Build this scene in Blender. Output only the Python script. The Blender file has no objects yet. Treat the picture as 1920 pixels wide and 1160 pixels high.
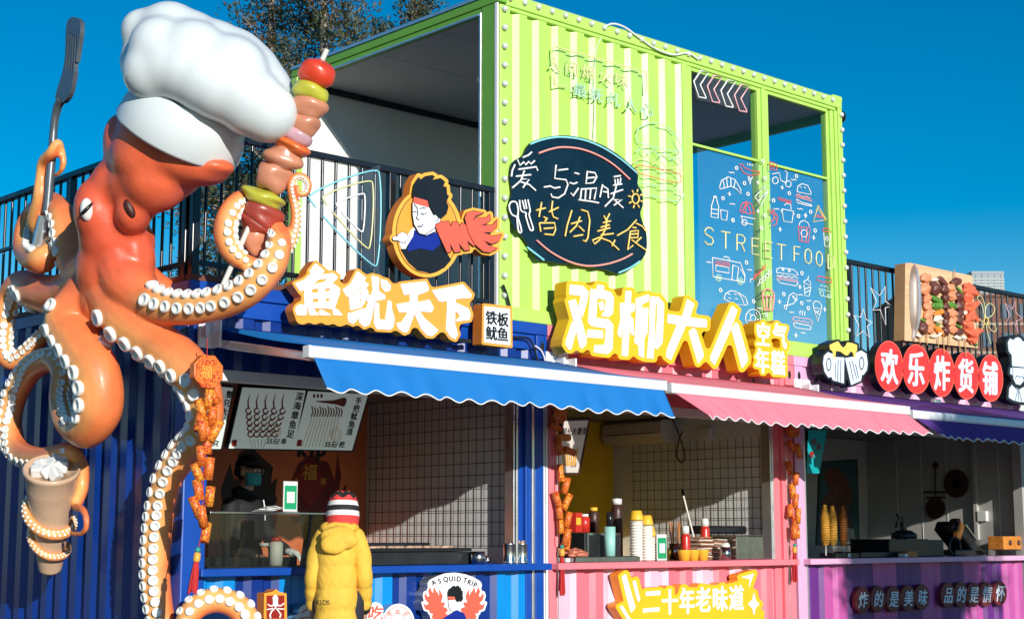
import bpy, math, random
import numpy as np
from mathutils import Vector, Matrix, Euler
from mathutils.geometry import tessellate_polygon
random.seed(7)
rng = np.random.default_rng(7)
SC = bpy.context.scene
COL = SC.collection
R = math.radians

# ---------------------------------------------------------------- camera, sky, sun, exposure
CAM = Vector((-5.5654, -9.3425, 1.2424))
PITCH, YAW, FPX = 0.1445, 0.7446, 2914.96
cd = bpy.data.cameras.new('camera')
cd.sensor_fit = 'HORIZONTAL'; cd.sensor_width = 36.0
cd.lens = FPX / 1920 * 36.0
cd.clip_start = 0.1; cd.clip_end = 2000
cam = bpy.data.objects.new('camera', cd); COL.objects.link(cam)
cam.location = CAM
cam.rotation_euler = (math.pi / 2 + PITCH, 0, -YAW)
SC.camera = cam

SUN = Vector((-0.285, -1.0, 0.277)).normalized()          # towards the sun
SUN_EL = math.asin(SUN.z)
w = bpy.data.worlds.new('World'); SC.world = w
w.use_nodes = True
nt = w.node_tree
bg = nt.nodes['Background']
sky = nt.nodes.new('ShaderNodeTexSky')
sky.sky_type = 'NISHITA'; sky.sun_disc = False
sky.sun_elevation = R(24)
sky.sun_rotation = math.atan2(SUN.x, SUN.y)
sky.air_density = 1.0; sky.dust_density = 0.0; sky.ozone_density = 2.0
sky.altitude = 200
hs = nt.nodes.new('ShaderNodeHueSaturation')
hs.inputs['Hue'].default_value = 0.497
hs.inputs['Saturation'].default_value = 1.75
hs.inputs['Value'].default_value = 1.0
nt.links.new(sky.outputs[0], hs.inputs['Color'])
nt.links.new(hs.outputs[0], bg.inputs['Color'])
bg.inputs['Strength'].default_value = 0.105
sl = bpy.data.lights.new('sun', 'SUN')
sl.energy = 5.0; sl.angle = R(0.5); sl.color = (1.0, 0.95, 0.87)
so = bpy.data.objects.new('sun', sl); COL.objects.link(so)
so.rotation_euler = SUN.to_track_quat('Z', 'Y').to_euler()
so.location = (-5, -20, 12)
SC.view_settings.view_transform = 'Standard'
SC.view_settings.look = 'None'
SC.view_settings.exposure = 0.0
SC.view_settings.gamma = 1.0
SC.cycles.max_bounces = 8
SC.cycles.use_denoising = True

# ---------------------------------------------------------------- photo pixel -> point on a real plane
_fw = Vector((math.cos(PITCH) * math.sin(YAW), math.cos(PITCH) * math.cos(YAW), math.sin(PITCH)))
_rt = Vector((math.cos(YAW), -math.sin(YAW), 0))
_up = _rt.cross(_fw)
def ray(u, v): return _fw + _rt * ((u - 960) / FPX) - _up * ((v - 580) / FPX)
def atX(u, v, x):
    d = ray(u, v); return CAM + d * ((x - CAM.x) / d.x)
def atY(u, v, y=0.0):
    d = ray(u, v); return CAM + d * ((y - CAM.y) / d.y)
def atZ(u, v, z):
    d = ray(u, v); return CAM + d * ((z - CAM.z) / d.z)
def atD(u, v, t): return CAM + ray(u, v) * t
def crop(u0, v0, s):
    """coordinates read in an enlarged view of the photograph -> photograph pixels"""
    def f(*pts):
        if len(pts) == 1 and hasattr(pts[0][0], '__len__'): pts = pts[0]
        return [(u0 + x / s, v0 + y / s) for x, y in pts]
    return f

# ---------------------------------------------------------------- materials
def srgb(h):
    h = h.lstrip('#'); o = []
    for i in (0, 2, 4):
        c = int(h[i:i + 2], 16) / 255
        o.append(c / 12.92 if c <= 0.04045 else ((c + 0.055) / 1.055) ** 2.4)
    return tuple(o) + (1.0,)
def mat(name, col, rough=0.5, metal=0.0, var=0.0, vscale=3.0, bump=0.0, bscale=40.0, spec=0.5, trans=0.0, alpha=1.0, coat=0.0, dirt=0.0, stretch=None, emit=0.0):
    m = bpy.data.materials.new(name); m.use_nodes = True
    n = m.node_tree; b = n.nodes['Principled BSDF']
    c = srgb(col) if isinstance(col, str) else tuple(col) + (1.0,)
    b.inputs['Base Color'].default_value = c
    b.inputs['Roughness'].default_value = rough
    b.inputs['Metallic'].default_value = metal
    b.inputs['Specular IOR Level'].default_value = spec
    b.inputs['Transmission Weight'].default_value = trans
    b.inputs['Alpha'].default_value = alpha
    b.inputs['Coat Weight'].default_value = coat
    b.inputs['Coat Roughness'].default_value = 0.08
    if emit:
        b.inputs['Emission Color'].default_value = c; b.inputs['Emission Strength'].default_value = emit
    tc = None
    def coords():
        nonlocal tc
        if tc is None:
            tc = n.nodes.new('ShaderNodeTexCoord')
            if stretch:
                mp = n.nodes.new('ShaderNodeMapping'); mp.inputs['Scale'].default_value = stretch
                n.links.new(tc.outputs['Object'], mp.inputs['Vector']); tc = mp
        return tc.outputs['Vector' if stretch else 'Object']
    if var or dirt:
        nz = n.nodes.new('ShaderNodeTexNoise'); nz.inputs['Scale'].default_value = vscale
        nz.inputs['Detail'].default_value = 6; nz.inputs['Roughness'].default_value = 0.62
        n.links.new(coords(), nz.inputs['Vector'])
        mx = n.nodes.new('ShaderNodeMix'); mx.data_type = 'RGBA'
        k = var or dirt
        mx.inputs['A'].default_value = tuple(x * (1 - k) for x in c[:3]) + (1,)
        mx.inputs['B'].default_value = tuple(min(1, x * (1 + k * 0.6)) for x in c[:3]) + (1,)
        rp = n.nodes.new('ShaderNodeMapRange'); rp.inputs['From Min'].default_value = 0.3; rp.inputs['From Max'].default_value = 0.7
        n.links.new(nz.outputs['Fac'], rp.inputs['Value'])
        n.links.new(rp.outputs['Result'], mx.inputs['Factor'])
        n.links.new(mx.outputs['Result'], b.inputs['Base Color'])
        rr = n.nodes.new('ShaderNodeMapRange')
        rr.inputs['To Min'].default_value = max(0.02, rough - 0.08); rr.inputs['To Max'].default_value = min(1, rough + 0.1)
        n.links.new(nz.outputs['Fac'], rr.inputs['Value']); n.links.new(rr.outputs['Result'], b.inputs['Roughness'])
    if bump:
        nb = n.nodes.new('ShaderNodeTexNoise'); nb.inputs['Scale'].default_value = bscale
        nb.inputs['Detail'].default_value = 4
        n.links.new(coords(), nb.inputs['Vector'])
        bp = n.nodes.new('ShaderNodeBump'); bp.inputs['Strength'].default_value = bump; bp.inputs['Distance'].default_value = 0.01
        n.links.new(nb.outputs['Fac'], bp.inputs['Height']); n.links.new(bp.outputs['Normal'], b.inputs['Normal'])
    return m

# ---------------------------------------------------------------- scene bookkeeping
def tag(o, label=None, cat=None, group=None, kind=None):
    if label: o['label'] = label
    if cat: o['category'] = cat
    if group: o['group'] = group
    if kind: o['kind'] = kind
    return o
def thing(name, label, cat, loc=(0, 0, 0), group=None):
    o = bpy.data.objects.new(name, None); COL.objects.link(o)
    o.location = loc; o.empty_display_size = 0.1
    return tag(o, label, cat, group)
def world_origin(o):
    p = Vector((0, 0, 0))
    while o is not None: p = p + Vector(o.location); o = o.parent
    return p
def copy_thing(root, loc, label=None, group=None):
    r = root.copy(); COL.objects.link(r); r.location = loc
    if label: r['label'] = label
    if group: r['group'] = group
    for ch in [c for c in root.children]:
        c = ch.copy(); COL.objects.link(c); c.parent = r
        for g in [x for x in ch.children]:
            d = g.copy(); COL.objects.link(d); d.parent = c
    return r

class MB:
    """collects faces in world coordinates and links them as ONE mesh object"""
    def __init__(s): s.v = []; s.f = []; s.m = []; s.sm = []
    def add(s, vs, fs, m=0, smooth=False):
        b = len(s.v); s.v.extend([tuple(p) for p in vs])
        for f in fs: s.f.append([b + i for i in f]); s.m.append(m); s.sm.append(smooth)
        return s
    def box(s, x0, x1, y0, y1, z0, z1, m=0):
        vs = [(x, y, z) for z in (z0, z1) for y in (y0, y1) for x in (x0, x1)]
        return s.add(vs, [(0, 2, 3, 1), (4, 5, 7, 6), (0, 1, 5, 4), (2, 6, 7, 3), (0, 4, 6, 2), (1, 3, 7, 5)], m)
    def rbox(s, c, size, rot=(0, 0, 0), m=0):
        q = Euler(rot).to_matrix() if not isinstance(rot, Matrix) else rot
        h = [x / 2 for x in size]; c = Vector(c)
        vs = [c + q @ Vector((x * h[0], y * h[1], z * h[2])) for z in (-1, 1) for y in (-1, 1) for x in (-1, 1)]
        return s.add(vs, [(0, 2, 3, 1), (4, 5, 7, 6), (0, 1, 5, 4), (2, 6, 7, 3), (0, 4, 6, 2), (1, 3, 7, 5)], m)
    def beam(s, p, q, wd, ht, m=0, up=(0, 0, 1)):
        p, q = Vector(p), Vector(q); d = (q - p).normalized()
        a = d.cross(Vector(up)).normalized(); b = a.cross(d)
        vs = [e + a * (i * wd / 2) + b * (j * ht / 2) for e in (p, q) for i, j in ((-1, -1), (1, -1), (1, 1), (-1, 1))]
        return s.add(vs, [(3, 2, 1, 0), (4, 5, 6, 7), (0, 1, 5, 4), (1, 2, 6, 5), (2, 3, 7, 6), (3, 0, 4, 7)], m)
    def tube(s, pts, r, n=8, m=0, caps=True, closed=False, smooth=True):
        pts = [Vector(p) for p in pts]
        k = len(pts); rs = [r] * k if not hasattr(r, '__len__') else r
        if closed: caps = False
        nrm = None; vs = []
        for i in range(k):
            a = pts[(i - 1) % k] if (closed or i > 0) else pts[i]
            b = pts[(i + 1) % k] if (closed or i < k - 1) else pts[i]
            t = (b - a)
            t = t.normalized() if t.length > 1e-9 else Vector((0, 0, 1))
            if nrm is None:
                nrm = t.orthogonal().normalized()
            nrm = (nrm - t * nrm.dot(t))
            nrm = nrm.normalized() if nrm.length > 1e-6 else t.orthogonal().normalized()
            bn = t.cross(nrm)
            for j in range(n):
                c = 2 * math.pi * j / n
                vs.append(pts[i] + (nrm * math.cos(c) + bn * math.sin(c)) * rs[i])
        fs = []
        for i in range(k if closed else k - 1):
            i2 = (i + 1) % k
            for j in range(n):
                j2 = (j + 1) % n
                fs.append((i * n + j, i * n + j2, i2 * n + j2, i2 * n + j))
        s.add(vs, fs, m, smooth)
        if caps:
            s.add(vs[:n], [tuple(range(n - 1, -1, -1))], m); s.add(vs[-n:], [tuple(range(n))], m)
        return s
    def lathe(s, prof, o, axis=(0, 0, 1), n=24, m=0, smooth=True):
        ax = Vector(axis).normalized(); a = ax.orthogonal().normalized(); b = ax.cross(a); o = Vector(o)
        vs = []
        for r, h in prof:
            for j in range(n):
                t = 2 * math.pi * j / n
                vs.append(o + ax * h + (a * math.cos(t) + b * math.sin(t)) * max(r, 1e-4))
        fs = [(i * n + j, i * n + (j + 1) % n, (i + 1) * n + (j + 1) % n, (i + 1) * n + j) for i in range(len(prof) - 1) for j in range(n)]
        s.add(vs, fs, m, smooth)
        s.add(vs[:n], [tuple(range(n - 1, -1, -1))], m); s.add(vs[-n:], [tuple(range(n))], m)
        return s
    def ball(s, c, rad, rot=None, nu=16, nv=10, m=0, wob=0.0, half=False):
        c = Vector(c); rad = (rad,) * 3 if not hasattr(rad, '__len__') else rad
        q = rot if rot is not None else Matrix.Identity(3)
        vs = []
        ph = [random.uniform(0, 6.28) for _ in range(4)]
        for i in range(nv + 1):
            th = (math.pi * (0.5 if half else 1)) * i / nv
            for j in range(nu):
                p = 2 * math.pi * j / nu
                k = 1 + wob * (math.sin(3 * p + ph[0] + 2 * th) + math.sin(2 * p + ph[1] - 3 * th) + math.sin(5 * th + ph[2])) / 2
                d = Vector((math.sin(th) * math.cos(p) * rad[0], math.sin(th) * math.sin(p) * rad[1], math.cos(th) * rad[2])) * k
                vs.append(c + q @ d)
        fs = [(i * nu + j, (i + 1) * nu + j, (i + 1) * nu + (j + 1) % nu, i * nu + (j + 1) % nu) for i in range(nv) for j in range(nu)]
        return s.add(vs, fs, m, True)
    def grid(s, rows, m=0, smooth=True, mfun=None):
        nr, nc = len(rows), len(rows[0]); b = len(s.v)
        for r in rows: s.v.extend([tuple(p) for p in r])
        for i in range(nr - 1):
            for j in range(nc - 1):
                s.f.append([b + i * nc + j, b + i * nc + j + 1, b + (i + 1) * nc + j + 1, b + (i + 1) * nc + j])
                s.m.append(mfun(i, j) if mfun else m); s.sm.append(smooth)
        return s
    def build(s, name, mats, parent=None, bevel=0.0, label=None, solid=0.0, seg=2):
        me = bpy.data.meshes.new(name)
        off = world_origin(parent) if parent is not None else Vector((0, 0, 0))
        me.from_pydata([(x - off.x, y - off.y, z - off.z) for x, y, z in s.v], [], s.f)
        for mm in (mats if isinstance(mats, (list, tuple)) else [mats]): me.materials.append(mm)
        me.polygons.foreach_set('material_index', s.m)
        me.polygons.foreach_set('use_smooth', s.sm)
        me.update()
        o = bpy.data.objects.new(name, me); COL.objects.link(o)
        if parent is not None: o.parent = parent
        if label: o['label'] = label
        if solid:
            md = o.modifiers.new('solid', 'SOLIDIFY'); md.thickness = solid; md.offset = 0
        if bevel:
            md = o.modifiers.new('bevel', 'BEVEL'); md.width = bevel; md.segments = seg; md.limit_method = 'ANGLE'; md.angle_limit = R(40)
        return o

# ---------------------------------------------------------------- flat outlines: distance fields -> contours -> solid relief
_glyphs = {}
def glyph_edges(ch):
    if ch not in _glyphs:
        cu = bpy.data.curves.new('lettering', 'FONT'); cu.body = ch; cu.resolution_u = 4
        ob = bpy.data.objects.new('lettering', cu); COL.objects.link(ob)
        dg = bpy.context.evaluated_depsgraph_get(); dg.update()
        me = bpy.data.meshes.new_from_object(ob.evaluated_get(dg))
        vs = np.array([v.co[:2] for v in me.vertices]).reshape(-1, 2)
        cnt = {}
        for p in me.polygons:
            for k in p.edge_keys: cnt[k] = cnt.get(k, 0) + 1
        ed = np.array([(*vs[a], *vs[b]) for (a, b), c in cnt.items() if c == 1]).reshape(-1, 4)
        bpy.data.objects.remove(ob); bpy.data.meshes.remove(me); bpy.data.curves.remove(cu)
        _glyphs[ch] = ed
    return _glyphs[ch]

class Shape:
    def __init__(s, u0, v0, u1, v1, step=0.8):
        s.u0, s.v0, s.st = u0, v0, step
        s.U, s.V = np.meshgrid(np.arange(u0, u1 + step, step), np.arange(v0, v1 + step, step))
        s.f = np.full(s.U.shape, 1e3)
    def copy(s):
        c = Shape.__new__(Shape); c.__dict__ = dict(s.__dict__); c.f = s.f.copy(); return c
    def _seg(s, a, b):
        ax, ay = a; bx, by = b; dx, dy = bx - ax, by - ay; L = dx * dx + dy * dy + 1e-12
        t = np.clip(((s.U - ax) * dx + (s.V - ay) * dy) / L, 0, 1)
        return np.hypot(s.U - ax - t * dx, s.V - ay - t * dy), t
    def stroke(s, pts, wd):
        for i in range(len(pts) - 1):
            d, t = s._seg(pts[i], pts[i + 1])
            if hasattr(wd, '__len__'): r = (wd[i] + (wd[i + 1] - wd[i]) * t) / 2
            else: r = wd / 2
            s.f = np.minimum(s.f, d - r)
        return s
    def _edges(s, ed):
        dist = np.full(s.U.shape, 1e6); ins = np.zeros(s.U.shape, bool)
        for ax, ay, bx, by in ed:
            d, _ = s._seg((ax, ay), (bx, by)); dist = np.minimum(dist, d)
            if ay != by:
                c = (ay > s.V) != (by > s.V)
                xx = ax + (s.V - ay) / (by - ay) * (bx - ax)
                ins ^= c & (s.U < xx)
        return np.where(ins, -dist, dist)
    def poly(s, pts, sub=False, rnd=0):
        f = s._edges([(*pts[i], *pts[(i + 1) % len(pts)]) for i in range(len(pts))]) - rnd
        s.f = np.maximum(s.f, -f) if sub else np.minimum(s.f, f)
        return s
    def ell(s, cx, cy, rx, ry, rot=0, sub=False):
        c, sn = math.cos(rot), math.sin(rot)
        x = (s.U - cx) * c + (s.V - cy) * sn; y = -(s.U - cx) * sn + (s.V - cy) * c
        k = np.sqrt((x / rx) ** 2 + (y / ry) ** 2); f = (k - 1) * min(rx, ry)
        s.f = np.maximum(s.f, -f) if sub else np.minimum(s.f, f)
        return s
    def glyph(s, ch, o, ex, ey, bold=0.0):
        e = glyph_edges(ch)
        if len(e) == 0: return s
        def mp(x, y):
            a, b = x / 0.98, (y + 0.085) / 0.93
            return o[0] + ex[0] * a + ey[0] * b, o[1] + ex[1] * a + ey[1] * b
        s.f = np.minimum(s.f, s._edges([(*mp(a, b), *mp(c, d)) for a, b, c, d in e]) - bold)
        return s
    def grow(s, r):
        c = s.copy(); c.f = c.f - r; return c
    def minus(s, o): s.f = np.maximum(s.f, -o.f); return s
    def clip(s, o): s.f = np.maximum(s.f, o.f); return s
    def loops(s, tol=0.12):
        f = s.f.copy(); f[0, :] = f[-1, :] = 1; f[:, 0] = f[:, -1] = 1
        f[np.abs(f) < 1e-6] = 1e-6
        b = f < 0
        idx = b[:-1, :-1] * 1 + b[:-1, 1:] * 2 + b[1:, 1:] * 4 + b[1:, :-1] * 8
        T = {1: [(3, 0)], 2: [(0, 1)], 3: [(3, 1)], 4: [(1, 2)], 5: [(3, 0), (1, 2)], 6: [(0, 2)], 7: [(3, 2)], 8: [(2, 3)], 9: [(2, 0)], 10: [(0, 1), (2, 3)], 11: [(2, 1)], 12: [(1, 3)], 13: [(1, 0)], 14: [(0, 3)]}
        nx = {}; pos = {}
        ys, xs = np.nonzero((idx > 0) & (idx < 15))
        def key(y, x, e):
            return (0, y, x) if e == 0 else (1, y, x + 1) if e == 1 else (0, y + 1, x) if e == 2 else (1, y, x)
        def pt(k):
            h, y, x = k
            if h == 0:
                a, c = f[y, x], f[y, x + 1]; t = a / (a - c); return (s.u0 + (x + t) * s.st, s.v0 + y * s.st)
            a, c = f[y, x], f[y + 1, x]; t = a / (a - c); return (s.u0 + x * s.st, s.v0 + (y + t) * s.st)
        for y, x in zip(ys.tolist(), xs.tolist()):
            for a, c in T[int(idx[y, x])]:
                nx[key(y, x, a)] = key(y, x, c)
        out = []
        while nx:
            k0 = next(iter(nx)); k = k0; lp = []
            while k in nx:
                lp.append(pt(k)); k = nx.pop(k)
            lp = _dp(lp, tol)
            if len(lp) >= 3:
                ar = sum(lp[i][0] * lp[(i + 1) % len(lp)][1] - lp[(i + 1) % len(lp)][0] * lp[i][1] for i in range(len(lp))) / 2
                if abs(ar) > 0.6 * s.st * s.st: out.append(lp)
        return out
def _dp(lp, tol):
    if len(lp) < 6: return lp
    P = np.array(lp); n = len(P)
    far = int(np.argmax(((P - P[0]) ** 2).sum(1)))
    def rec(i, j, keep):
        st = [(i, j)]
        while st:
            i, j = st.pop()
            if j - i < 2: continue
            a, c = Q[i], Q[j]; d = c - a; L = math.hypot(*d) + 1e-12
            dd = np.abs((Q[i + 1:j, 0] - a[0]) * d[1] - (Q[i + 1:j, 1] - a[1]) * d[0]) / L
            k = int(np.argmax(dd))
            if dd[k] > tol: keep.add(i + 1 + k); st += [(i, i + 1 + k), (i + 1 + k, j)]
    Q = np.vstack([P, P[:1]]); keep = {0, far, n}
    rec(0, far, keep); rec(far, n, keep)
    return [tuple(Q[i]) for i in sorted(keep) if i < n]

def inside(p, lp):
    x, y = p; c = False; n = len(lp)
    for i in range(n):
        (x1, y1), (x2, y2) = lp[i], lp[(i + 1) % n]
        if (y1 > y) != (y2 > y) and x < (x2 - x1) * (y - y1) / (y2 - y1) + x1: c = not c
    return c
def relief(mb, loops, P, nrm, t, m=0, ms=None, back=False):
    """solid slab: face where P puts the outline, depth t behind it"""
    nrm = Vector(nrm); ms = m if ms is None else ms
    if isinstance(loops, Shape): loops = loops.loops()
    depth = [sum(inside(lp[0], o) for j, o in enumerate(loops) if j != i) for i, lp in enumerate(loops)]
    for i, lp in enumerate(loops):
        if depth[i] % 2: continue
        holes = [loops[j] for j in range(len(loops)) if depth[j] == depth[i] + 1 and inside(loops[j][0], lp)]
        grp = [lp] + holes
        pts2 = [[Vector((a, b, 0)) for a, b in g] for g in grp]
        try: tris = tessellate_polygon(pts2)
        except Exception: continue
        flat = [p for g in grp for p in g]
        F3 = [P(a, b) for a, b in flat]; n = len(flat)
        e1, e2 = P(flat[0][0] + 1, flat[0][1]) - F3[0], P(flat[0][0], flat[0][1] + 1) - F3[0]
        flip = e1.cross(e2).dot(nrm) < 0
        tr = []
        for a, b, c in tris:
            (x1, y1), (x2, y2), (x3, y3) = flat[a], flat[b], flat[c]
            pos = (x2 - x1) * (y3 - y1) - (x3 - x1) * (y2 - y1) > 0
            tr.append((a, b, c) if pos != flip else (a, c, b))
        mb.add(F3, tr, m)
        B3 = [p - nrm * t for p in F3]
        if back: mb.add(B3, [(a, c, b) for a, b, c in tr], ms)
        o = 0
        for g in grp:
            k = len(g); vs = F3[o:o + k] + B3[o:o + k]
            ar = sum(g[i][0] * g[(i + 1) % k][1] - g[(i + 1) % k][0] * g[i][1] for i in range(k))
            hole = g is not lp
            q = []
            for i in range(k):
                j = (i + 1) % k
                fwd = ((ar > 0) != hole) != flip
                q.append((j, i, k + i, k + j) if fwd else (i, j, k + j, k + i))
            mb.add(vs, q, ms)
            o += k
    return mb
def onY(y): return lambda u, v: atY(u, v, y)
FRONT = (0, -1, 0)

def smooth_line(pts, n=6, closed=False):
    """Catmull-Rom through pts"""
    P = [Vector(p) if len(p) == 3 else Vector((p[0], p[1], 0)) for p in pts]; k = len(P); out = []
    for i in range(k if closed else k - 1):
        a, b, c, d = (P[(i - 1) % k], P[i], P[(i + 1) % k], P[(i + 2) % k]) if closed else (P[max(i - 1, 0)], P[i], P[i + 1], P[min(i + 2, k - 1)])
        for j in range(n):
            t = j / n
            out.append(0.5 * ((2 * b) + (c - a) * t + (2 * a - 5 * b + 4 * c - d) * t * t + (3 * b - a - 3 * c + d) * t ** 3))
    if not closed: out.append(P[-1])
    return out
def sm2(pts, n=6, closed=False): return [(p.x, p.y) for p in smooth_line(pts, n, closed)]
# ================================================================ MATERIALS
M = {}
M['blue'] = mat('blue_paint', (0.002, 0.030, 0.215), 0.32, var=0.10, vscale=2.5)
M['blue_flat'] = mat('blue_rail_paint', (0.002, 0.060, 0.36), 0.38, var=0.12, vscale=4)
M['cyan'] = mat('cyan_paint', (0.0, 0.24, 0.66), 0.33, var=0.07, vscale=2.5)
M['pink'] = mat('pink_paint', (0.85, 0.21, 0.25), 0.34, var=0.07, vscale=2.5)
M['palepink'] = mat('pale_pink_paint', (0.78, 0.46, 0.58), 0.34, var=0.05, vscale=2.5)
M['pinkpanel'] = mat('salmon_pink_paint', (0.80, 0.17, 0.22), 0.34, var=0.07, vscale=2.5)
M['magenta'] = mat('magenta_paint', (0.50, 0.09, 0.33), 0.34, var=0.07, vscale=2.5)
M['purple'] = mat('purple_paint', (0.13, 0.022, 0.20), 0.34, var=0.07, vscale=2.5)
M['lilac'] = mat('lilac_paint', (0.74, 0.40, 0.60), 0.36, var=0.05, vscale=3)
M['green'] = mat('lime_paint', (0.43, 0.70, 0.12), 0.37, var=0.06, vscale=2.0)
M['greenrail'] = mat('lime_rail_paint', (0.45, 0.73, 0.13), 0.40, var=0.07, vscale=3)
M['greendk'] = mat('leaf_green_paint', (0.17, 0.42, 0.045), 0.4, var=0.08)
M['black'] = mat('black_paint', (0.012, 0.013, 0.016), 0.28, var=0.3, vscale=20)
M['rail'] = mat('railing_black_paint', (0.012, 0.014, 0.018), 0.22, var=0.25, vscale=9)
M['dark'] = mat('hole_shade', (0.008, 0.008, 0.01), 0.7)
M['white'] = mat('white_metal', (0.82, 0.83, 0.84), 0.35, var=0.05)
M['silver'] = mat('silver_trim', (0.72, 0.73, 0.74), 0.28, 0.85, var=0.08, vscale=8)
M['steel'] = mat('stainless_steel', (0.55, 0.55, 0.55), 0.22, 1.0, var=0.2, vscale=14)
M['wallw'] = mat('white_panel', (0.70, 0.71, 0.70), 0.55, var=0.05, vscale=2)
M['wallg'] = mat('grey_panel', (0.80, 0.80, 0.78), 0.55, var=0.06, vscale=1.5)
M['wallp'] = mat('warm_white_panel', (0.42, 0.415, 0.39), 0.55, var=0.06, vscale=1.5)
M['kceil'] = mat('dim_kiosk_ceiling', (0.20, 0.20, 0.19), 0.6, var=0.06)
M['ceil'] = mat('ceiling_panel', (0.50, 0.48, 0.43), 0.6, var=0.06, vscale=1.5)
M['floor'] = mat('kiosk_floor', (0.07, 0.065, 0.06), 0.5, var=0.2)
M['rust'] = mat('red_oxide', (0.14, 0.045, 0.03), 0.7, var=0.4, vscale=8)
M['bulb'] = mat('frosted_bulb', (0.66, 0.68, 0.62), 0.25, coat=0.4)
M['asphalt'] = mat('asphalt', (0.11, 0.105, 0.10), 0.85, var=0.25, vscale=1.2, bump=0.3, bscale=120)
def glass_mat(name, tint, gloss=1.0, haze=0.0, hazecol=(0.7, 0.85, 0.95)):
    m = bpy.data.materials.new(name); m.use_nodes = True; n = m.node_tree; n.nodes.clear()
    out = n.nodes.new('ShaderNodeOutputMaterial'); tr = n.nodes.new('ShaderNodeBsdfTransparent'); gl = n.nodes.new('ShaderNodeBsdfGlossy')
    tr.inputs[0].default_value = tuple(tint) + (1,); gl.inputs['Roughness'].default_value = 0.02
    fr = n.nodes.new('ShaderNodeFresnel'); fr.inputs[0].default_value = 1.45
    mu = n.nodes.new('ShaderNodeMath'); mu.operation = 'MULTIPLY'; mu.inputs[1].default_value = gloss
    n.links.new(fr.outputs[0], mu.inputs[0])
    mx = n.nodes.new('ShaderNodeMixShader'); n.links.new(mu.outputs[0], mx.inputs[0])
    if haze:
        df = n.nodes.new('ShaderNodeBsdfDiffuse'); df.inputs[0].default_value = tuple(hazecol) + (1,)
        nz = n.nodes.new('ShaderNodeTexNoise'); nz.inputs['Scale'].default_value = 3.0; nz.inputs['Detail'].default_value = 5
        tc = n.nodes.new('ShaderNodeTexCoord'); n.links.new(tc.outputs['Object'], nz.inputs['Vector'])
        mr = n.nodes.new('ShaderNodeMapRange'); mr.inputs['To Min'].default_value = haze * 0.5; mr.inputs['To Max'].default_value = haze * 1.6
        n.links.new(nz.outputs['Fac'], mr.inputs['Value'])
        m2 = n.nodes.new('ShaderNodeMixShader'); n.links.new(mr.outputs[0], m2.inputs[0])
        n.links.new(tr.outputs[0], m2.inputs[1]); n.links.new(df.outputs[0], m2.inputs[2]); n.links.new(m2.outputs[0], mx.inputs[1])
    else: n.links.new(tr.outputs[0], mx.inputs[1])
    n.links.new(gl.outputs[0], mx.inputs[2]); n.links.new(mx.outputs[0], out.inputs[0])
    return m
M['pane'] = glass_mat('window_glass', (0.74, 0.90, 0.93), 0.8)
M['acrylic'] = glass_mat('clear_acrylic', (0.97, 0.985, 0.99), 0.8, haze=0.035)
M['acrylic_big'] = glass_mat('large_acrylic', (0.97, 0.985, 0.99), 1.0, haze=0.05, hazecol=(0.5, 0.8, 0.95))  # sky-blue haze mixed in to imitate sky reflected off the sheet
M['showcase'] = glass_mat('showcase_glass', (0.62, 0.66, 0.62), 1.0, haze=0.03, hazecol=(0.3, 0.32, 0.3))

# ================================================================ GROUND
g = MB(); g.add([(-400, -400, 0), (400, -400, 0), (400, 400, 0), (-400, 400, 0)], [(0, 1, 2, 3)])
tag(g.build('ground', M['asphalt']), 'grey asphalt forecourt in front of the kiosks', kind='structure')

# ================================================================ CORRUGATION
PER = 0.232
def corr_profile(a, b, phase):
    """(x, depth) along a trapezoid corrugation; the slant that faces -x is 0.05 wide, centred on phase"""
    seg = [(0.0, 1), (0.05, 0), (0.142, 0), (0.172, 1)]         # starting at the inner end of the left-facing slant
    pts = []; k = math.floor((a - phase) / PER) - 1
    while True:
        base = phase - 0.025 + k * PER
        if base > b: break
        for d, q in seg: pts.append((base + d, q))
        k += 1
    out = []
    def at(x):
        for (x1, q1), (x2, q2) in zip(pts, pts[1:]):
            if x1 <= x <= x2: return q1 + (q2 - q1) * (x - x1) / (x2 - x1 + 1e-9)
        return 1
    out.append((a, at(a)))
    out += [(x, q) for x, q in pts if a + 0.004 < x < b - 0.004]
    out.append((b, at(b)))
    return out
def corr_front(mb, x0, x1, z0, z1, y, phase, dep=0.03, mfun=None):
    p = corr_profile(x0, x1, phase)
    for (xa, qa), (xb, qb) in zip(p, p[1:]):
        vs = [(xa, y + qa * dep, z0), (xb, y + qb * dep, z0), (xb, y + qb * dep, z1), (xa, y + qa * dep, z1)]
        mb.add(vs, [(0, 1, 2, 3)], mfun((xa + xb) / 2) if mfun else 0)
def corr_left(mb, y0, y1, z0, z1, x, phase, dep=0.036):
    p = corr_profile(y0, y1, phase)
    for (ya, qa), (yb, qb) in zip(p, p[1:]):
        vs = [(x + qa * dep, ya, z0), (x + qb * dep, yb, z0), (x + qb * dep, yb, z1), (x + qa * dep, ya, z1)]
        mb.add(vs, [(3, 2, 1, 0)], 0)
def split_bands(p, marks): return p

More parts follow.
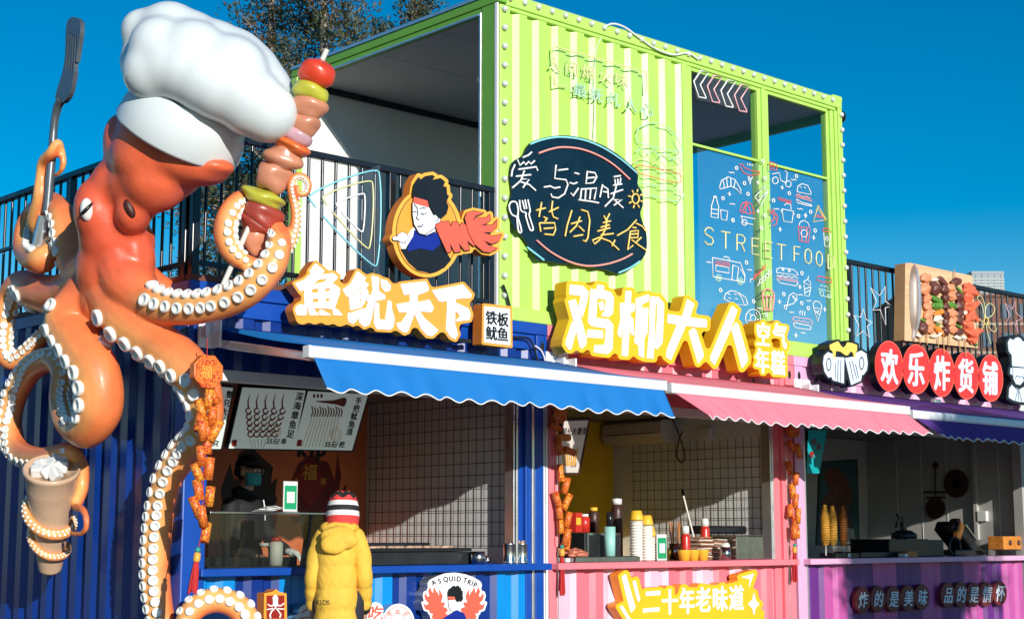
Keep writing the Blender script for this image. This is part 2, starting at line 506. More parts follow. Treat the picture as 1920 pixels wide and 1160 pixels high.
# ================================================================ LOWER KIOSKS
def kiosk(name, label, x0, x1, ox0, ox1, frame, header, bandA, bandB, bands, hphase, pphase, backmat, sidemat, depth=2.42, wx=None):
    t = thing(name, label, 'kiosk', (x0, 0, 0))
    wx = ox1 + 0.2 if wx is None else wx
    # top rails and header
    b = MB(); b.box(x0, x1, -0.02, 0.12, 2.905, 3.0); b.box(x0, x1, 0.0, 0.10, 2.775, 2.900); b.build('top_rail', frame, t, bevel=0.006)
    b = MB(); corr_front(b, x0 + 0.01, x1 - 0.01, 2.40, 2.775, 0.016, hphase); b.build('header_panel', header, t)
    b = MB(); b.box(x0 + 0.15, x1 - 0.1, 0.02, 0.12, 2.32, 2.398); b.build('lintel', M['wallg'], t, bevel=0.004)
    # roof, floor, shell
    b = MB(); b.box(x0 + 0.01, x1 - 0.01, 0.12, 6.0, 2.93, 2.99); b.build('roof', frame, t)
    b = MB(); b.box(x0 + 0.03, x1 - 0.03, 0.1, depth + 0.1, 0.05, 0.12); b.build('floor', M['floor'], t)
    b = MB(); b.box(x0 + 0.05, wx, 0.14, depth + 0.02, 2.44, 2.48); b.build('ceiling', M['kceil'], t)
    b = MB(); b.box(x0 + 0.05, wx, depth, depth + 0.05, 0.12, 2.44); b.build('back_wall', backmat, t)
    b = MB(); b.box(wx, wx + 0.06, 0.12, depth + 0.05, 0.12, 2.44); b.build('side_wall', sidemat, t)
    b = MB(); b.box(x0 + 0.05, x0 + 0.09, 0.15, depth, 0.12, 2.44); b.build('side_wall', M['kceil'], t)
    b = MB(); b.box(x0 + 0.02, x1 - 0.02, 0.0, 0.12, 0.02, 0.16); b.build('bottom_rail', frame, t)
    # counter and front panel
    b = MB(); b.box(ox0 - 0.09, ox1 + 0.25, -0.09, 0.32, 0.968, 1.022); b.build('counter', frame, t, bevel=0.006)
    b = MB(); corr_front(b, ox0 - 0.05, ox1 + 0.1, 0.16, 0.966, 0.03, pphase, mfun=lambda x: 0 if bands(x) else 1)
    b.build('front_panel', [bandA, bandB], t)
    return t

# blue kiosk -----------------------------------------------------
def blue_bands(x): return ((x - 0.15) % 0.696) < 0.348
KB = kiosk('food_kiosk', 'blue corrugated container kiosk with octopus sculpture on its left side', 0.0, 3.43, 0.20, 3.16, M['blue_flat'], M['blue'], M['cyan'], M['blue'],
           blue_bands, 0.896 % PER, 0.10, mat('orange_mural_wall', (0.72, 0.18, 0.06), 0.45, var=0.25, vscale=1.5), M['wallg'], depth=2.12, wx=3.18)
b = MB(); b.box(0, 0.19, 0, 0.16, 0.1, 2.774); b.build('corner_post', M['blue_flat'], KB, bevel=0.012)
for bb in ((3.216, 3.276, 0.02, 0.12, 0.1, 2.40), (3.306, 3.403, 0.0, 0.12, 0.1, 2.774)): b = MB(); b.box(*bb); b.build('corner_post', M['blue_flat'], KB, bevel=0.006)
b = MB(); b.box(3.133, 3.216, 0.055, 0.14, 0.1, 2.40); b.build('inner_jamb', M['blue_flat'], KB)
for bb in ((3.09, 3.105, 0.03, 0.14, 1.02, 2.40), (3.114, 3.133, 0.02, 0.13, 1.02, 2.40), (3.277, 3.305, 0.006, 0.1, 0.1, 2.40)): b = MB(); b.box(*bb); b.build('jamb_trim_or_glint', M['silver'], KB, bevel=0.004)  # last strip is silver in place of a glint on the bevelled post edge
for bb in ((3.406, 3.426, 0.012, 0.06, 0.1, 2.77), (3.436, 3.460, 0.008, 0.06, 0.1, 2.77)): b = MB(); b.box(*bb); b.build('joint_flashing', M['white'], KB, bevel=0.003)
b = MB(); corr_left(b, 0.14, 6.0, 0.16, 2.93, 0.0, 0.3); b.build('left_wall', M['blue'], KB)
for bb in ((-0.005, 0.1, 0.0, 6.0, 2.905, 3.0), (0.0, 0.1, 0.12, 6.0, 0.03, 0.16)): b = MB(); b.box(*bb); b.build('side_rail', M['blue_flat'], KB, bevel=0.006)
b = MB(); b.box(0.05, 3.40, 5.9, 6.0, 0.05, 2.93); b.build('rear_wall', M['blue'], KB)
def casting(x0, x1, t, frame, hx):
    b = MB(); b.box(x0, x1, -0.024, 0.1, 2.70, 2.902); o = b.build('corner_casting', frame, t, bevel=0.008)
    h = MB(); lp = [(math.cos(a) * 0.022, math.sin(a) * 0.042) for a in np.linspace(0, 2 * math.pi, 20, endpoint=False)]
    h.add([(hx + p, -0.0275, 2.805 + q) for p, q in lp], [tuple(range(20))]); h.build('casting_hole_shade', M['dark'], o)  # flat near-black disc: shade inside the hole put into its colour
casting(3.30, 3.425, KB, M['blue_flat'], 3.365)

# pink kiosk -----------------------------------------------------
def pink_bands(x): return ((x - 3.55) % 0.58) < 0.30
KP = kiosk('food_kiosk', 'pink corrugated container kiosk in the middle of the row', 3.437, 6.80, 3.575, 6.47, M['pink'], M['pinkpanel'], M['palepink'], M['pinkpanel'],
           pink_bands, 0.93 % PER, 0.07, mat('yellow_mural_wall', (0.78, 0.47, 0.02), 0.22, var=0.2, vscale=1.2), M['wallg'], depth=2.18, wx=6.52)
b = MB(); b.box(3.466, 3.557, 0.0, 0.12, 0.1, 2.774); b.build('corner_post', M['pink'], KP, bevel=0.006)
for bb in ((3.559, 3.575, 0.004, 0.12, 0.1, 2.40), (6.455, 6.475, 0.03, 0.14, 1.02, 2.4), (6.477, 6.492, 0.02, 0.13, 1.02, 2.4), (6.672, 6.69, 0.006, 0.1, 0.1, 2.4)): b = MB(); b.box(*bb); b.build('jamb_trim_or_glint', M['silver'], KP, bevel=0.004)
for bb in ((6.494, 6.600, 0.03, 0.13, 0.1, 2.40), (6.602, 6.670, 0.0, 0.12, 0.1, 2.774), (6.692, 6.790, 0.01, 0.12, 0.1, 2.774)): b = MB(); b.box(*bb); b.build('corner_post', M['pink'], KP, bevel=0.006)
casting(3.445, 3.575, KP, M['pink'], 3.51); casting(6.66, 6.795, KP, M['pink'], 6.72)

# purple kiosk ---------------------------------------------------
def purple_bands(x): return ((x - 7.28) % 0.845) < 0.42
KV = kiosk('food_kiosk', 'purple and magenta striped container kiosk at the right end of the row', 6.807, 11.60, 6.99, 11.12, M['lilac'], M['lilac'], M['magenta'], M['purple'],
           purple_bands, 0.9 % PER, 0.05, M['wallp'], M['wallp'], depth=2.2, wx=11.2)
for bb in ((6.815, 6.955, 0.0, 0.12, 0.1, 2.774), (11.265, 11.58, 0.004, 0.12, 0.1, 2.774)): b = MB(); b.box(*bb); b.build('corner_post', M['lilac'], KV, bevel=0.006)
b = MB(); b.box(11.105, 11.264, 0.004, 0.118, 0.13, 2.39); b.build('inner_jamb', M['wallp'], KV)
b = MB(); b.box(6.957, 6.975, 0.0, 0.12, 0.1, 2.40); b.build('jamb_trim_or_glint', M['silver'], KV, bevel=0.004)
casting(6.812, 6.95, KV, M['lilac'], 6.875)

b = MB(); b.box(11.54, 11.58, 0.12, 6.0, 0.1, 2.93); b.build('end_wall', M['lilac'], KV)
b = MB(); b.box(6.85, 11.54, 5.94, 5.98, 0.05, 2.93); b.build('rear_wall', M['lilac'], KV)
# ================================================================ GREEN UPPER CONTAINER
GX0, GX1, GD, GZ0, GZ1 = 2.893, 7.775, 3.05, 3.004, 5.80
G = thing('upper_container', 'lime green container with big front windows stacked on the kiosks', 'container', (GX0, 0, GZ0))
b = MB(); b.box(GX0 + 0.09, GX1, 0.0, 0.14, 5.69, GZ1); b.box(GX0 + 0.13, GX1 - 0.1, 0.012, 0.12, 5.655, 5.688); b.build('top_rail', M['greenrail'], G, bevel=0.008)
b = MB(); b.box(GX0 + 0.09, GX1, 0.0, 0.14, GZ0, 3.115); b.build('bottom_rail', M['greenrail'], G, bevel=0.008)
b = MB(); b.box(GX0 + 0.02, GX0 + 0.135, 0.004, 0.14, GZ0 + 0.001, 5.689); b.build('corner_post', M['greenrail'], G, bevel=0.008)
b = MB(); b.box(GX0, GX0 + 0.018, 0.02, 0.055, GZ0, 5.7); b.build('post_trim', M['white'], G, bevel=0.003)
b = MB(); b.box(GX0 + 0.004, GX0 + 0.08, 0.06, 0.22, GZ0, 5.7); b.build('inner_post', M['greendk'], G, bevel=0.004)
b = MB(); b.box(GX0 - 0.004, GX0 + 0.03, 0.225, 0.25, GZ0, 5.66); b.build('post_trim', M['silver'], G, bevel=0.004)
for bb in ((GX0, GX0 + 0.1, 0.0, GD, 5.705, GZ1 - 0.02), (GX0 + 0.01, GX0 + 0.09, 0.08, GD, 5.655, 5.703)): b = MB(); b.box(*bb); b.build('end_rail', M['greendk'], G, bevel=0.006)
b = MB(); b.box(GX0 - 0.01, GX1, 0.02, GD, GZ1 - 0.018, GZ1 + 0.012); b.build('roof', M['silver'], G)
b = MB(); b.box(GX0 - 0.006, GX0 + 0.012, 0.25, GD - 0.08, 5.638, 5.654); b.build('end_trim', M['silver'], G)
for bb in ((GX0, GX0 + 0.09, GD - 0.1, GD, GZ0, 5.7), (GX1 - 0.12, GX1, GD - 0.1, GD, GZ0, 5.7)): b = MB(); b.box(*bb); b.build('corner_post', M['greenrail'], G, bevel=0.006)
b = MB(); corr_front(b, GX0 + 0.135, 5.236, 3.115, 5.655, 0.022, 3.124 % PER, dep=0.033); b.build('front_panel', M['green'], G)
b = MB(); b.box(GX0 + 0.02, 5.25, 0.07, 0.10, 3.1, 5.66); b.build('front_lining', M['wallw'], G)
b = MB(); b.box(GX0 + 0.03, 6.2, GD - 0.09, GD - 0.02, 3.02, 5.66)
b.build('back_wall', M['wallw'], G)
b = MB()
for x in np.arange(GX0 + 0.55, 6.1, 0.6): b.box(x, x + 0.006, GD - 0.0925, GD - 0.088, 3.1, 5.6)
b.build('wall_seam', M['wallg'], G)
b = MB(); b.box(GX0 + 0.02, 6.2, GD - 0.12, GD - 0.09, 5.60, 5.66); b.build('ceiling_trim', M['black'], G)
b = MB(); b.box(GX0 + 0.10, GX1 - 0.02, 0.10, GD - 0.03, 5.66, 5.70); b.build('ceiling', M['ceil'], G)
b = MB(); b.box(GX1 - 0.08, GX1 - 0.01, 0.14, GD - 0.1, 5.58, 5.70); b.build('end_rail', M['greendk'], G)
b = MB(); b.box(GX0, GX1, 0.14, GD, 3.004, 3.05); b.build('floor', M['floor'], G)
for y in (0.9, 1.75):
    b = MB(); b.box(GX0 + 0.1, 6.0, y, y + 0.006, 5.656, 5.6595); b.build('ceiling_seam', M['wallw'], G)
p = atZ(905, 140, 5.66)
b = MB(); b.lathe([(0.0, 0), (0.13, 0), (0.15, -0.012), (0.15, -0.035), (0.12, -0.045), (0.0, -0.045)], (p.x + 0.12, p.y, 5.658)); b.build('ceiling_light', M['white'], G)
# window wall
for bb in ((5.236, 5.30, 0.004, 0.12, 3.116, 5.655), (5.302, 5.385, 0.02, 0.11, 3.116, 5.655)): b = MB(); b.box(*bb); b.build('window_post', M['greenrail'], G, bevel=0.006)
for bb in ((6.385, 6.44, 0.03, 0.12, 3.116, 5.655), (6.442, 6.50, 0.015, 0.1, 3.116, 5.655), (6.502, 6.56, 0.03, 0.12, 3.116, 5.655)): b = MB(); b.box(*bb); b.build('window_post', M['greenrail'], G, bevel=0.006)
for bb in ((7.555, 7.60, 0.05, 0.12, 3.116, 5.655), (7.602, 7.655, 0.03, 0.12, 3.116, 5.655), (7.657, 7.70, 0.012, 0.12, 3.116, 5.655), (7.702, 7.772, 0.0, 0.14, 3.116, 5.689)): b = MB(); b.box(*bb); b.build('corner_post', M['greenrail'], G, bevel=0.006)
for xa, xb in ((5.386, 6.384), (6.561, 7.554)):
    b = MB(); b.box(xa, xb, 0.045, 0.085, 4.90, 4.925); b.build('transom', M['greenrail'], G, bevel=0.004)
    for bb in ((xa, xb, 0.03, 0.10, 3.116, 3.155), (xa, xb, 0.03, 0.10, 5.62, 5.654)): b = MB(); b.box(*bb); b.build('window_sill', M['greenrail'], G, bevel=0.004)
    for za, zb in ((4.925, 5.62), (3.155, 4.90)):
        b = MB(); b.add([(xa, 0.065, za), (xb, 0.065, za), (xb, 0.065, zb), (xa, 0.065, zb)], [(0, 1, 2, 3)]); b.build('window_pane', M['pane'], G)
# round marquee bulbs: every one a part sharing one mesh
bm = MB(); bm.lathe([(0.026, 0), (0.027, 0.010), (0.023, 0.024), (0.012, 0.033), (0.0, 0.036)], (0, 0, 0), (0, -1, 0), 14)
bp = bm.build('bulb', M['bulb'], None)
pts = [(2.953, -0.002, 5.645 - 0.163 * i) for i in range(16)] + [(3.02 + 0.1635 * i, -0.002, 5.755) for i in range(29)] + [(7.745, -0.002, 5.62 - 0.163 * i) for i in range(16)]
first = True
for q in pts:
    o = bp if first else bp.copy()
    if not first: COL.objects.link(o)
    first = False
    o.parent = G; o.location = Vector(q) - Vector(G.location)
b = MB(); b.box(7.62, 7.785, -0.006, 0.15, 5.75, 5.825); b.build('corner_casting', M['greenrail'], G, bevel=0.02)
b = MB(); b.lathe([(0.05, 0), (0.07, 0.03), (0.05, 0.08), (0.0, 0.09)], (7.78, 0.05, 5.62), (1, 0.2, 0), 14); b.build('flood_lamp', M['black'], G)

# ================================================================ RAILINGS
def railing(name, label, axis, a, b_, posts, fixed, z0=3.0, zt=4.10, sp=0.125, mid=None):
    base = (a, fixed, z0) if axis == 'x' else (fixed, a, z0)
    t = thing(name, label, 'railing', base)
    def bx(mb, s0, s1, w0, z_0, z_1):
        if axis == 'x': mb.box(s0, s1, fixed - w0, fixed + w0, z_0, z_1)
        else: mb.box(fixed - w0, fixed + w0, s0, s1, z_0, z_1)
    m = MB(); bx(m, a, b_, 0.03, zt - 0.05, zt); m.build('handrail', M['rail'], t, bevel=0.008)
    m = MB(); bx(m, a, b_, 0.02, z0 + 0.12, z0 + 0.155)
    if mid: bx(m, a, b_, 0.016, mid, mid + 0.03)
    m.build('lower_rail', M['rail'], t, bevel=0.004)
    m = MB(); bx(m, a, b_, 0.03, z0 + 0.002, z0 + 0.05); m.build('sole_plate', M['rust'], t)
    for p_ in posts:
        m = MB(); bx(m, p_ - 0.03, p_ + 0.03, 0.028, z0 + 0.05, zt - 0.05); m.build('post', M['rail'], t, bevel=0.005)
    m = MB(); s = a + sp
    while s < b_ - 0.03:
        if min(abs(s - q) for q in posts) > 0.05:
            P0, P1 = ((s, fixed, z0 + 0.05), (s, fixed, zt - 0.05)) if axis == 'x' else ((fixed, s, z0 + 0.05), (fixed, s, zt - 0.05))
            m.tube([P0, P1], 0.0125, 8)
        s += sp
    m.build('baluster', M['rail'], t)
    return t
railing('roof_railing', 'black metal railing along the left roof edge, behind the octopus', 'y', 0.10, 5.95, (0.14, 1.9, 3.8, 5.9), 0.05, mid=3.62)
railing('roof_railing', 'black metal railing above the blue kiosk sign, ending at the lime container', 'x', 0.02, 2.875, (0.06, 1.80, 2.84), 0.05)
railing('roof_railing', 'black metal railing on the purple kiosk roof at the right', 'x', 7.80, 11.58, (7.86, 9.6, 11.54), 0.05)
# ================================================================ AWNINGS
M['cloth_blue'] = mat('blue_awning_cloth', (0.0, 0.165, 0.50), 0.75, var=0.06, vscale=5, bump=0.15, bscale=300)
M['cloth_pink'] = mat('pink_awning_cloth', (0.82, 0.20, 0.26), 0.75, var=0.06, vscale=5, bump=0.15, bscale=300)
M['cloth_purple'] = mat('purple_awning_cloth', (0.085, 0.02, 0.20), 0.75, var=0.1, vscale=5, bump=0.15, bscale=300)
M['whitecloth'] = mat('white_piping', (0.82, 0.82, 0.82), 0.7)
def awning(label, x0, x1, vx0, vx1, cloth, zbar=2.44, zbot=2.165, out=0.06, seed=1, per=0.20, flare=0.0):
    rr = random.Random(seed)
    t = thing('awning', label, 'awning', (x0, -0.02, 2.68))
    YB = -1.214
    # sloping cover
    m = MB(); n = 10
    rows = []
    for i in range(n + 1):
        k = i / n; y = -0.03 + (YB + 0.03) * k; z = 2.69 + (zbar + 0.004 - 2.69) * k - 0.02 * math.sin(math.pi * k)
        rows.append([(x0 + (x1 - x0) * j / 6, y, z) for j in range(7)])
    m.grid(rows); m.build('cover', cloth, t, solid=0.004)
    # front bar
    m = MB(); pr = [(YB + 0.06, zbar + 0.002), (YB + 0.005, zbar + 0.004), (YB - 0.018, zbar - 0.008), (YB - 0.022, zbar - 0.03), (YB - 0.022, zbar - 0.062), (YB - 0.012, zbar - 0.080), (YB + 0.06, zbar - 0.082)]
    a = [(x0 - 0.012, y, z) for y, z in pr]; c = [(x1 + 0.012, y, z) for y, z in pr]; k = len(pr)
    m.add(a + c, [(i, i + k, (i + 1) % k + k, (i + 1) % k) for i in range(k)] + [tuple(range(k)), tuple(range(2 * k - 1, k - 1, -1))])
    o = m.build('front_bar', M['white'], t, bevel=0.006)
    for e0, e1 in ((x0 - 0.03, x0 - 0.012), (x1 + 0.012, x1 + 0.03)): m = MB(); m.box(e0, e1, YB - 0.02, YB + 0.06, zbar - 0.08, zbar + 0.002); m.build('end_cap', M['white'], o, bevel=0.008)
    # valance with wavy hem
    nx = 150; nz = 9; rows = []; zt = zbar - 0.078
    ph = [rr.uniform(0, 6) for _ in range(6)]
    hem = []
    for i in range(nz + 1):
        k = i / nz; row = []
        for j in range(nx + 1):
            s = j / nx; xt = x0 + 0.01 + (x1 - x0 - 0.02) * s; xb = vx0 + (vx1 - vx0) * s
            x = xt + (xb - xt) * k
            fold = 0.012 * k * (math.sin(xb * 9 + ph[0]) + 0.6 * math.sin(xb * 23 + ph[1])) + 0.007 * k * math.sin(xb * 2 * math.pi / per)
            edge = flare * k * (math.exp(-(1 - s) * 12) + math.exp(-s * 12))
            y = YB - 0.015 - out * k + fold - edge
            zb = zbot + 0.016 * math.sin(xb * 2 * math.pi / per + 0.6 * math.sin(xb * 2.1 + ph[2])) + 0.006 * math.sin(xb * 5 + ph[3])
            row.append((x, y, zt + (zb - zt) * k))
        rows.append(row)
    m = MB(); m.grid(rows); o = m.build('valance', cloth, t, solid=0.002)
    m = MB(); m.tube(rows[-1], 0.0048, 6); m.build('piping', M['whitecloth'], o)
    # folding arms and wall bracket
    for s, xa in ((1, x0 + 0.02), (-1, x1 - 0.16)):
        m = MB(); m.beam((xa, -0.10, 2.56), (xa + 0.05, YB + 0.07, 2.385), 0.05, 0.06); m.build('arm', M['silver'], t, bevel=0.008)
    for xa in (x0 - 0.10, x1 - 0.12):
        m = MB(); m.box(xa - 0.02, xa + 0.10, -0.045, -0.024, 2.53, 2.77); m.box(xa + 0.08, xa + 0.10, -0.15, -0.045, 2.53, 2.72)
        m.box(xa + 0.0, xa + 0.03, -0.10, -0.045, 2.60, 2.68)
        for zz in (2.57, 2.65, 2.73): m.lathe([(0.016, 0), (0.016, 0.012), (0, 0.013)], (xa + 0.05, -0.045, zz), (0, -1, 0), 6)
        m.build('bracket', M['white'], t, bevel=0.004)
    return t
awning('royal blue awning with a white front bar over the octopus kiosk', 0.182, 3.535, 0.255, 3.585, M['cloth_blue'], zbar=2.446, zbot=2.165, seed=3, per=0.20)
awning('salmon pink awning with a white front bar over the middle kiosk', 3.65, 6.917, 3.84, 7.0, M['cloth_pink'], zbar=2.434, zbot=2.165, out=0.10, seed=5, per=0.165, flare=0.10)
awning('dark purple awning with a white front bar, mostly in shade at the right', 7.03, 11.2, 7.20, 11.2, M['cloth_purple'], zbar=2.405, zbot=2.16, out=0.09, seed=8, per=0.175, flare=0.08)
# ================================================================ SIGNS ON THE FRONT
M['sgn_white'] = mat('white_acrylic_face', (0.86, 0.87, 0.88), 0.35, var=0.04, vscale=6)
M['sgn_orange'] = mat('orange_acrylic', (0.90, 0.36, 0.045), 0.4, var=0.06, vscale=6)
M['sgn_orange_side'] = mat('orange_sign_return', (0.72, 0.20, 0.015), 0.4, var=0.1, vscale=6)
M['sgn_gold'] = mat('gold_acrylic', (0.92, 0.44, 0.06), 0.4, var=0.05)
M['sgn_yellow'] = mat('yellow_acrylic', (0.90, 0.50, 0.014), 0.4, var=0.05, vscale=6)
M['sgn_yellow_side'] = mat('yellow_sign_return', (0.80, 0.38, 0.006), 0.4, var=0.08, vscale=6)
M['sgn_cream'] = mat('cream_edge', (0.90, 0.78, 0.55), 0.45)
M['sgn_black'] = mat('black_acrylic', (0.010, 0.011, 0.014), 0.3, var=0.2, vscale=8)
M['sgn_navy'] = mat('navy_black_board', (0.004, 0.018, 0.032), 0.25, var=0.25, vscale=5)
M['sgn_red'] = mat('red_acrylic', (0.80, 0.035, 0.03), 0.35, var=0.06)
M['sgn_coral'] = mat('coral_acrylic', (0.86, 0.12, 0.07), 0.4)
M['sgn_blue'] = mat('deep_blue_acrylic', (0.005, 0.02, 0.25), 0.4)
M['sgn_foam'] = mat('foam_yellow', (0.90, 0.62, 0.12), 0.4)
M['sgn_ice'] = mat('ice_blue_white', (0.66, 0.76, 0.85), 0.35, var=0.03)
M['sgn_silver'] = mat('brushed_sign_return', (0.45, 0.50, 0.53), 0.3, 0.7, var=0.2, vscale=10)
M['sgn_maroon'] = mat('maroon_disc', (0.16, 0.022, 0.02), 0.5, var=0.1)
M['sgn_dkred'] = mat('dark_red_face', (0.30, 0.018, 0.012), 0.4)
M['tube_white'] = mat('neon_tube_white', (0.82, 0.83, 0.82), 0.3)
M['tube_yellow'] = mat('neon_tube_yellow', (0.86, 0.62, 0.16), 0.3)
M['tube_cream'] = mat('neon_tube_cream', (0.72, 0.70, 0.34), 0.3)
M['tube_cyan'] = mat('neon_tube_cyan', (0.25, 0.70, 0.82), 0.3)
M['tube_aqua'] = mat('neon_tube_aqua', (0.50, 0.74, 0.56), 0.3)
M['tube_salmon'] = mat('neon_tube_salmon', (0.86, 0.36, 0.30), 0.3)
M['tube_red'] = mat('neon_tube_red', (0.80, 0.13, 0.10), 0.3)
M['tube_pink'] = mat('neon_tube_pink', (0.80, 0.45, 0.50), 0.3)
M['cable'] = mat('black_cable', (0.01, 0.01, 0.012), 0.45)
M['cable_white'] = mat('white_cable', (0.75, 0.75, 0.75), 0.45)

def closed(s, r, back):
    """grow by r then shrink by back: bridges the gaps between letters"""
    c = s.copy(); lp = s.grow(r).loops()
    c.f = c._edges([(*l[i], *l[(i + 1) % len(l)]) for l in lp for i in range(len(l))]) + back
    return c
def outer_only(s):
    L = s.loops(); return [l for i, l in enumerate(L) if not any(j != i and inside(l[0], o) for j, o in enumerate(L))]
def bbox(pts, pad):
    us = [p[0] for p in pts]; vs = [p[1] for p in pts]
    return min(us) - pad, min(vs) - pad, max(us) + pad, max(vs) + pad
def polys_shape(polys, pad=14, step=0.8):
    s = Shape(*bbox([p for q in polys for p in q], pad), step)
    for q in polys: s.poly(q)
    return s
def slab(s, yf, t, mats, name, parent, label=None, bevel=0.0):
    m = MB(); relief(m, s, onY(yf), FRONT, t, 0, len(mats) - 1 if isinstance(mats, (list, tuple)) else 0)
    return m.build(name, mats, parent, label=label, bevel=bevel, seg=1)
def tubes(name, parent, mt, paths, yf, r=0.008, n=6, label=None):
    m = MB()
    for p in paths: m.tube([atY(u, v, yf) for u, v in p], r, n)
    return m.build(name, mt, parent, label=label)

# ---- orange sign, four white brush characters
A = crop(530, 470, 6.445); B = crop(730, 490, 6.445)
chars = [
    [A((400,150),(505,240),(480,285),(610,268),(668,310),(655,345),(600,385),(695,455),(690,520),(660,600),(625,715),(560,700),(270,688),(262,560),(265,490),(250,475),(215,495),(180,440),(150,395),(260,350),(340,280),(325,245))],
    [A((905,245),(1010,330),(985,365),(1045,405),(1010,445),(1040,500),(1000,610),(980,650),(940,690),(820,722),(810,640),(805,555),(775,555),(725,470),(820,400),(860,330)),
     A((790,750),(830,748),(990,688),(985,725),(930,790),(890,850),(850,885),(800,860),(788,800)),
     A((1040,530),(1090,540),(1170,490),(1240,540),(1240,585),(1120,610),(1040,640),(1010,580)),
     A((1080,300),(1165,320),(1165,480),(1110,620),(1080,800),(1050,890),(990,920),(930,870),(920,810),(1005,700),(1060,560),(1090,470),(1075,330)),
     A((1115,625),(1165,630),(1170,825),(1240,835),(1260,700),(1275,590),(1320,620),(1320,700),(1355,820),(1340,920),(1300,955),(1140,945),(1105,880)),
     A((1180,340),(1260,360),(1310,420),(1300,480),(1240,500),(1200,450))],
    [B((135,275),(440,238),(478,320),(470,360),(360,400),(330,405),(255,398),(180,405)),
     B((250,390),(340,395),(345,500),(310,620),(260,750),(225,845),(185,862),(110,810),(85,740),(150,730),(210,640),(250,520)),
     B((85,515),(240,490),(350,490),(485,460),(540,560),(510,615),(340,600),(170,615),(120,615)),
     B((300,620),(370,600),(420,680),(595,830),(520,900),(460,895),(390,820))],
    [B((515,350),(890,278),(1000,400),(985,440),(800,455),(640,490),(600,480)),
     B((705,460),(800,455),(795,760),(830,880),(795,940),(740,910),(685,820),(690,760)),
     B((785,490),(840,510),(960,570),(985,640),(970,705),(820,725),(800,715),(855,665),(830,620),(785,600))],
]
holes0 = [A((375,402),(430,352),(540,334),(500,378)), A((355,462),(432,458),(432,502),(355,510)), A((510,460),(572,455),(572,486),(512,492)), A((362,582),(435,578),(435,618),(362,622)), A((522,575),(568,570),(568,606),(522,612))]
S4 = thing('shop_sign', 'orange sign with four big white brush characters above the blue awning', 'sign', atY(720, 640, -0.1))
whole = Shape(530, 480, 905, 660, 0.9)
letters = []
for i, ps in enumerate(chars):
    s = polys_shape(ps, 10, 0.7)
    if i == 0:
        for h in holes0: s.poly(h, sub=True)
        for (p, q, wd) in ((((225,715)), (240,805), (140,105)), ((345,715), (390,800), (70,112)), ((470,745), (545,810), (66,108)), ((645,740), (695,825), (78,112))):
            a, b_ = A(p, q); whole.stroke([a, b_], [x / 6.445 for x in wd]); s.stroke([a, b_], [x / 6.445 for x in wd])
    if i == 1:
        for p, q, wd in (((862,512),(945,432),11),((868,577),(892,570),8),((868,608),(888,602),8),((936,522),(962,512),12),((938,588),(948,606),16),((936,545),(958,540),7),((870,632),(890,628),6)):
            a, b_ = A(p, q); k = Shape(s.u0, s.v0, s.u0 + s.U.shape[1] * s.st, s.v0 + s.U.shape[0] * s.st, s.st)
            k.f = k.f[:s.f.shape[0], :s.f.shape[1]]; d, _ = s._seg(a, b_); s.f = np.maximum(s.f, -(d - wd / 2 / 6.445))
    for q in ps: whole.poly(q)
    letters.append(s)
back = closed(whole, 13, 8)
slab(outer_only(back), -0.205, 0.095, [M['sgn_orange'], M['sgn_orange_side']], 'backing', S4)
for s in letters: slab(s, -0.213, 0.007, M['sgn_white'], 'letter', S4)
m = MB(); m.beam(atY(560, 600, -0.09), atY(880, 640, -0.09), 0.05, 0.03); m.build('support_bar', M['black'], S4)
# ---- small box sign
E1 = thing('box_sign', 'small rounded orange box sign with four black characters beside the big orange sign', 'sign', atY(925, 640, -0.1))
s = Shape(885, 555, 975, 665, 0.7); q = B((1140,520),(1470,555),(1475,1030),(1130,990)); s.poly(q, rnd=2.2)
slab(s, -0.20, 0.11, [M['sgn_orange'], M['sgn_orange_side']], 'backing', E1)
s = Shape(885, 555, 975, 665, 0.7); s.poly(B((1158,552),(1448,583),(1452,1000),(1155,965)), rnd=1.6); slab(s, -0.206, 0.005, M['sgn_white'], 'face', E1)
for ch, x, y in (('铁', 1165, 755), ('板', 1303, 775), ('鱿', 1165, 940), ('鱼', 1303, 955)):
    o = B((x, y))[0]; s = Shape(o[0] - 4, o[1] - 30, o[0] + 28, o[1] + 8, 0.35); s.glyph(ch, o, (21.5, 2.2), (0, -25.5), 0.55); slab(s, -0.210, 0.0035, M['sgn_black'], 'letter', E1)

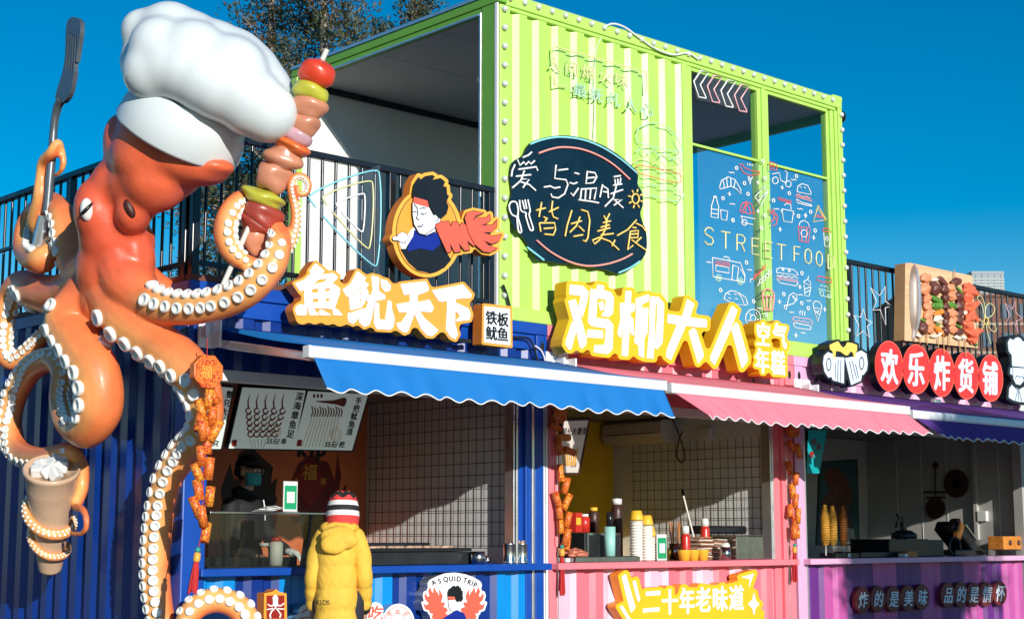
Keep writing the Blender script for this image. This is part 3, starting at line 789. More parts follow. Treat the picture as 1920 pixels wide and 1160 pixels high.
# ---- yellow sign with four white blocky characters
Cc = crop(1040, 510, 6.445); Dd = crop(1230, 540, 5.95)
chars = [
    [Cc((185,150),(345,165),(410,240),(400,330),(335,555),(285,440),(320,290),(180,270)), Cc((215,590),(265,700),(200,935),(170,935),(132,880),(140,820)), Cc((165,350),(255,325),(385,790),(385,870),(330,930),(305,905),(255,680)),
     Cc((520,150),(600,165),(590,215),(510,205)),
     Cc((435,205),(570,210),(680,240),(718,310),(705,500),(655,545),(565,530),(585,490),(610,480),(620,330),(515,320),(505,550),(655,570),(710,640),(700,930),(645,990),(475,970),(485,880),(590,880),(610,850),(620,680),(450,655),(405,610)),
     Cc((530,370),(585,345),(605,455),(555,470)), Cc((400,690),(585,705),(585,800),(390,790))],
    [Cc((860,225),(930,230),(920,375),(850,372)), Cc((795,370),(970,380),(965,470),(920,490),(915,530),(950,560),(962,770),(925,750),(908,640),(900,790),(885,1015),(810,1010),(822,800),(832,620),(800,800),(760,745),(800,560),(790,470)),
     Cc((980,320),(1135,265),(1140,350),(1060,390),(1045,740),(1070,430),(1135,430),(1120,740),(1085,800),(1080,1035),(1020,1010),(1015,890),(965,850),(972,780),(985,500)),
     Cc((1155,290),(1260,300),(1325,380),(1305,850),(1245,930),(1200,915),(1215,800),(1240,560),(1240,390),(1220,380),(1195,1045),(1115,1040),(1145,700))],
    [Dd((135,290),(570,350),(565,440),(410,430),(130,390)), Dd((350,120),(430,175),(380,320),(330,430),(165,805),(115,770),(125,680),(235,410),(300,300)), Dd((420,440),(365,490),(470,840),(530,770),(530,720),(450,470))],
    [Dd((850,195),(910,245),(840,450),(655,860),(610,810),(610,760),(780,350)), Dd((890,380),(845,465),(960,895),(1020,820),(1025,770),(920,400))],
]
S5 = thing('shop_sign', 'yellow sign with four big white blocky characters above the pink awning', 'sign', atY(1230, 690, -0.1))
whole = Shape(1035, 505, 1425, 720, 0.9)
for ps in chars:
    for q in ps: whole.poly(q)
slab(closed(whole, 12, 5), -0.235, 0.14, [M['sgn_yellow'], M['sgn_yellow_side']], 'backing', S5)
for ps in chars: slab(polys_shape(ps, 6, 0.7), -0.243, 0.007, M['sgn_white'], 'letter', S5)
slab(closed(whole, 12, 6), -0.093, 0.02, M['sgn_black'], 'rear_plate', S5)
E2 = thing('box_sign', 'small yellow sign with four white characters at the right of the big yellow sign', 'sign', atY(1440, 690, -0.1))
whole = Shape(1395, 580, 1495, 725, 0.8); gl = []
for ch, x, y, wd, ht in (('空', 1120, 640, 26, 44), ('气', 1305, 660, 26, 46), ('年', 1108, 935, 26, 45), ('糕', 1286, 955, 26, 44)):
    o = Dd((x, y))[0]
    s = Shape(o[0] - 6, o[1] - ht - 6, o[0] + wd + 6, o[1] + 10, 0.5); s.glyph(ch, o, (wd, 2.6), (0, -ht), 1.0); gl.append(s)
    whole.glyph(ch, o, (wd, 2.6), (0, -ht), 1.0)
slab(closed(whole, 9, 4), -0.235, 0.14, [M['sgn_yellow'], M['sgn_yellow_side']], 'backing', E2)
for s in gl: slab(s, -0.241, 0.006, M['sgn_white'], 'letter', E2)

# ---- round logo sign: man with a headband carrying a grilled skewer
Lg = crop(720, 310, 5.272)
S6 = thing('logo_sign', 'gold rimmed round sign of a black haired man with red headband on the railing', 'sign', atY(810, 510, -0.1))
def Lp(*p): return Lg(*p)
hair = Lp((285,270),(300,180),(345,110),(360,140),(410,105),(480,95),(505,112),(482,142),(560,125),(605,160),(588,208),(620,212),(625,290),(645,300),(618,362),(640,405),(620,480),(560,530),(540,520),(490,470),(470,430),(455,420),(440,360),(290,310))
squid = Lp((505,590),(560,560),(640,550),(660,610),(682,555),(730,560),(745,605),(770,565),(810,590),(850,700),(910,760),(890,800),(820,740),(850,835),(800,842),(738,765),(760,852),(700,860),(652,765),(662,855),(625,860),(560,720),(545,690))
flame = Lp((800,520),(820,470),(880,450),(985,470),(900,500),(880,545),(920,515),(1010,520),(1045,485),(1052,540),(1020,570),(950,595),(1080,590),(1115,540),(1110,610),(1060,660),(970,660),(1080,700),(1162,682),(1130,750),(1070,775),(985,742),(1030,790),(1118,822),(1050,860),(980,850),(900,780),(840,670))
c0 = Lp((427, 665))[0]; sx = 1 / 5.272
base = Shape(715, 305, 955, 535, 0.8)
base.ell(c0[0], c0[1], 345 * sx, 442 * sx)
k = Shape(715, 305, 955, 535, 0.8); k.poly(hair).poly(squid).poly(flame).stroke(Lp((110,722),(200,722)), 8); k.f = k.f - 6.0; base.f = np.minimum(base.f, k.f)
slab(base, -0.15, 0.09, [M['sgn_gold'], M['sgn_orange_side']], 'backing', S6)
yy = -0.15
def lay(s, mt, name):
    global yy
    yy -= 0.0025; return slab(s, yy, 0.0022, mt, name, S6)
def sh(*polys):
    s = Shape(*bbox([p for q in polys for p in q], 4), 0.6)
    for q in polys: s.poly(q)
    return s
s = Shape(715, 305, 955, 535, 0.7); s.ell(c0[0], c0[1], 308 * sx, 407 * sx); lay(s, M['sgn_black'], 'rim_line')
s = Shape(715, 305, 955, 535, 0.7); s.ell(c0[0], c0[1], 301 * sx, 400 * sx); lay(s, M['sgn_orange'], 'disc')
body = Lp((225,770),(290,690),(360,680),(545,690),(570,770),(665,935),(600,1010),(470,1068),(330,1040),(240,960),(165,835),(180,800))
lay(sh(body), M['sgn_black'], 'jacket')
s = sh(Lp((150,760),(215,770),(235,690),(265,640),(300,610),(320,650),(245,770),(225,800),(215,825),(175,825))); lay(s, M['sgn_white'], 'sleeve')
lay(sh(Lp((300,635),(350,675),(420,695),(510,660),(545,690),(550,740),(560,780),(480,845),(360,820),(235,850),(245,770),(290,700))), M['sgn_blue'], 'scarf')
s = Shape(735, 425, 775, 470, 0.5); f = Lp((185, 712))[0]; s.ell(f[0], f[1], 9.8, 9.2).stroke(Lp((105,722),(145,722)), 7.2); lay(s.grow(1.0), M['sgn_black'], 'fist_line'); lay(s, M['sgn_white'], 'fist')
s = sh(squid).grow(1.1); lay(s, M['sgn_black'], 'skewer_line'); lay(sh(squid), M['sgn_coral'], 'skewer')
s = sh(flame).grow(1.1); lay(s, M['sgn_black'], 'flame_line'); lay(sh(flame), M['sgn_coral'], 'flame')
face = Lp((285,365),(445,415),(490,500),(520,478),(552,480),(562,510),(550,560),(505,580),(500,615),(510,650),(420,690),(395,682),(350,670),(300,580),(285,480))
lay(sh(face).grow(1.0), M['sgn_black'], 'face_line'); lay(sh(face), M['sgn_white'], 'face')
lay(sh(hair), M['sgn_black'], 'hair')
lay(sh(Lp((297,312),(430,350),(445,415),(290,372))), M['sgn_coral'], 'headband')
s = Shape(770, 375, 835, 445, 0.35)
for p, wd in ((((365,472),(395,486),(425,470)), 1.3), (((358,428),(380,420),(412,422)), 1.4), (((300,385),(328,415),(335,490),(318,520),(348,540)), 1.2), (((335,602),(368,604),(388,586)), 1.7), (((290,455),(318,458)), 1.2), (((505,555),(535,545),(545,510)), 1.0), (((410,682),(500,622)), 1.2)): s.stroke(Lp(*p), wd)
lay(s, M['sgn_black'], 'face_lines')
m = MB()
for (u, v, u2, v2) in ((790, 350, 790, 470), (845, 400, 845, 470)):
    m.beam(atY(u, v, -0.03), atY(u, v, -0.062) , 0.03, 0.03)
m.tube([atY(880, 470, 0.0), atY(878, 500, 0.0), atY(880, 545, -0.02), atY(884, 585, -0.03)], 0.006, 6)
m.build('mounting', M['cable'], S6)

# ---- beer mug sign
K = crop(1530, 620, 4.922)
S7 = thing('mug_sign', 'black edged sign of two clinking beer mugs with yellow foam', 'sign', atY(1583, 720, -0.1))
mugL = K((75,230),(110,195),(160,215),(170,240),(262,245),(258,485),(155,455),(145,425),(115,430),(80,380),(66,300))
mugR = K((268,250),(360,235),(370,200),(420,180),(465,210),(478,300),(470,360),(440,405),(425,405),(415,460),(325,500),(290,350))
foam = K((125,130),(165,110),(205,95),(230,135),(250,155),(272,140),(290,105),(335,112),(380,130),(380,180),(365,200),(365,245),(352,250),(340,200),(320,190),(295,225),(270,225),(225,190),(185,185),(178,250),(160,252),(155,190),(130,170))
allm = Shape(1525, 625, 1640, 735, 0.7); allm.poly(mugL).poly(mugR).poly(foam)
slab(closed(allm, 5.5, 1.8), -0.21, 0.12, M['sgn_black'], 'backing', S7)
for q in (mugL, mugR):
    s = sh(q)
    e = K((118, 310))[0] if q is mugL else K((422, 300))[0]
    s.ell(e[0], e[1], 5.0, 12.5, sub=True)
    lines = (((178,298),(178,445)), ((205,270),(200,465)), ((230,275),(226,470))) if q is mugL else (((310,285),(345,455)), ((335,280),(375,440)), ((365,310),(392,430)))
    for l in lines:
        a, b_ = K(*l); d, _ = s._seg(a, b_); s.f = np.maximum(s.f, -(d - 0.75))
    slab(s, -0.216, 0.005, M['sgn_ice'], 'mug', S7)
    s = Shape(e[0] - 8, e[1] - 16, e[0] + 8, e[1] + 16, 0.5); s.ell(e[0], e[1], 3.2, 10); slab(s, -0.216, 0.005, M['sgn_ice'], 'handle_hole', S7)
slab(sh(foam), -0.220, 0.005, M['sgn_foam'], 'foam', S7)
# ---- five red discs
for ch, cx, cy, rx, ry, x0, y0, x1, y1, lab in (('欢', 675,325,132,234,600,165,757,482,'leftmost'), ('乐', 928,352,130,230,846,188,1002,502,'second'), ('炸', 1160,385,121,224,1090,228,1234,540,'middle'), ('货', 1388,412,119,220,1312,256,1454,562,'fourth'), ('铺', 1613,435,114,217,1538,282,1678,580,'rightmost')):
    c = K((cx, cy))[0]; sc = 1 / 4.922
    label = {'leftmost': 'red round letter sign next to the beer mugs, leftmost of five', 'second': 'red round letter sign whose character has two bottom side dots, second of five', 'middle': 'red round letter sign in the middle of the row of five', 'fourth': 'red round letter sign with a white dot at lower right, fourth of five', 'rightmost': 'red round letter sign nearest the chef sign, rightmost of five'}[lab]
    t = thing('letter_sign', label, 'sign', atY(c[0], c[1], -0.1), 'red round letter signs')
    def ov(g, st=0.9):
        s = Shape(c[0] - rx * sc - 3, c[1] - ry * sc - 3, c[0] + rx * sc + 3, c[1] + ry * sc + 3, st)
        # discs seen obliquely: shear the ellipse a little
        uu = (s.U - c[0]); vv = (s.V - c[1]) - 0.10 * uu
        kk = np.sqrt((uu / (rx * sc - g)) ** 2 + (vv / (ry * sc - g * 1.6)) ** 2); s.f = (kk - 1) * rx * sc; return s
    slab(ov(0), -0.205, 0.10, [M['sgn_coral'], M['sgn_black']], 'backing', t)
    slab(ov(1.5), -0.209, 0.003, M['sgn_red'], 'face', t)
    o = K((x0, y1))[0]; s = Shape(o[0] - 5, o[1] - (y1 - y0) * sc - 5, o[0] + (x1 - x0) * sc + 5, o[1] + 10, 0.5)
    s.glyph(ch, o, ((x1 - x0) * sc, 2.2), (0, -(y1 - y0) * sc), 1.25); slab(s, -0.216, 0.006, M['sgn_ice'], 'letter', t)
# ---- chef sign
S8 = thing('chef_sign', 'black edged white sign of a moustached cook in a tall hat, right edge', 'sign', atY(1915, 740, -0.1))
hat = K((1770,110),(1790,70),(1825,85),(1840,65),(1865,58),(1890,70),(1905,95),(1950,100),(1965,150),(1945,200),(1925,230),(1925,335),(1812,325),(1808,225),(1780,190))
hd = K((1795,345),(1812,338),(1925,345),(1940,370),(1925,410),(1915,465),(1885,500),(1845,490),(1822,440),(1815,410),(1792,395))
bod = K((1810,495),(1840,520),(1865,535),(1895,530),(1925,505),(1965,540),(1980,610),(1960,660),(1880,655),(1820,640),(1780,615),(1785,530))
s = Shape(1875, 620, 1950, 770, 0.7); s.poly(hat).poly(hd).poly(bod)
slab(closed(s, 8, 3), -0.21, 0.12, M['sgn_black'], 'backing', S8)
for q, nm in ((hat, 'hat'), (hd, 'head'), (bod, 'jacket')):
    s = sh(q)
    for l in {'hat': (((1818,330),(1925,340)),), 'head': (((1838,440),(1850,415),(1880,425),(1910,420),(1918,445)), ((1815,345),(1820,440))), 'jacket': (((1815,500),(1860,545),(1925,510)), ((1862,545),(1840,640)), ((1872,545),(1900,650)), ((1868,560),(1868,640)))}[nm]:
        pp = K(*l)
        for a, b_ in zip(pp, pp[1:]): d, _ = s._seg(a, b_); s.f = np.maximum(s.f, -(d - 0.7))
    slab(s, -0.216, 0.005, M['sgn_ice'], nm, S8)
# ================================================================ NEON SIGNS
Fc = crop(940, 240, 4.142)
N1 = thing('neon_board', 'black oval neon board with handwritten characters on the lime wall', 'sign', atY(1085, 500, -0.05))
out = Fc((215,125),(300,85),(450,58),(620,75),(800,140),(950,240),(1055,345),(1058,440),(1090,490),(1100,590),(1080,660),(1100,740),(1125,800),(1128,950),(1075,1040),(990,1100),(910,1130),(800,1098),(700,1085),(560,1060),(460,1052),(330,1030),(280,1024),(240,960),(170,850),(110,790),(85,740),(60,660),(58,590),(78,500),(65,380),(85,270),(170,210))
s = polys_shape([sm2(out, 3, True)], 5, 0.9); slab(s, -0.022, 0.012, [M['sgn_navy'], M['sgn_black']], 'board', N1)
W = [((165,230),(210,212),(235,188)), ((125,245),(142,292),(172,265),(187,287),(212,262),(228,282),(258,255)), ((105,285),(85,330),(78,378)), ((132,322),(270,302),(281,332)), ((112,376),(228,364)), ((178,332),(150,410),(85,466)), ((158,396),(215,400),(165,466)), ((152,420),(215,440),(266,486)),
     ((425,288),(412,392),(500,402),(516,440),(490,512),(440,545),(392,535),(384,510)), ((440,329),(516,320)), ((330,460),(380,452),(410,468),(455,460)),
     ((568,349),(602,358)), ((530,425),(560,435),(588,424)), ((540,505),(555,530),(598,468)), ((668,335),(655,432),(715,426),(741,380),(725,348),(675,342)), ((662,390),(725,384)), ((622,472),(612,560)), ((618,476),(738,466),(720,556)), ((655,476),(650,555)), ((694,472),(686,555)), ((600,558),(690,570),(755,582)),
     ((785,440),(765,540)), ((782,446),(826,475),(830,545)), ((790,495),(828,500)), ((872,380),(925,372)), ((880,398),(886,440)), ((903,395),(905,436)), ((926,390),(922,432)), ((868,446),(935,436)), ((848,512),(942,480)), ((892,452),(868,545),(802,612)), ((872,558),(936,556),(872,602)), ((885,566),(945,620))]
tubes('white_writing', N1, M['tube_white'], [Fc(*p) for p in W], -0.034, 0.0085)
Yl = [((312,578),(292,692)), ((270,640),(342,622)), ((328,690),(345,700)), ((397,568),(388,640),(402,690),(438,706)), ((442,618),(368,652)), ((356,700),(336,728)), ((294,736),(305,806)), ((296,738),(412,736),(420,790),(402,832),(335,824)), ((328,782),(402,776)),
      ((547,640),(510,760),(495,842)), ((620,635),(670,650),(686,720),(672,850),(655,882),(635,872)), ((540,745),(622,722)), ((610,690),(582,760),(530,812)), ((600,762),(642,802)), ((560,842),(632,830)),
      ((795,680),(815,722)), ((840,665),(812,722)), ((788,736),(848,722)), ((770,772),(838,752)), ((820,712),(808,790)), ((745,802),(842,776)), ((770,832),(870,820)), ((805,790),(762,870),(722,902),(708,872),(760,850),(842,880),(912,946)), ((882,870),(858,918)),
      ((1048,715),(980,790),(898,836)), ((1045,740),(1092,762),(1126,806)), ((1018,772),(1046,776)), ((1002,800),(982,946),(1022,912)), ((1006,802),(1064,796),(1058,852),(1000,852)), ((1000,826),(1058,822)), ((1086,850),(1038,894)), ((1012,868),(1070,912),(1126,950)),
      [(1042 + 27 * math.cos(a), 550 + 38 * math.sin(a)) for a in np.linspace(0, 6.2832, 17)]] + [((1042 + 38 * math.cos(a), 550 + 52 * math.sin(a)), (1042 + 58 * math.cos(a), 550 + 76 * math.sin(a))) for a in np.arange(0.3, 6.5, 0.785)]
tubes('yellow_writing', N1, M['tube_yellow'], [Fc(*p) for p in Yl], -0.034, 0.0085)
tubes('salmon_arc', N1, M['tube_salmon'], [sm2(Fc((290,197),(380,166),(480,150),(620,165),(760,217),(880,292),(997,398)))], -0.034, 0.0095)
tubes('salmon_arc', N1, M['tube_salmon'], [sm2(Fc((275,872),(380,960),(520,1035),(660,1070),(800,1060),(930,1022),(1016,978)))], -0.034, 0.0095)
tubes('cyan_arc', N1, M['tube_cyan'], [sm2(Fc((225,126),(320,92),(450,72),(620,90),(780,150),(930,245),(1052,350)))], -0.034, 0.0095)
tubes('cyan_arc', N1, M['tube_cyan'], [Fc((200,925),(330,1025))], -0.034, 0.0095)
tubes('cyan_arc', N1, M['tube_cyan'], [sm2(Fc((910,1125),(1000,1085),(1075,1035)))], -0.034, 0.0095)
tubes('cutlery_outline', N1, M['tube_white'], [sm2(Fc((120,690),(80,670),(60,610),(78,575),(115,580),(130,640),(128,690),(150,770),(155,805),(140,812),(128,780),(120,690))), sm2(Fc((140,560),(152,640),(190,660),(190,690),(218,780),(232,796),(246,780),(216,680),(222,640),(205,555))), Fc((162,562),(180,632)), Fc((183,556),(196,628))], -0.034, 0.0085)

Hc = crop(1010, 70, 3.625)
N2 = thing('neon_sign', 'clear neon sign with two rows of yellow and aqua characters on lime wall', 'sign', atY(1125, 160, -0.05))
s = polys_shape([Hc((100,60),(735,238),(740,380),(790,470),(775,520),(700,510),(560,455),(440,430),(230,380),(110,330),(100,235),(60,190))], 4, 0.9); slab(s, -0.008, 0.005, M['acrylic'], 'acrylic_plate', N2)
for row, mt, sz in (((('人', 62, 215), ('间', 180, 245), ('烟', 292, 270), ('火', 412, 300), ('味', 518, 325)), 'tube_cream', 92), ((('最', 238, 395), ('抚', 350, 425), ('凡', 465, 455), ('人', 585, 495), ('心', 690, 528)), 'tube_aqua', 92)):
    for ch, x, y in row:
        o = Hc((x, y))[0]; q = sz / 3.625; s = Shape(o[0] - 3, o[1] - q - 4, o[0] + q + 3, o[1] + 10, 0.4); s.glyph(ch, o, (q, q * 0.26), (0, -q), -0.12)
        slab(s, -0.020, 0.011, M[mt], 'letter', N2)
tubes('frame_line', N2, M['tube_cream'], [Hc((118,66),(732,240),(735,376)), Hc((105,235),(108,325),(192,336)), Hc((102,62),(104,140))], -0.018, 0.007)
N3 = thing('neon_sign', 'clear hamburger shaped neon sign beside the window', 'sign', atY(1237, 300, -0.05))
s = Shape(1175, 215, 1295, 395, 0.9); s.poly(Hc((660,660),(690,605),(760,575),(850,590),(920,645),(970,720),(985,790),(985,920),(970,990),(985,1070),(975,1130),(700,1075),(665,1000),(665,870),(640,850),(655,760))); slab(s, -0.008, 0.005, M['acrylic'], 'acrylic_plate', N3)
tubes('bun_outline', N3, M['tube_aqua'], [sm2(Hc((665,650),(690,610),(760,582),(840,592),(910,645),(960,722),(965,775),(820,755),(690,718),(668,690)), 5, True)], -0.016, 0.0048)
tubes('bun_outline', N3, M['tube_aqua'], [sm2(Hc((690,990),(800,1008),(970,1050),(975,1095),(940,1115),(760,1075),(690,1045),(670,1000)), 5, True)], -0.016, 0.0048)
tubes('salad_wave', N3, M['tube_aqua'], [sm2(Hc((660,780),(700,755),(740,795),(780,765),(820,810),(860,785),(900,830),(940,815),(975,850)))], -0.016, 0.0048)
tubes('cheese_wave', N3, M['tube_cream'], [sm2(Hc((640,860),(690,825),(740,815),(790,860),(830,850),(870,885),(920,890),(980,905)))], -0.016, 0.0048)
tubes('patty_outline', N3, M['tube_red'], [sm2(Hc((665,885),(700,872),(930,920),(965,950),(940,988),(700,930),(668,910)), 5, True)], -0.016, 0.0048)
# chevrons in the window
Ic = crop(1290, 110, 3.742)
N4 = thing('neon_sign', 'row of four chevron arrow neon outlines in the upper window corner', 'sign', atY(1352, 170, 0.05))
s = polys_shape([Ic((75,75),(430,170),(440,200),(420,385),(350,355),(60,285),(38,160))], 4, 0.9); slab(s, 0.030, 0.006, M['acrylic'], 'acrylic_plate', N4)
for i, c in enumerate(('tube_white', 'tube_pink', 'tube_white', 'tube_pink')):
    d = i * 95; e = i * 32
    tubes('chevron', N4, M[c], [Ic((90 + d, 85 + e), (140 + d, 100 + e), (85 + d, 185 + e), (125 + d, 270 + e), (125 + d, 280 + e), (75 + d, 270 + e), (40 + d, 160 + e), (90 + d, 85 + e))], 0.020, 0.0085)
# triangle on the railing
Tc = crop(540, 300, 3.052)
N5 = thing('neon_sign', 'clear panel with three nested triangle neon outlines on the roof railing', 'sign', atY(655, 500, 0.0))
s = polys_shape([sm2(Tc((100,225),(480,45),(528,90),(525,600),(480,620),(110,250)), 3, True)], 4, 0.9); slab(s, 0.010, 0.005, M['acrylic'], 'acrylic_plate', N5)
def rnd(pts, n=5): return sm2([q for i in range(len(pts)) for q in [(pts[i][0] * .85 + pts[i - 1][0] * .15, pts[i][1] * .85 + pts[i - 1][1] * .15), (pts[i][0] * .85 + pts[(i + 1) % len(pts)][0] * .15, pts[i][1] * .85 + pts[(i + 1) % len(pts)][1] * .15)]], n, True)
for c, q in (('tube_cyan', ((95,205),(530,40),(515,640))), ('tube_cream', ((180,210),(490,108),(470,530))), ('tube_white', ((265,250),(442,185),(430,425)))):
    tubes('triangle_outline', N5, M[c], [rnd(Tc(*q))], 0.0, 0.0065)
# stars and clover on the right railing
Mc = crop(1580, 470, 5.524)
for lab, mt, q in (('upper white star outline hanging on the right railing', 'tube_white', ((290,385),(380,465),(440,370),(440,520),(510,575),(440,590),(445,770),(385,610),(310,615),(350,520))),
                   ('lower white star outline hanging on the railing above the red discs', 'tube_white', ((115,670),(185,690),(210,600),(240,710),(305,740),(255,780),(275,900),(210,830),(140,885),(165,770))),
                   ('pink star outline hanging on the railing above the chef sign', 'tube_pink', ((1685,545),(1750,610),(1785,525),(1790,640),(1860,700),(1795,730),(1815,850),(1765,740),(1690,765),(1725,660)))):
    m = MB(); m.tube([atY(u, v, 0.005) for u, v in Mc(*q)], 0.0058, 6, closed=True); o = m.build('neon_star', M[mt], None); tag(o, lab, 'sign', 'neon stars on the railing')
N6 = thing('neon_sign', 'pale green clover outline neon sign on the right railing', 'sign', atY(1850, 660, 0.0))
for q in (((1475,700),(1440,560),(1395,490),(1430,465),(1470,560)), ((1490,700),(1480,600),(1515,545),(1570,580),(1560,650)), ((1500,745),(1570,770),(1590,820),(1560,838),(1520,800)), ((1470,745),(1430,818),(1395,790),(1400,700),(1440,730))):
    tubes('petal', N6, M['tube_cream'], [sm2(Mc(*q), 4, True)], 0.005, 0.0055)
tubes('stem', N6, M['tube_cream'], [sm2(Mc((1487,760),(1495,830),(1520,920),(1562,1065)))], 0.005, 0.0055)
e = Mc((1485, 725))[0]; tubes('heart', N6, M['tube_yellow'], [[(e[0] + 4 * math.cos(a), e[1] + 6.5 * math.sin(a)) for a in np.linspace(0, 6.2832, 13)]], 0.003, 0.008)

# ---- street food board in the big window
Jc = crop(1290, 400, 4.64)
N7 = thing('neon_board', 'clear neon board lettered STREET FOOD with food outlines in big window', 'sign', atY(1440, 640, 0.0))
b = MB(); q = [(5.42, -0.002, 3.15), (7.47, -0.002, 3.15), (7.47, -0.002, 4.86), (5.42, -0.002, 4.86)]
b.add(q, [(0, 1, 2, 3)]); b.build('acrylic_plate', M['acrylic_big'], N7)
def neon(mt, paths, C=Jc, r=0.0068): return tubes('icon', N7, M[mt], [C(*p) if not isinstance(p, list) else C(*p) for p in paths], -0.014, r * 0.8, 5)
def ring(x, y, rx, ry, n=12, a0=0, a1=6.2832): return [(x + rx * math.cos(a), y + ry * math.sin(a)) for a in np.linspace(a0, a1, n + 1)]
L = {'S': [((1, .85), (.75, 1), (.3, 1), (0, .8), (.1, .6), (.85, .42), (1, .2), (.75, 0), (.25, 0), (0, .15))], 'T': [((0, 1), (1, 1)), ((.5, 1), (.5, 0))], 'R': [((0, 0), (0, 1), (.7, 1), (1, .85), (1, .62), (.7, .48), (0, .48)), ((.55, .48), (1, 0))], 'E': [((1, 1), (0, 1), (0, 0), (1, 0)), ((0, .52), (.85, .52))], 'F': [((1, 1), (0, 1), (0, 0)), ((0, .52), (.85, .52))],
     'O': [((.5, 1), (.1, .85), (0, .5), (.1, .15), (.5, 0), (.9, .15), (1, .5), (.9, .85), (.5, 1))], 'D': [((0, 0), (0, 1), (.6, .97), (1, .75), (1, .25), (.6, .03), (0, 0))]}
for ch, x, y, wd, ht in (('S', 145, 265, 75, 145), ('T', 288, 302, 78, 145), ('R', 425, 322, 68, 140), ('E', 556, 352, 60, 138), ('E', 672, 380, 60, 135), ('T', 775, 402, 72, 135), ('F', 922, 415, 50, 128), ('O', 1015, 435, 58, 130), ('O', 1113, 455, 55, 128), ('D', 1218, 480, 50, 122)):
    tubes('letter', N7, M['tube_cream'], [Jc(*[(x + a * wd, y - b_ * ht + a * wd * 0.16) for a, b_ in p]) for p in L[ch]], -0.014, 0.008, 6)
w_ = 'tube_white'
neon('tube_red', [((360,745),(380,740),(395,765),(440,785),(490,790),(500,800),(505,795)), ((365,760),(385,795),(430,820),(490,815),(505,800))], Ic)
neon(w_, [((415,735),(420,750)), ((432,735),(436,752)), ((448,740),(450,755)), ((420,825),(425,850),(435,885),(440,850),(455,830)), ((432,830),(434,850))], Ic)
neon(w_, [((220,905),(235,855),(280,830),(330,850),(370,920),(370,950),(340,915),(300,895),(250,910),(220,915)), ((270,835),(275,900)), ((300,838),(300,895)), ((332,855),(320,905)), ((245,855),(255,905))], Ic)
neon('tube_red', [((575,725),(622,740),(622,785),(578,775),(575,725)), ((590,745),(605,750),(605,765),(590,760),(590,745))], Ic)
neon(w_, [((590,810),(640,800),(650,855),(690,870),(695,800),(680,785)), ring(612, 855, 20, 24), ring(703, 880, 20, 22), ((650,855),(680,870))], Ic)
neon(w_, [((765,935),(770,895),(800,878),(840,890),(862,940),(862,955),(765,935)), ((760,985),(800,1010),(868,1025),(868,1035),(830,1030),(765,1010),(760,985)), ((785,900),(795,905)), ((815,900),(825,910))], Ic)
neon('tube_salmon', [((757,955),(865,985),(868,1000),(760,970),(757,955)), ((775,950),(800,975),(830,965),(860,985))], Ic)
neon(w_, [((468,970),(540,890),(560,930),(510,1035),(490,1000),(468,970)), ((490,1000),(555,935)), ((500,970),(505,960)), ((520,945),(525,935)), ((540,925),(545,915))], Ic)
neon(w_, [((165,1030),(160,1110),(210,1120),(215,1040),(200,990),(200,975),(180,972),(178,990),(165,1030)), ((165,1055),(212,1062)), ((163,1085),(212,1092)), ((228,1060),(278,1070),(270,1135),(232,1128),(228,1060)), ((178,965),(200,968))], Ic)
neon('tube_red', [((365,1070),(375,1020),(410,1003),(445,1020),(463,1085)), ((365,1070),(380,1082),(400,1080),(420,1090),(440,1085),(463,1090)), ((410,1003),(400,1080)), ((410,1003),(440,1085)), ((410,1003),(380,1075))], Ic)
neon(w_, [((368,1105),(470,1125)), ((375,1110),(385,1150),(455,1165)), ring(395, 1150, 18, 20)], Ic)
neon('tube_red', [((630,975),(725,1000)), ((632,988),(725,1015)), ((690,990),(700,1020),(720,1010))], Ic)
neon(w_, [((658,1055),(740,1070),(728,1150),(670,1140),(658,1055)), ((675,1030),(690,1015),(720,1025),(722,1060)), ((650,1075),(665,1055)), ((745,1095),(735,1075))], Ic)
neon('tube_yellow', [((912,1030),(970,1130),(880,1145),(912,1030)), ((905,1050),(962,1125))], Ic)
neon('tube_red', [ring(910, 1105, 7, 9, 8), ring(935, 1110, 7, 9, 8)], Ic)
neon('tube_red', [((565,1060),(600,1065),(628,1110),(620,1160),(590,1175)), ((570,1075),(600,1090),(605,1120),(585,1150)), ((600,1065),(590,1085)), ((620,1090),(603,1100)), ((628,1125),(606,1125))], Ic)
neon('tube_red', [((958,115),(968,240),(1045,255),(1062,125),(958,115)), ((985,120),(990,245)), ((1035,125),(1025,250)), ((1172,140),(1185,128),(1235,140),(1245,165),(1172,155),(1172,140))])
neon(w_, [((965,105),(975,75),(1010,62),(1045,85),(1055,115)), ring(1010, 175, 27, 32), ((1180,165),(1188,285),(1228,292),(1240,175)), ring(1207, 220, 12, 18, 8)])
neon(w_, [((212,385),(455,430),(495,540),(490,600),(440,590),(215,550),(212,385)), ((240,450),(355,470),(355,520),(240,500),(240,450)), ((390,450),(380,580),(425,590),(440,470),(390,450)), ((310,385),(320,375),(355,385),(360,410)), ((455,480),(490,545))])
neon('tube_aqua', [ring(265, 562, 24, 28), ring(265, 562, 10, 12, 8), ring(455, 592, 24, 28), ring(455, 592, 10, 12, 8)])
neon('tube_red', [((235,415),(360,435)), ((232,432),(250,445),(265,435),(285,450),(305,440),(325,455),(345,445),(362,460),(360,435),(235,415))])
neon('tube_red', [((575,540),(600,525)), ((595,570),(575,550),(590,530)), ((610,500),(630,520),(615,535)), ((645,455),(670,480),(650,495)), ((560,580),(680,450))])
neon(w_, [((602,630),(625,600)), ring(635, 588, 14, 20), ring(662, 565, 14, 20), ring(688, 542, 14, 20), ring(710, 512, 14, 20), ((545,600),(540,575),(560,570))])
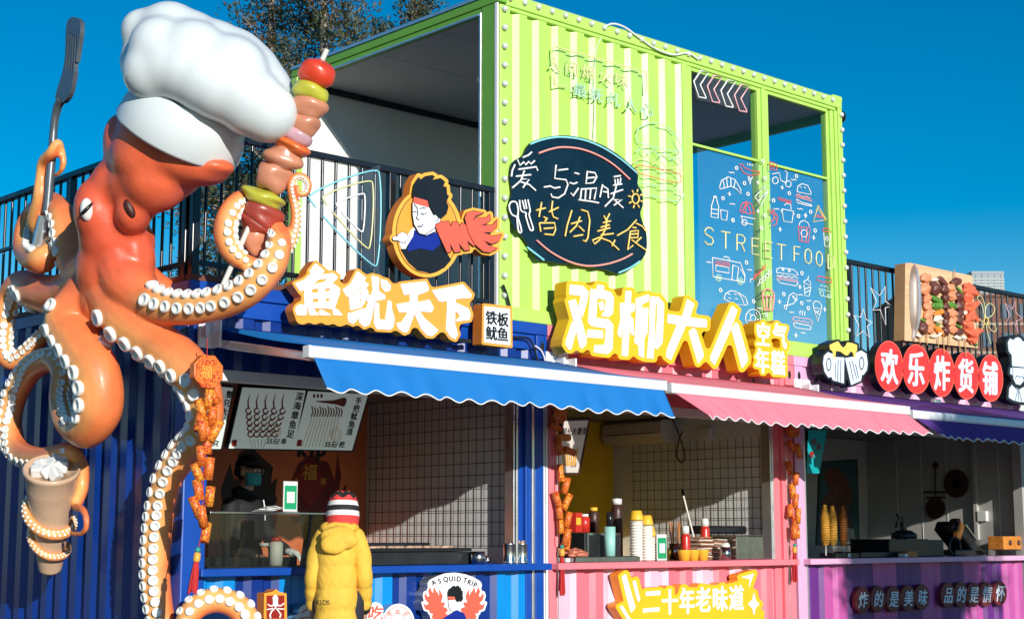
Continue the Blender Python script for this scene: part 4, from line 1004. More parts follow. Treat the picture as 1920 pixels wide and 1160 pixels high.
neon(w_, [((770,515),(772,485),(800,472),(920,490),(955,525),(955,540),(770,515)), ((775,575),(800,605),(940,632),(958,600)), ((775,535),(800,550),(820,538),(845,555),(870,545),(900,560),(925,550),(955,565)), ring(825, 490, 9, 9, 8), ring(880, 500, 9, 9, 8)])
neon('tube_pink', [((770,550),(955,585)), ((772,568),(955,600))])
neon(w_, [((312,745),(325,700),(370,672),(420,680),(465,730),(490,800),(400,790),(312,745)), ((440,690),(500,730),(520,790),(490,800)), ((345,700),(365,705)), ((400,700),(420,705)), ((350,735),(370,740)), ((410,740),(430,745))])
neon(w_, [ring(565, 910, 66, 76, 18), ring(565, 910, 24, 28), ((530,870),(545,880)), ((590,860),(600,880)), ((520,930),(540,930)), ((600,930),(612,915)), ((555,965),(570,955))])
neon('tube_salmon', [((645,715),(650,690),(680,655),(715,660),(745,690),(750,725),(645,715)), ((648,720),(660,840),(735,842),(750,725)), ((680,720),(685,840)), ((720,722),(712,840))], r=0.012)
neon(w_, [((1005,605),(1010,590),(1040,575),(1065,600),(1065,630),(1005,605)), ((1008,625),(1015,715),(1052,722),(1068,640)), ((1040,575),(1048,548)), ((1015,660),(1060,640)), ((1018,690),(1058,670))])
neon('tube_red', [((1125,560),(1135,545),(1240,565),(1252,590),(1250,605),(1230,598),(1210,605),(1190,592),(1170,600),(1150,585),(1130,590),(1125,560))])
neon('tube_aqua', [((1135,655),(1240,680),(1240,730),(1150,715),(1135,655)), ring(1162, 698, 16, 22), ring(1225, 720, 12, 16), ((1150,640),(1160,620),(1180,640),(1200,630),(1220,655))])
neon(w_, [((862,800),(880,715),(915,690),(945,710),(948,750),(915,785),(862,800)), ((862,800),(850,840),(838,820),(835,800),(862,800)), ring(915, 725, 6, 8, 6), ring(930, 745, 6, 8, 6)])
neon(w_, [((1090,820),(1160,830),(1128,940),(1090,820)), ((1090,815),(1088,785),(1105,762),(1140,770),(1162,800),(1160,825)), ((1110,865),(1140,845)), ((1105,845),(1138,880))])
neon(w_, [((918,950),(1050,975),(1072,990),(1060,1012),(940,995),(918,975),(918,950)), ((975,880),(970,860),(980,845)), ((995,885),(990,862),(1000,848)), ((1015,890),(1012,868),(1020,855))])
neon('tube_pink', [((905,930),(920,900),(1060,920),(1085,950),(1070,975)), ((918,925),(940,940),(960,930),(985,945),(1010,935),(1035,952),(1055,945))])
rr = random.Random(4); P_ = []
for x, y in ((340,768),(525,720),(760,825),(245,980),(420,950),(395,875),(315,1135),(600,995),(775,1105),(860,1075),(540,1100),(710,945),(540,840)): P_.append(Ic(*ring(x, y, 9, 12, 8)))
for x, y in ((390,60),(960,25),(1105,150),(508,428),(990,520),(832,702),(988,780),(680,880),(1045,825),(570,765),(283,668),(640,130)): P_.append(Jc(*ring(x, y, 11, 16, 8)))
for x, y in ((290,950),(490,870),(490,1070),(660,905),(825,1100)): P_ += [Ic((x - 10, y - 3), (x + 10, y + 3)), Ic((x, y - 14), (x, y + 14))]
for x, y in ((800,140),(1020,20),(1092,212),(972,640),(795,768),(1188,835),(938,1060)): P_ += [Jc((x - 13, y - 3), (x + 13, y + 3)), Jc((x, y - 20), (x, y + 20))]
for x, y in ((305,800),(310,1020),(620,1055),(785,1055),(740,850)): P_.append(Ic((x - 18, y - 4), (x - 6, y + 3), (x + 6, y - 3), (x + 18, y + 4)))
for x, y in ((535,492),(975,708),(1050,760),(900,860),(1000,1040),(620,825),(180,425)): P_.append(Jc((x - 20, y - 5), (x - 7, y + 3), (x + 7, y - 3), (x + 20, y + 5)))
tubes('sparkle', N7, M['tube_white'], P_, -0.014, 0.006, 5)
# ================================================================ SIGNS BELOW THE COUNTERS
Oc = crop(1130, 1050, 6.0)
S9 = thing('panel_sign', 'yellow cut-out sign with white characters on the pink front panel', 'sign', atY(1290, 1155, 0.0))
pieces = [Oc((215,180),(262,150),(372,525),(320,590),(285,470)), Oc((338,235),(372,220),(425,440),(400,468),(375,400)), Oc((190,520),(225,505),(330,680),(360,760),(300,700)), Oc((485,350),(650,338),(650,388),(488,398)), Oc((455,540),(640,525),(640,570),(455,585)),
          Oc((1555,190),(1702,145),(1645,315),(1660,210)), sm2(Oc((1705,360),(1725,450),(1765,490),(1725,530),(1702,615),(1685,540),(1638,490),(1685,440)), 3, True)]
whole = Shape(1140, 1060, 1435, 1250, 0.9)
for q in pieces: whole.poly(q)
gl = []
for ch, x, y, wd, ht in (('十', 662, 605, 31, 46), ('年', 862, 600, 29, 48), ('老', 1045, 580, 29, 46), ('味', 1232, 570, 29, 46), ('道', 1420, 560, 28, 46)):
    o = Oc((x, y))[0]; s = Shape(o[0] - 6, o[1] - ht - 8, o[0] + wd + 6, o[1] + 8, 0.5); s.glyph(ch, o, (wd, -1.0), (0, -ht), 1.0); gl.append(s)
    whole.glyph(ch, o, (wd, -1.0), (0, -ht), 1.0)
whole.poly(Oc((330,420),(470,640),(1560,520),(1800,600),(1780,900),(1500,1150),(600,1150),(300,900)))
slab(outer_only(closed(whole, 9, 2)), -0.075, 0.10, [M['sgn_yellow'], M['sgn_orange']], 'backing', S9)
for q in pieces: slab(polys_shape([q], 4, 0.6), -0.082, 0.006, M['sgn_white'], 'stroke', S9)
for s in gl: slab(s, -0.082, 0.006, M['sgn_white'], 'letter', S9)

Nn = crop(770, 1050, 10.545)
S10 = thing('panel_sign', 'white edged sign lettered A SQUID TRIP with red flames and a man on blue panel', 'sign', atY(850, 1155, 0.0))
fl = Nn((370,985),(290,960),(250,840),(300,880),(365,850),(300,780),(275,700),(290,640),(340,720),(375,700),(350,600),(390,520),(410,600),(450,650),(450,590),(465,520),(500,600),(545,650),(560,720),(570,640),(555,560),(600,620),(635,700),(620,770),(600,830),(665,820),(680,870),(640,910),(720,940),(735,985),(690,1040),(745,1080),(640,1150),(560,1300),(470,1250),(420,1100),(450,1050),(385,1040))
mir = [(2 * (770 + 862 / 10.545) - u, v) for u, v in fl]
hairN = Nn((735,720),(735,620),(770,545),(780,560),(830,505),(875,490),(880,520),(930,490),(955,500),(970,540),(990,520),(1005,590),(1035,600),(1030,700),(1040,760),(1000,815),(960,800),(930,830),(890,790),(880,720),(745,700))
faceN = Nn((745,780),(890,775),(920,800),(965,785),(970,820),(930,880),(920,940),(850,1005),(800,990),(760,910))
bodyN = Nn((640,1140),(800,1040),(915,975),(1060,1040),(1100,1130),(1080,1400),(680,1400))
arcs = [(ch, x, y, a) for ch, x, y, a in (('A',440,500,-28),('S',560,462,-20),('Q',655,430,-12),('U',762,412,-4),('I',862,408,0),('D',905,408,4),('T',1035,428,12),('R',1115,462,18),('I',1195,488,22),('P',1232,510,25))]
whole = Shape(775, 1065, 925, 1200, 0.7)
whole.poly(fl).poly(mir).poly(hairN).poly(bodyN)
gl = Shape(775, 1065, 925, 1115, 0.35)
for ch, x, y, a in arcs:
    o = Nn((x, y))[0]; c, sn = math.cos(R(a)), math.sin(R(a)); e = glyph_edges(ch)
    f = lambda p, q: (o[0] + (p * c + q * sn) * 11.5, o[1] + (p * sn - q * c) * 13.5)
    gl.f = np.minimum(gl.f, gl._edges([(*f(A1, B1), *f(C1, D1)) for A1, B1, C1, D1 in e]) - 0.22)
k = Shape(775, 1065, 925, 1200, 0.7); k.stroke(Nn((450,475),(560,420),(700,370),(870,355),(1050,385),(1180,430),(1290,490)), 15); whole.f = np.minimum(whole.f, k.f)
slab(outer_only(closed(whole, 4.2, 0.6)), -0.07, 0.10, [M['sgn_white'], M['sgn_silver']], 'backing', S10)
slab(gl, -0.0735, 0.003, M['sgn_black'], 'lettering', S10)
y0_ = -0.0735
for nm, mt, q in (('flame', 'sgn_coral', fl), ('flame', 'sgn_coral', mir)):
    slab(sh(q), y0_, 0.003, M[mt], nm, S10)
slab(sh(bodyN), -0.0765, 0.003, M['sgn_blue'], 'jacket', S10); slab(sh(faceN).grow(0.5), -0.0785, 0.003, M['sgn_black'], 'face_line', S10); slab(sh(faceN), -0.0805, 0.003, M['sgn_white'], 'face', S10)
slab(sh(hairN), -0.083, 0.003, M['sgn_black'], 'hair', S10); slab(sh(Nn((742,710),(870,715),(885,770),(745,765))), -0.085, 0.003, M['sgn_coral'], 'headband', S10)
s = Shape(838, 1120, 865, 1148, 0.25)
for p in (((770,830),(785,840)), ((835,830),(865,825)), ((780,870),(800,895)), ((800,955),(840,925))): s.stroke(Nn(*p), 0.6)
slab(s, -0.082, 0.002, M['sgn_black'], 'face_lines', S10)

Pc = crop(470, 1060, 5.82)
S11 = thing('panel_sign', 'small orange badge with a white squid on dark red, lower blue panel', 'sign', atY(516, 1150, 0.0))
s = Shape(485, 1100, 545, 1175, 0.6); s.poly(Pc((155,305),(240,290),(275,262),(310,290),(385,305),(390,570),(270,610),(150,570)), rnd=1.2); slab(s, -0.06, 0.10, [M['sgn_orange'], M['sgn_orange_side']], 'backing', S11)
s = Shape(485, 1100, 545, 1175, 0.5); s.poly(Pc((180,328),(362,328),(362,570),(180,570)), rnd=1.0); slab(s, -0.063, 0.002, M['sgn_dkred'], 'face', S11)
s = Shape(490, 1105, 540, 1170, 0.35); s.poly(Pc((270,310),(303,345),(297,375),(300,445),(285,470),(260,470),(242,445),(245,375),(238,345)))
for q, wd in ((((250,430),(215,438),(190,420)), 2.2), (((292,430),(330,435),(360,410)), 2.2), (((250,460),(215,470),(180,475)), 2.0), (((290,460),(330,470),(362,470)), 2.0), (((260,465),(225,500),(210,545),(220,565)), 2.4), (((285,465),(310,500),(330,530),(320,560)), 2.4)): s.stroke(Pc(*q), wd)
for x in (253, 290):
    e = Pc((x, 452))[0]; s.ell(e[0], e[1], 2.0, 2.6, sub=True)
slab(s, -0.066, 0.002, M['sgn_white'], 'squid', S11)
S12 = thing('panel_sign', 'white blob sign with an orange character right of the yellow coat', 'sign', atY(706, 1158, 0.0))
s = Shape(675, 1120, 735, 1190, 0.7); s.ell(704, 1143, 15, 15).ell(690, 1160, 18, 18).ell(708, 1165, 18, 20); slab(outer_only(s), -0.07, 0.10, [M['sgn_white'], M['sgn_silver']], 'backing', S12)
s = Shape(685, 1125, 725, 1172, 0.4); s.glyph('吃', (688, 1163), (29, 1), (3, -29), 0.5); slab(s, -0.0735, 0.003, M['sgn_coral'], 'letter', S12)
S13 = thing('panel_sign', 'white blob sign left of the yellow coat, half hidden', 'sign', atY(570, 1158, 0.0))
s = Shape(545, 1120, 615, 1190, 0.7); s.ell(575, 1146, 15, 14).ell(570, 1162, 17, 18).ell(590, 1160, 18, 22); slab(outer_only(s), -0.07, 0.10, [M['sgn_white'], M['sgn_silver']], 'backing', S13)
s = Shape(560, 1130, 600, 1180, 0.4); s.stroke([(567,1147),(575,1142)], 2.5).stroke([(564,1158),(564,1172)], 2.5).stroke([(564,1158),(580,1156)], 2.5); slab(s, -0.0735, 0.003, M['sgn_coral'], 'letter', S13)
S14 = thing('panel_sign', 'white round seal sign with a ring of small orange characters, left of squid trip sign', 'sign', atY(746, 1165, 0.0))
s = Shape(710, 1125, 785, 1215, 0.7); s.ell(747, 1165, 30, 34); slab(s, -0.07, 0.10, [M['sgn_white'], M['sgn_silver']], 'backing', S14)
s = Shape(715, 1130, 780, 1205, 0.4); s.ell(747, 1166, 26, 30).ell(747, 1166, 25.2, 29.2, sub=True); k = Shape(715, 1130, 780, 1205, 0.4); k.ell(747, 1166, 15, 18).ell(747, 1166, 14.3, 17.2, sub=True); s.f = np.minimum(s.f, k.f)
for ch, x, y, a in (('现', 741, 1150, 0), ('的', 756, 1152, 25), ('得', 728, 1156, -25)):
    c, sn = math.cos(R(a)) * 9, math.sin(R(a)) * 9; s.glyph(ch, (x, y), (c, sn), (sn, -c), 0.0)
slab(s, -0.0735, 0.003, M['sgn_coral'], 'lettering', S14)
Qc = crop(1480, 740, 2.761)
for i, (ch, x, y, rx, ry) in enumerate((('炸',380,1060,40,70),('的',460,1055,39,70),('是',540,1055,39,69),('美',615,1050,38,68),('味',688,1045,38,67),('品',822,1035,37,65),('的',888,1032,37,65),('是',955,1032,36,64),('情',1022,1030,36,64),('怀',1090,1025,36,63))):
    c = Qc((x, y))[0]; sc = 1 / 2.761
    lab = 'small maroon oval letter disc on the purple panel, ' + ['leftmost of the left group of five', 'second in the left group', 'middle one of the left group', 'fourth in the left group', 'rightmost of the left group', 'leftmost of the right group of five', 'second in the right group', 'middle one of the right group', 'fourth in the right group', 'rightmost of the right group'][i]
    t = thing('letter_disc', lab, 'sign', atY(c[0], c[1], 0.0), 'maroon letter discs')
    s = Shape(c[0] - 17, c[1] - 28, c[0] + 17, c[1] + 28, 0.8); s.ell(c[0], c[1], rx * sc, ry * sc); slab(s, -0.03, 0.04, M['sgn_maroon'], 'backing', t)
    s = Shape(c[0] - 12, c[1] - 20, c[0] + 12, c[1] + 20, 0.4); s.glyph(ch, (c[0] - 8.5, c[1] + 15), (17, 0), (3, -30), 0.25); slab(s, -0.036, 0.005, M['sgn_ice'], 'letter', t)

# ================================================================ WOODEN MEAT BOARD
M['wood'] = mat('pale_board_wood', (0.72, 0.47, 0.26), 0.55, var=0.22, vscale=2.2, stretch=(1, 1, 9))
M['wood_edge'] = mat('board_wood_edge', (0.50, 0.27, 0.12), 0.55, var=0.2, vscale=3)
M['fish'] = mat('silver_fish', (0.50, 0.51, 0.53), 0.3, 0.4, var=0.3, vscale=10)
M['fishback'] = mat('brown_fish_back', (0.24, 0.16, 0.12), 0.35, var=0.3, vscale=12)
M['ham'] = mat('folded_ham', (0.80, 0.30, 0.14), 0.5, var=0.2, vscale=15)
M['beef'] = mat('brown_beef', (0.15, 0.045, 0.03), 0.35, var=0.4, vscale=18, bump=0.5, bscale=60)
M['greenveg'] = mat('green_pepper', (0.12, 0.30, 0.04), 0.3, var=0.4, vscale=8)
M['orangeveg'] = mat('orange_pepper', (0.85, 0.27, 0.03), 0.35, var=0.2, vscale=8)
M['prawn'] = mat('cooked_prawn', (0.82, 0.16, 0.07), 0.45, var=0.3, vscale=14, bump=0.5, bscale=40)
M['mush'] = mat('pale_mushroom', (0.78, 0.70, 0.55), 0.5)
BM = thing('food_board', 'wooden board with a silver fish and skewers of meat on the right railing', 'board', atY(1765, 655, -0.1))
YB_ = -0.20
bd = Mc((648,128),(700,125),(1340,258),(1405,1008),(700,935),(640,930))
slab(polys_shape([bd], 3, 1.2), YB_, 0.13, [M['wood'], M['wood_edge']], 'wood_board', BM, bevel=0.006)
def item(nm, mt, x, y, rx, ry, tilt=0.0, wob=0.12, dep=0.6, out=0.02):
    u, v = Mc((x, y))[0]; p = atY(u, v, YB_ - out); q = Matrix.Rotation(tilt, 3, 'Y')
    kx = (atY(u + 1, v, YB_) - atY(u, v, YB_)).length / 5.524; kz = (atY(u, v + 1, YB_) - atY(u, v, YB_)).length / 5.524
    mb = MB(); mb.ball(p, (rx * kx, min(rx * kx, ry * kz) * dep, ry * kz), rot=q, nu=18, nv=12, wob=wob); return mb.build(nm, M[mt], BM)
# fish: tapered lofted body
m = MB(); rows = []
for (xl, xr, y) in ((738,748,140),(712,772,190),(700,785,260),(694,798,340),(693,804,440),(694,805,540),(697,803,640),(703,795,720),(712,782,790),(722,765,850),(715,752,890),(722,745,930)):
    r = []; a, b_ = Mc((xl, y))[0], Mc((xr, y))[0]; pa, pb = atY(*a, YB_ - 0.004), atY(*b_, YB_ - 0.004)
    for j in range(9):
        t = j / 8; p = pa.lerp(pb, t); p = p + Vector((0, -1, 0)) * (math.sin(math.pi * t) * (pb - pa).length * 0.32); r.append(p)
    rows.append(r)
m.grid(rows, mfun=lambda i, j: 1 if j < 3 else 0); m.build('fish', [M['fish'], M['fishback']], BM)
rr = random.Random(9)
for col in ([('ham',865,285,48,50),('ham',855,395,52,55),('ham',870,500,45,42),('beef',822,520,22,30),('ham',880,585,40,42),('ham',885,660,45,48),('greenveg',835,718,28,12),('ham',895,760,42,52),('beef',835,800,40,60),('ham',905,815,32,40),('mush',795,880,30,18)],
            [('mush',955,300,40,18),('beef',955,390,52,72),('greenveg',975,505,60,28),('greenveg',980,570,62,36),('orangeveg',995,642,58,28),('mush',990,705,50,34),('greenveg',985,768,36,12),('orangeveg',985,812,75,30),('mush',955,885,42,16),('mush',1010,860,38,16)],
            [('beef',1035,315,50,32),('beef',1055,400,34,50),('beef',1065,490,28,40),('beef',1070,575,26,38),('beef',1070,660,26,40),('beef',1070,740,26,40),('beef',1070,830,30,46)],
            [('ham',1125,385,42,42),('ham',1130,470,44,44),('greenveg',1140,565,54,28),('ham',1130,645,44,50),('ham',1135,730,46,50),('ham',1140,810,40,46)],
            [('beef',1180,320,50,40),('greenveg',1215,410,40,14),('beef',1205,480,40,48),('beef',1210,570,38,48),('beef',1210,650,38,40),('beef',1210,720,38,42),('greenveg',1210,785,42,12),('beef',1205,840,44,40),('mush',1195,900,38,20),('mush',1255,895,24,20)],
            [('prawn',1310,400,60,60),('prawn',1360,420,50,30),('prawn',1290,470,44,60),('prawn',1310,570,62,58),('prawn',1370,560,50,32),('mush',1270,640,20,20),('prawn',1320,690,60,52),('prawn',1375,690,46,28),('prawn',1300,780,52,58),('prawn',1340,860,64,56),('prawn',1400,840,50,30),('prawn',1350,920,50,40),('greenveg',1370,955,36,14)]):
    for nm, x, y, rx, ry in col:
        item({'ham':'ham_fold','beef':'beef_cube','greenveg':'green_pepper','orangeveg':'orange_pepper','prawn':'prawn','mush':'mushroom'}[nm], nm, x, y, rx, ry, rr.uniform(-0.5, 0.5), 0.22 if nm == 'prawn' else 0.15, 0.7, 0.02 + rr.uniform(0, 0.015))
for x, y0, y1 in ((798,880,960),(870,840,975),(988,880,1005),(1045,880,1060),(1100,850,985),(1210,900,1040),(1270,900,1100),(1155,195,280)):
    m = MB(); a, b_ = Mc((x, y0))[0], Mc((x + 5, y1))[0]; m.tube([atY(*a, YB_ - 0.02), atY(*b_, YB_ - 0.03)], 0.006, 6); m.build('skewer_stick', M['wood_edge'], BM)
# ================================================================ OCTOPUS SCULPTURE
from mathutils.kdtree import KDTree
def resin(name, attr=None, col=(0.8, 0.2, 0.06), rough=0.40):
    m = bpy.data.materials.new(name); m.use_nodes = True; n = m.node_tree; b = n.nodes['Principled BSDF']
    b.inputs['Roughness'].default_value = rough; b.inputs['Coat Weight'].default_value = 0.12; b.inputs['Coat Roughness'].default_value = 0.2
    tc = n.nodes.new('ShaderNodeTexCoord'); nz = n.nodes.new('ShaderNodeTexNoise'); nz.inputs['Scale'].default_value = 5; nz.inputs['Detail'].default_value = 7
    n.links.new(tc.outputs['Object'], nz.inputs['Vector'])
    mx = n.nodes.new('ShaderNodeMix'); mx.data_type = 'RGBA'; mx.blend_type = 'MULTIPLY'; mx.inputs['Factor'].default_value = 1.0
    rp = n.nodes.new('ShaderNodeMapRange'); rp.inputs['From Min'].default_value = 0.3; rp.inputs['From Max'].default_value = 0.7; rp.inputs['To Min'].default_value = 0.80; rp.inputs['To Max'].default_value = 1.08
    n.links.new(nz.outputs['Fac'], rp.inputs['Value']); n.links.new(rp.outputs['Result'], mx.inputs['B'])
    if attr:
        at = n.nodes.new('ShaderNodeAttribute'); at.attribute_name = attr; n.links.new(at.outputs['Color'], mx.inputs['A'])
    else: mx.inputs['A'].default_value = tuple(col) + (1,)
    n.links.new(mx.outputs['Result'], b.inputs['Base Color'])
    rr = n.nodes.new('ShaderNodeMapRange'); rr.inputs['To Min'].default_value = rough - 0.08; rr.inputs['To Max'].default_value = rough + 0.14
    n.links.new(nz.outputs['Fac'], rr.inputs['Value']); n.links.new(rr.outputs['Result'], b.inputs['Roughness'])
    n2 = n.nodes.new('ShaderNodeTexNoise'); n2.inputs['Scale'].default_value = 14; n2.inputs['Detail'].default_value = 3
    n.links.new(tc.outputs['Object'], n2.inputs['Vector'])
    bp = n.nodes.new('ShaderNodeBump'); bp.inputs['Strength'].default_value = 0.18; bp.inputs['Distance'].default_value = 0.02
    n.links.new(n2.outputs['Fac'], bp.inputs['Height']); n.links.new(bp.outputs['Normal'], b.inputs['Normal']); n.links.new(bp.outputs['Normal'], b.inputs['Coat Normal'])
    return m
M['octo'] = resin('painted_octopus_resin', 'paint')
M['sucker'] = mat('white_sucker_paint', (0.80, 0.79, 0.74), 0.35, coat=0.2)
M['hat'] = mat('white_hat_resin', (0.66, 0.71, 0.71), 0.3, var=0.04, vscale=3, coat=0.3)
M['eye_white'] = mat('eye_white', (0.75, 0.75, 0.72), 0.2, coat=0.5)
M['octo_dark'] = mat('siphon_opening_shade', (0.06, 0.012, 0.008), 0.5)
def PD(u, v, spec):
    k, q = spec
    return atX(u, v, q) if k == 'x' else atY(u, v, q) if k == 'y' else atD(u, v, q)
def depth_of(p): return (Vector(p) - CAM).dot(_fw)
def px2m(r, p): return r * depth_of(p) / FPX
OC = thing('octopus_sculpture', 'giant orange octopus sculpture in a white cook hat on the blue kiosk corner', 'sculpture', (-0.2, 0.6, 1.0))
X_ = lambda q: ('x', q)
D_ = lambda q: ('d', q)
# (u, v, radius px, depth rule)
T_hold = [(225,455,66,D_(10.78)),(240,525,52,D_(10.66)),(285,567,38,D_(10.5)),(345,577,33,D_(10.28)),(410,568,32,D_(10.14)),(465,543,32,D_(10.04)),(505,503,29,D_(10.0)),(524,463,23,D_(10.06)),(518,430,18,D_(10.22)),(498,398,17,D_(10.40)),(472,374,17,D_(10.38)),(446,378,19,D_(10.22)),(427,405,21,D_(10.10)),(421,437,22,D_(10.06)),(431,468,20,D_(10.06)),(456,490,17,D_(10.08)),(490,498,14,D_(10.16)),(522,484,12,D_(10.2)),(543,458,12,D_(10.2)),(553,428,11.5,D_(10.2)),(555,398,10.5,D_(10.2)),(549,368,9.5,D_(10.2)),(546,346,8.5,D_(10.2)),(555,331,8,D_(10.2)),(570,332,7.5,D_(10.2)),(579,347,7,D_(10.2)),(574,363,6.5,D_(10.2)),(563,364,5.5,D_(10.18)),(558,354,4.5,D_(10.17)),(562,346,3.6,D_(10.17))]
T_drop = [(205,520,60,D_(10.86)),(232,590,47,D_(10.66)),(285,636,42,D_(10.5)),(340,675,41,D_(10.35)),(374,722,38,D_(10.25)),(387,772,33,D_(10.22)),(376,815,30,D_(10.26)),(348,848,30,D_(10.38)),(318,892,28,D_(10.46)),(302,950,27,D_(10.52)),(294,1020,27,D_(10.54)),(293,1090,27,D_(10.54)),(303,1160,26,D_(10.5)),(325,1225,25,D_(10.42)),(375,1262,25,D_(10.36)),(438,1244,25,D_(10.40)),(466,1192,25,D_(10.44)),(452,1143,25,D_(10.46)),(408,1124,24,D_(10.42)),(365,1140,23,D_(10.36)),(345,1182,20,D_(10.32)),(362,1212,15,D_(10.32)),(392,1205,10,D_(10.32))]
T_fold = [(195,520,50,X_(-0.36)),(140,575,40,X_(-0.50)),(122,602,38,X_(-0.54)),(150,645,42,X_(-0.52)),(182,700,44,X_(-0.48)),(188,762,43,X_(-0.45)),(166,806,34,X_(-0.45)),(130,795,25,X_(-0.43)),(113,750,21,X_(-0.38)),(117,700,21,X_(-0.32)),(98,676,22,X_(-0.28)),(60,692,23,X_(-0.25)),(28,742,23,X_(-0.25)),(18,800,23,X_(-0.27)),(36,846,22,X_(-0.30)),(80,857,20,X_(-0.34)),(125,846,17,X_(-0.32)),(150,868,15,X_(-0.22)),(153,910,14,X_(-0.20)),(143,942,13,X_(-0.26))]
T_back = [(180,520,46,X_(-0.30)),(120,552,40,X_(-0.28)),(75,548,36,X_(-0.28)),(42,533,27,X_(-0.28)),(18,556,23,X_(-0.28)),(6,602,21,X_(-0.30)),(4,650,19,X_(-0.30)),(22,678,17,X_(-0.26)),(55,658,16,X_(-0.2)),(88,622,15,X_(-0.15)),(110,590,14,X_(-0.10))]
T_spat = [(185,500,46,X_(-0.34)),(148,505,33,X_(-0.34)),(130,455,30,X_(-0.34)),(116,402,25,X_(-0.33)),(92,378,19,X_(-0.26)),(60,400,17,X_(-0.22)),(44,436,18,X_(-0.28)),(48,474,21,X_(-0.36)),(76,488,26,X_(-0.44)),(98,466,20,X_(-0.36)),(92,436,17,X_(-0.27)),(72,416,21,X_(-0.36)),(76,372,15,X_(-0.42)),(79,330,12.5,X_(-0.42)),(83,305,12.5,X_(-0.43)),(97,287,11.5,X_(-0.44)),(108,270,10,X_(-0.42)),(115,284,7.5,X_(-0.38)),(119,305,6.5,X_(-0.37)),(113,322,5.5,X_(-0.37)),(102,330,4.0,X_(-0.37))]
T_rear = [(250,520,46,D_(10.95)),(300,545,30,D_(11.0)),(330,560,18,D_(11.0))]
TENT = []
def tentacle(pts, right, tocam, sstart, send, rows=2, spread=0.45, size=0.62, name=None):
    P3 = [PD(u, v, d) for u, v, r, d in pts]; rad = [px2m(r, p) for (u, v, r, d), p in zip(pts, P3)]
    ln = smooth_line(P3, 10); k = len(pts)
    rr_ = []
    for i in range(k - 1):
        for j in range(10): t = j / 10; t2 = t * t * (3 - 2 * t); rr_.append(rad[i] + (rad[i + 1] - rad[i]) * t2)
    rr_.append(rad[-1])
    dirs = []
    for i, p in enumerate(ln):
        tg = (ln[min(i + 1, len(ln) - 1)] - ln[max(i - 1, 0)]).normalized()
        tc = (CAM - p).normalized(); a = tg.dot(_rt); b_ = -tg.dot(_up)
        rh = (_rt * (-b_) - _up * a)
        kk = i / 10
        rg = right if not callable(right) else right(kk); tcm = tocam if not callable(tocam) else tocam(kk)
        d = rh.normalized() * rg + tc * tcm if rh.length > 1e-6 else tc
        d = (d - tg * d.dot(tg)).normalized(); dirs.append((d, tg))
    TENT.append(dict(ln=ln, r=rr_, dirs=dirs, s=(sstart * 10, send * 10), rows=rows, spread=spread, size=size))
    return ln, rr_
tube_list = []
tube_list.append(tentacle(T_hold, lambda k: -0.35 if k < 7 else (-0.75 if k < 15 else 0.6), lambda k: 1.0 if k < 7 else 0.75, 2.2, 26, size=0.66))
tube_list.append(tentacle(T_drop, lambda k: 0.95 if k < 5 else 0.62, lambda k: 0.32 if k < 4 else 0.9, 1.0, 21.5, size=0.68))
tube_list.append(tentacle(T_fold, lambda k: 0.95 if k < 6.5 else 0.45, lambda k: 0.28 if k < 6.5 else 0.9, 1.6, 16.2, size=0.66))
tube_list.append(tentacle(T_back, lambda k: -0.6, 0.7, 2.2, 10, size=0.66))
tube_list.append(tentacle(T_spat, lambda k: -0.9 if k < 4 else -0.8, lambda k: 0.35 if k < 4 else 0.55, 1.6, 8.0, size=0.62))
tube_list.append(tentacle(T_rear, 0.5, 0.5, 9, 9))
# spiral round the drink: helix about the cup axis
cupT, cupB = PD(97, 878, D_(11.05)), PD(94, 1066, D_(11.40))
ca = (cupB - cupT); cl = ca.length; ca = ca.normalized(); c1 = ca.cross((CAM - cupT).normalized()).normalized(); c2 = c1.cross(ca)   # c1 screen sideways, c2 towards camera
RT, RB = px2m(51, cupT), px2m(22, cupB)
hel = []
for i in range(64):
    k = i / 63; ang = -0.1 - k * 4.1 * math.pi; h = cl * (0.30 + 0.50 * k); rad = RT + (RB - RT) * h / cl + 0.012
    hel.append(cupT + ca * (h + 0.045 * math.sin(ang + 0.2)) + (c1 * math.cos(ang) + c2 * -math.sin(ang)) * rad * (-1))
hr = [0.050 - 0.020 * i / 63 for i in range(64)]
dirs = []
for i, p in enumerate(hel):
    tg = (hel[min(i + 1, 63)] - hel[max(i - 1, 0)]).normalized(); ax = cupT + ca * (p - cupT).dot(ca); o = (p - ax).normalized()
    d = (o * 0.75 - ca * 0.75); d = (d - tg * d.dot(tg)).normalized(); dirs.append((d, tg))
TENT.append(dict(ln=hel, r=hr, dirs=dirs, s=(4, 60), rows=2, spread=0.3, size=0.46)); tube_list.append((hel, hr))
hd_ = [PD(u, v, X_(q)) for u, v, q in ((142, 950, -0.3), (155, 955, -0.33), (162, 972, -0.34), (160, 992, -0.34), (148, 1001, -0.34), (132, 998, -0.33))]
tube_list.append((smooth_line(hd_, 8), [0.030 - 0.012 * i / 40 for i in range(41)]))

m = MB()
for ln, rr_ in tube_list:
    n = len(ln); m.tube(ln, rr_, 16)
    m.ball(ln[0], rr_[0] * 0.98); m.ball(ln[-1], rr_[-1] * 0.98, nu=10, nv=6)
camr = Matrix((_rt, _up, -_fw)).transposed()
def blob(u, v, d, ru, rv, rd, tilt=0):
    p = PD(u, v, d); q = camr @ Matrix.Rotation(tilt, 3, 'Z')
    m.ball(p, (px2m(ru, p), px2m(rv, p), px2m(rd, p)), rot=q, nu=28, nv=18)
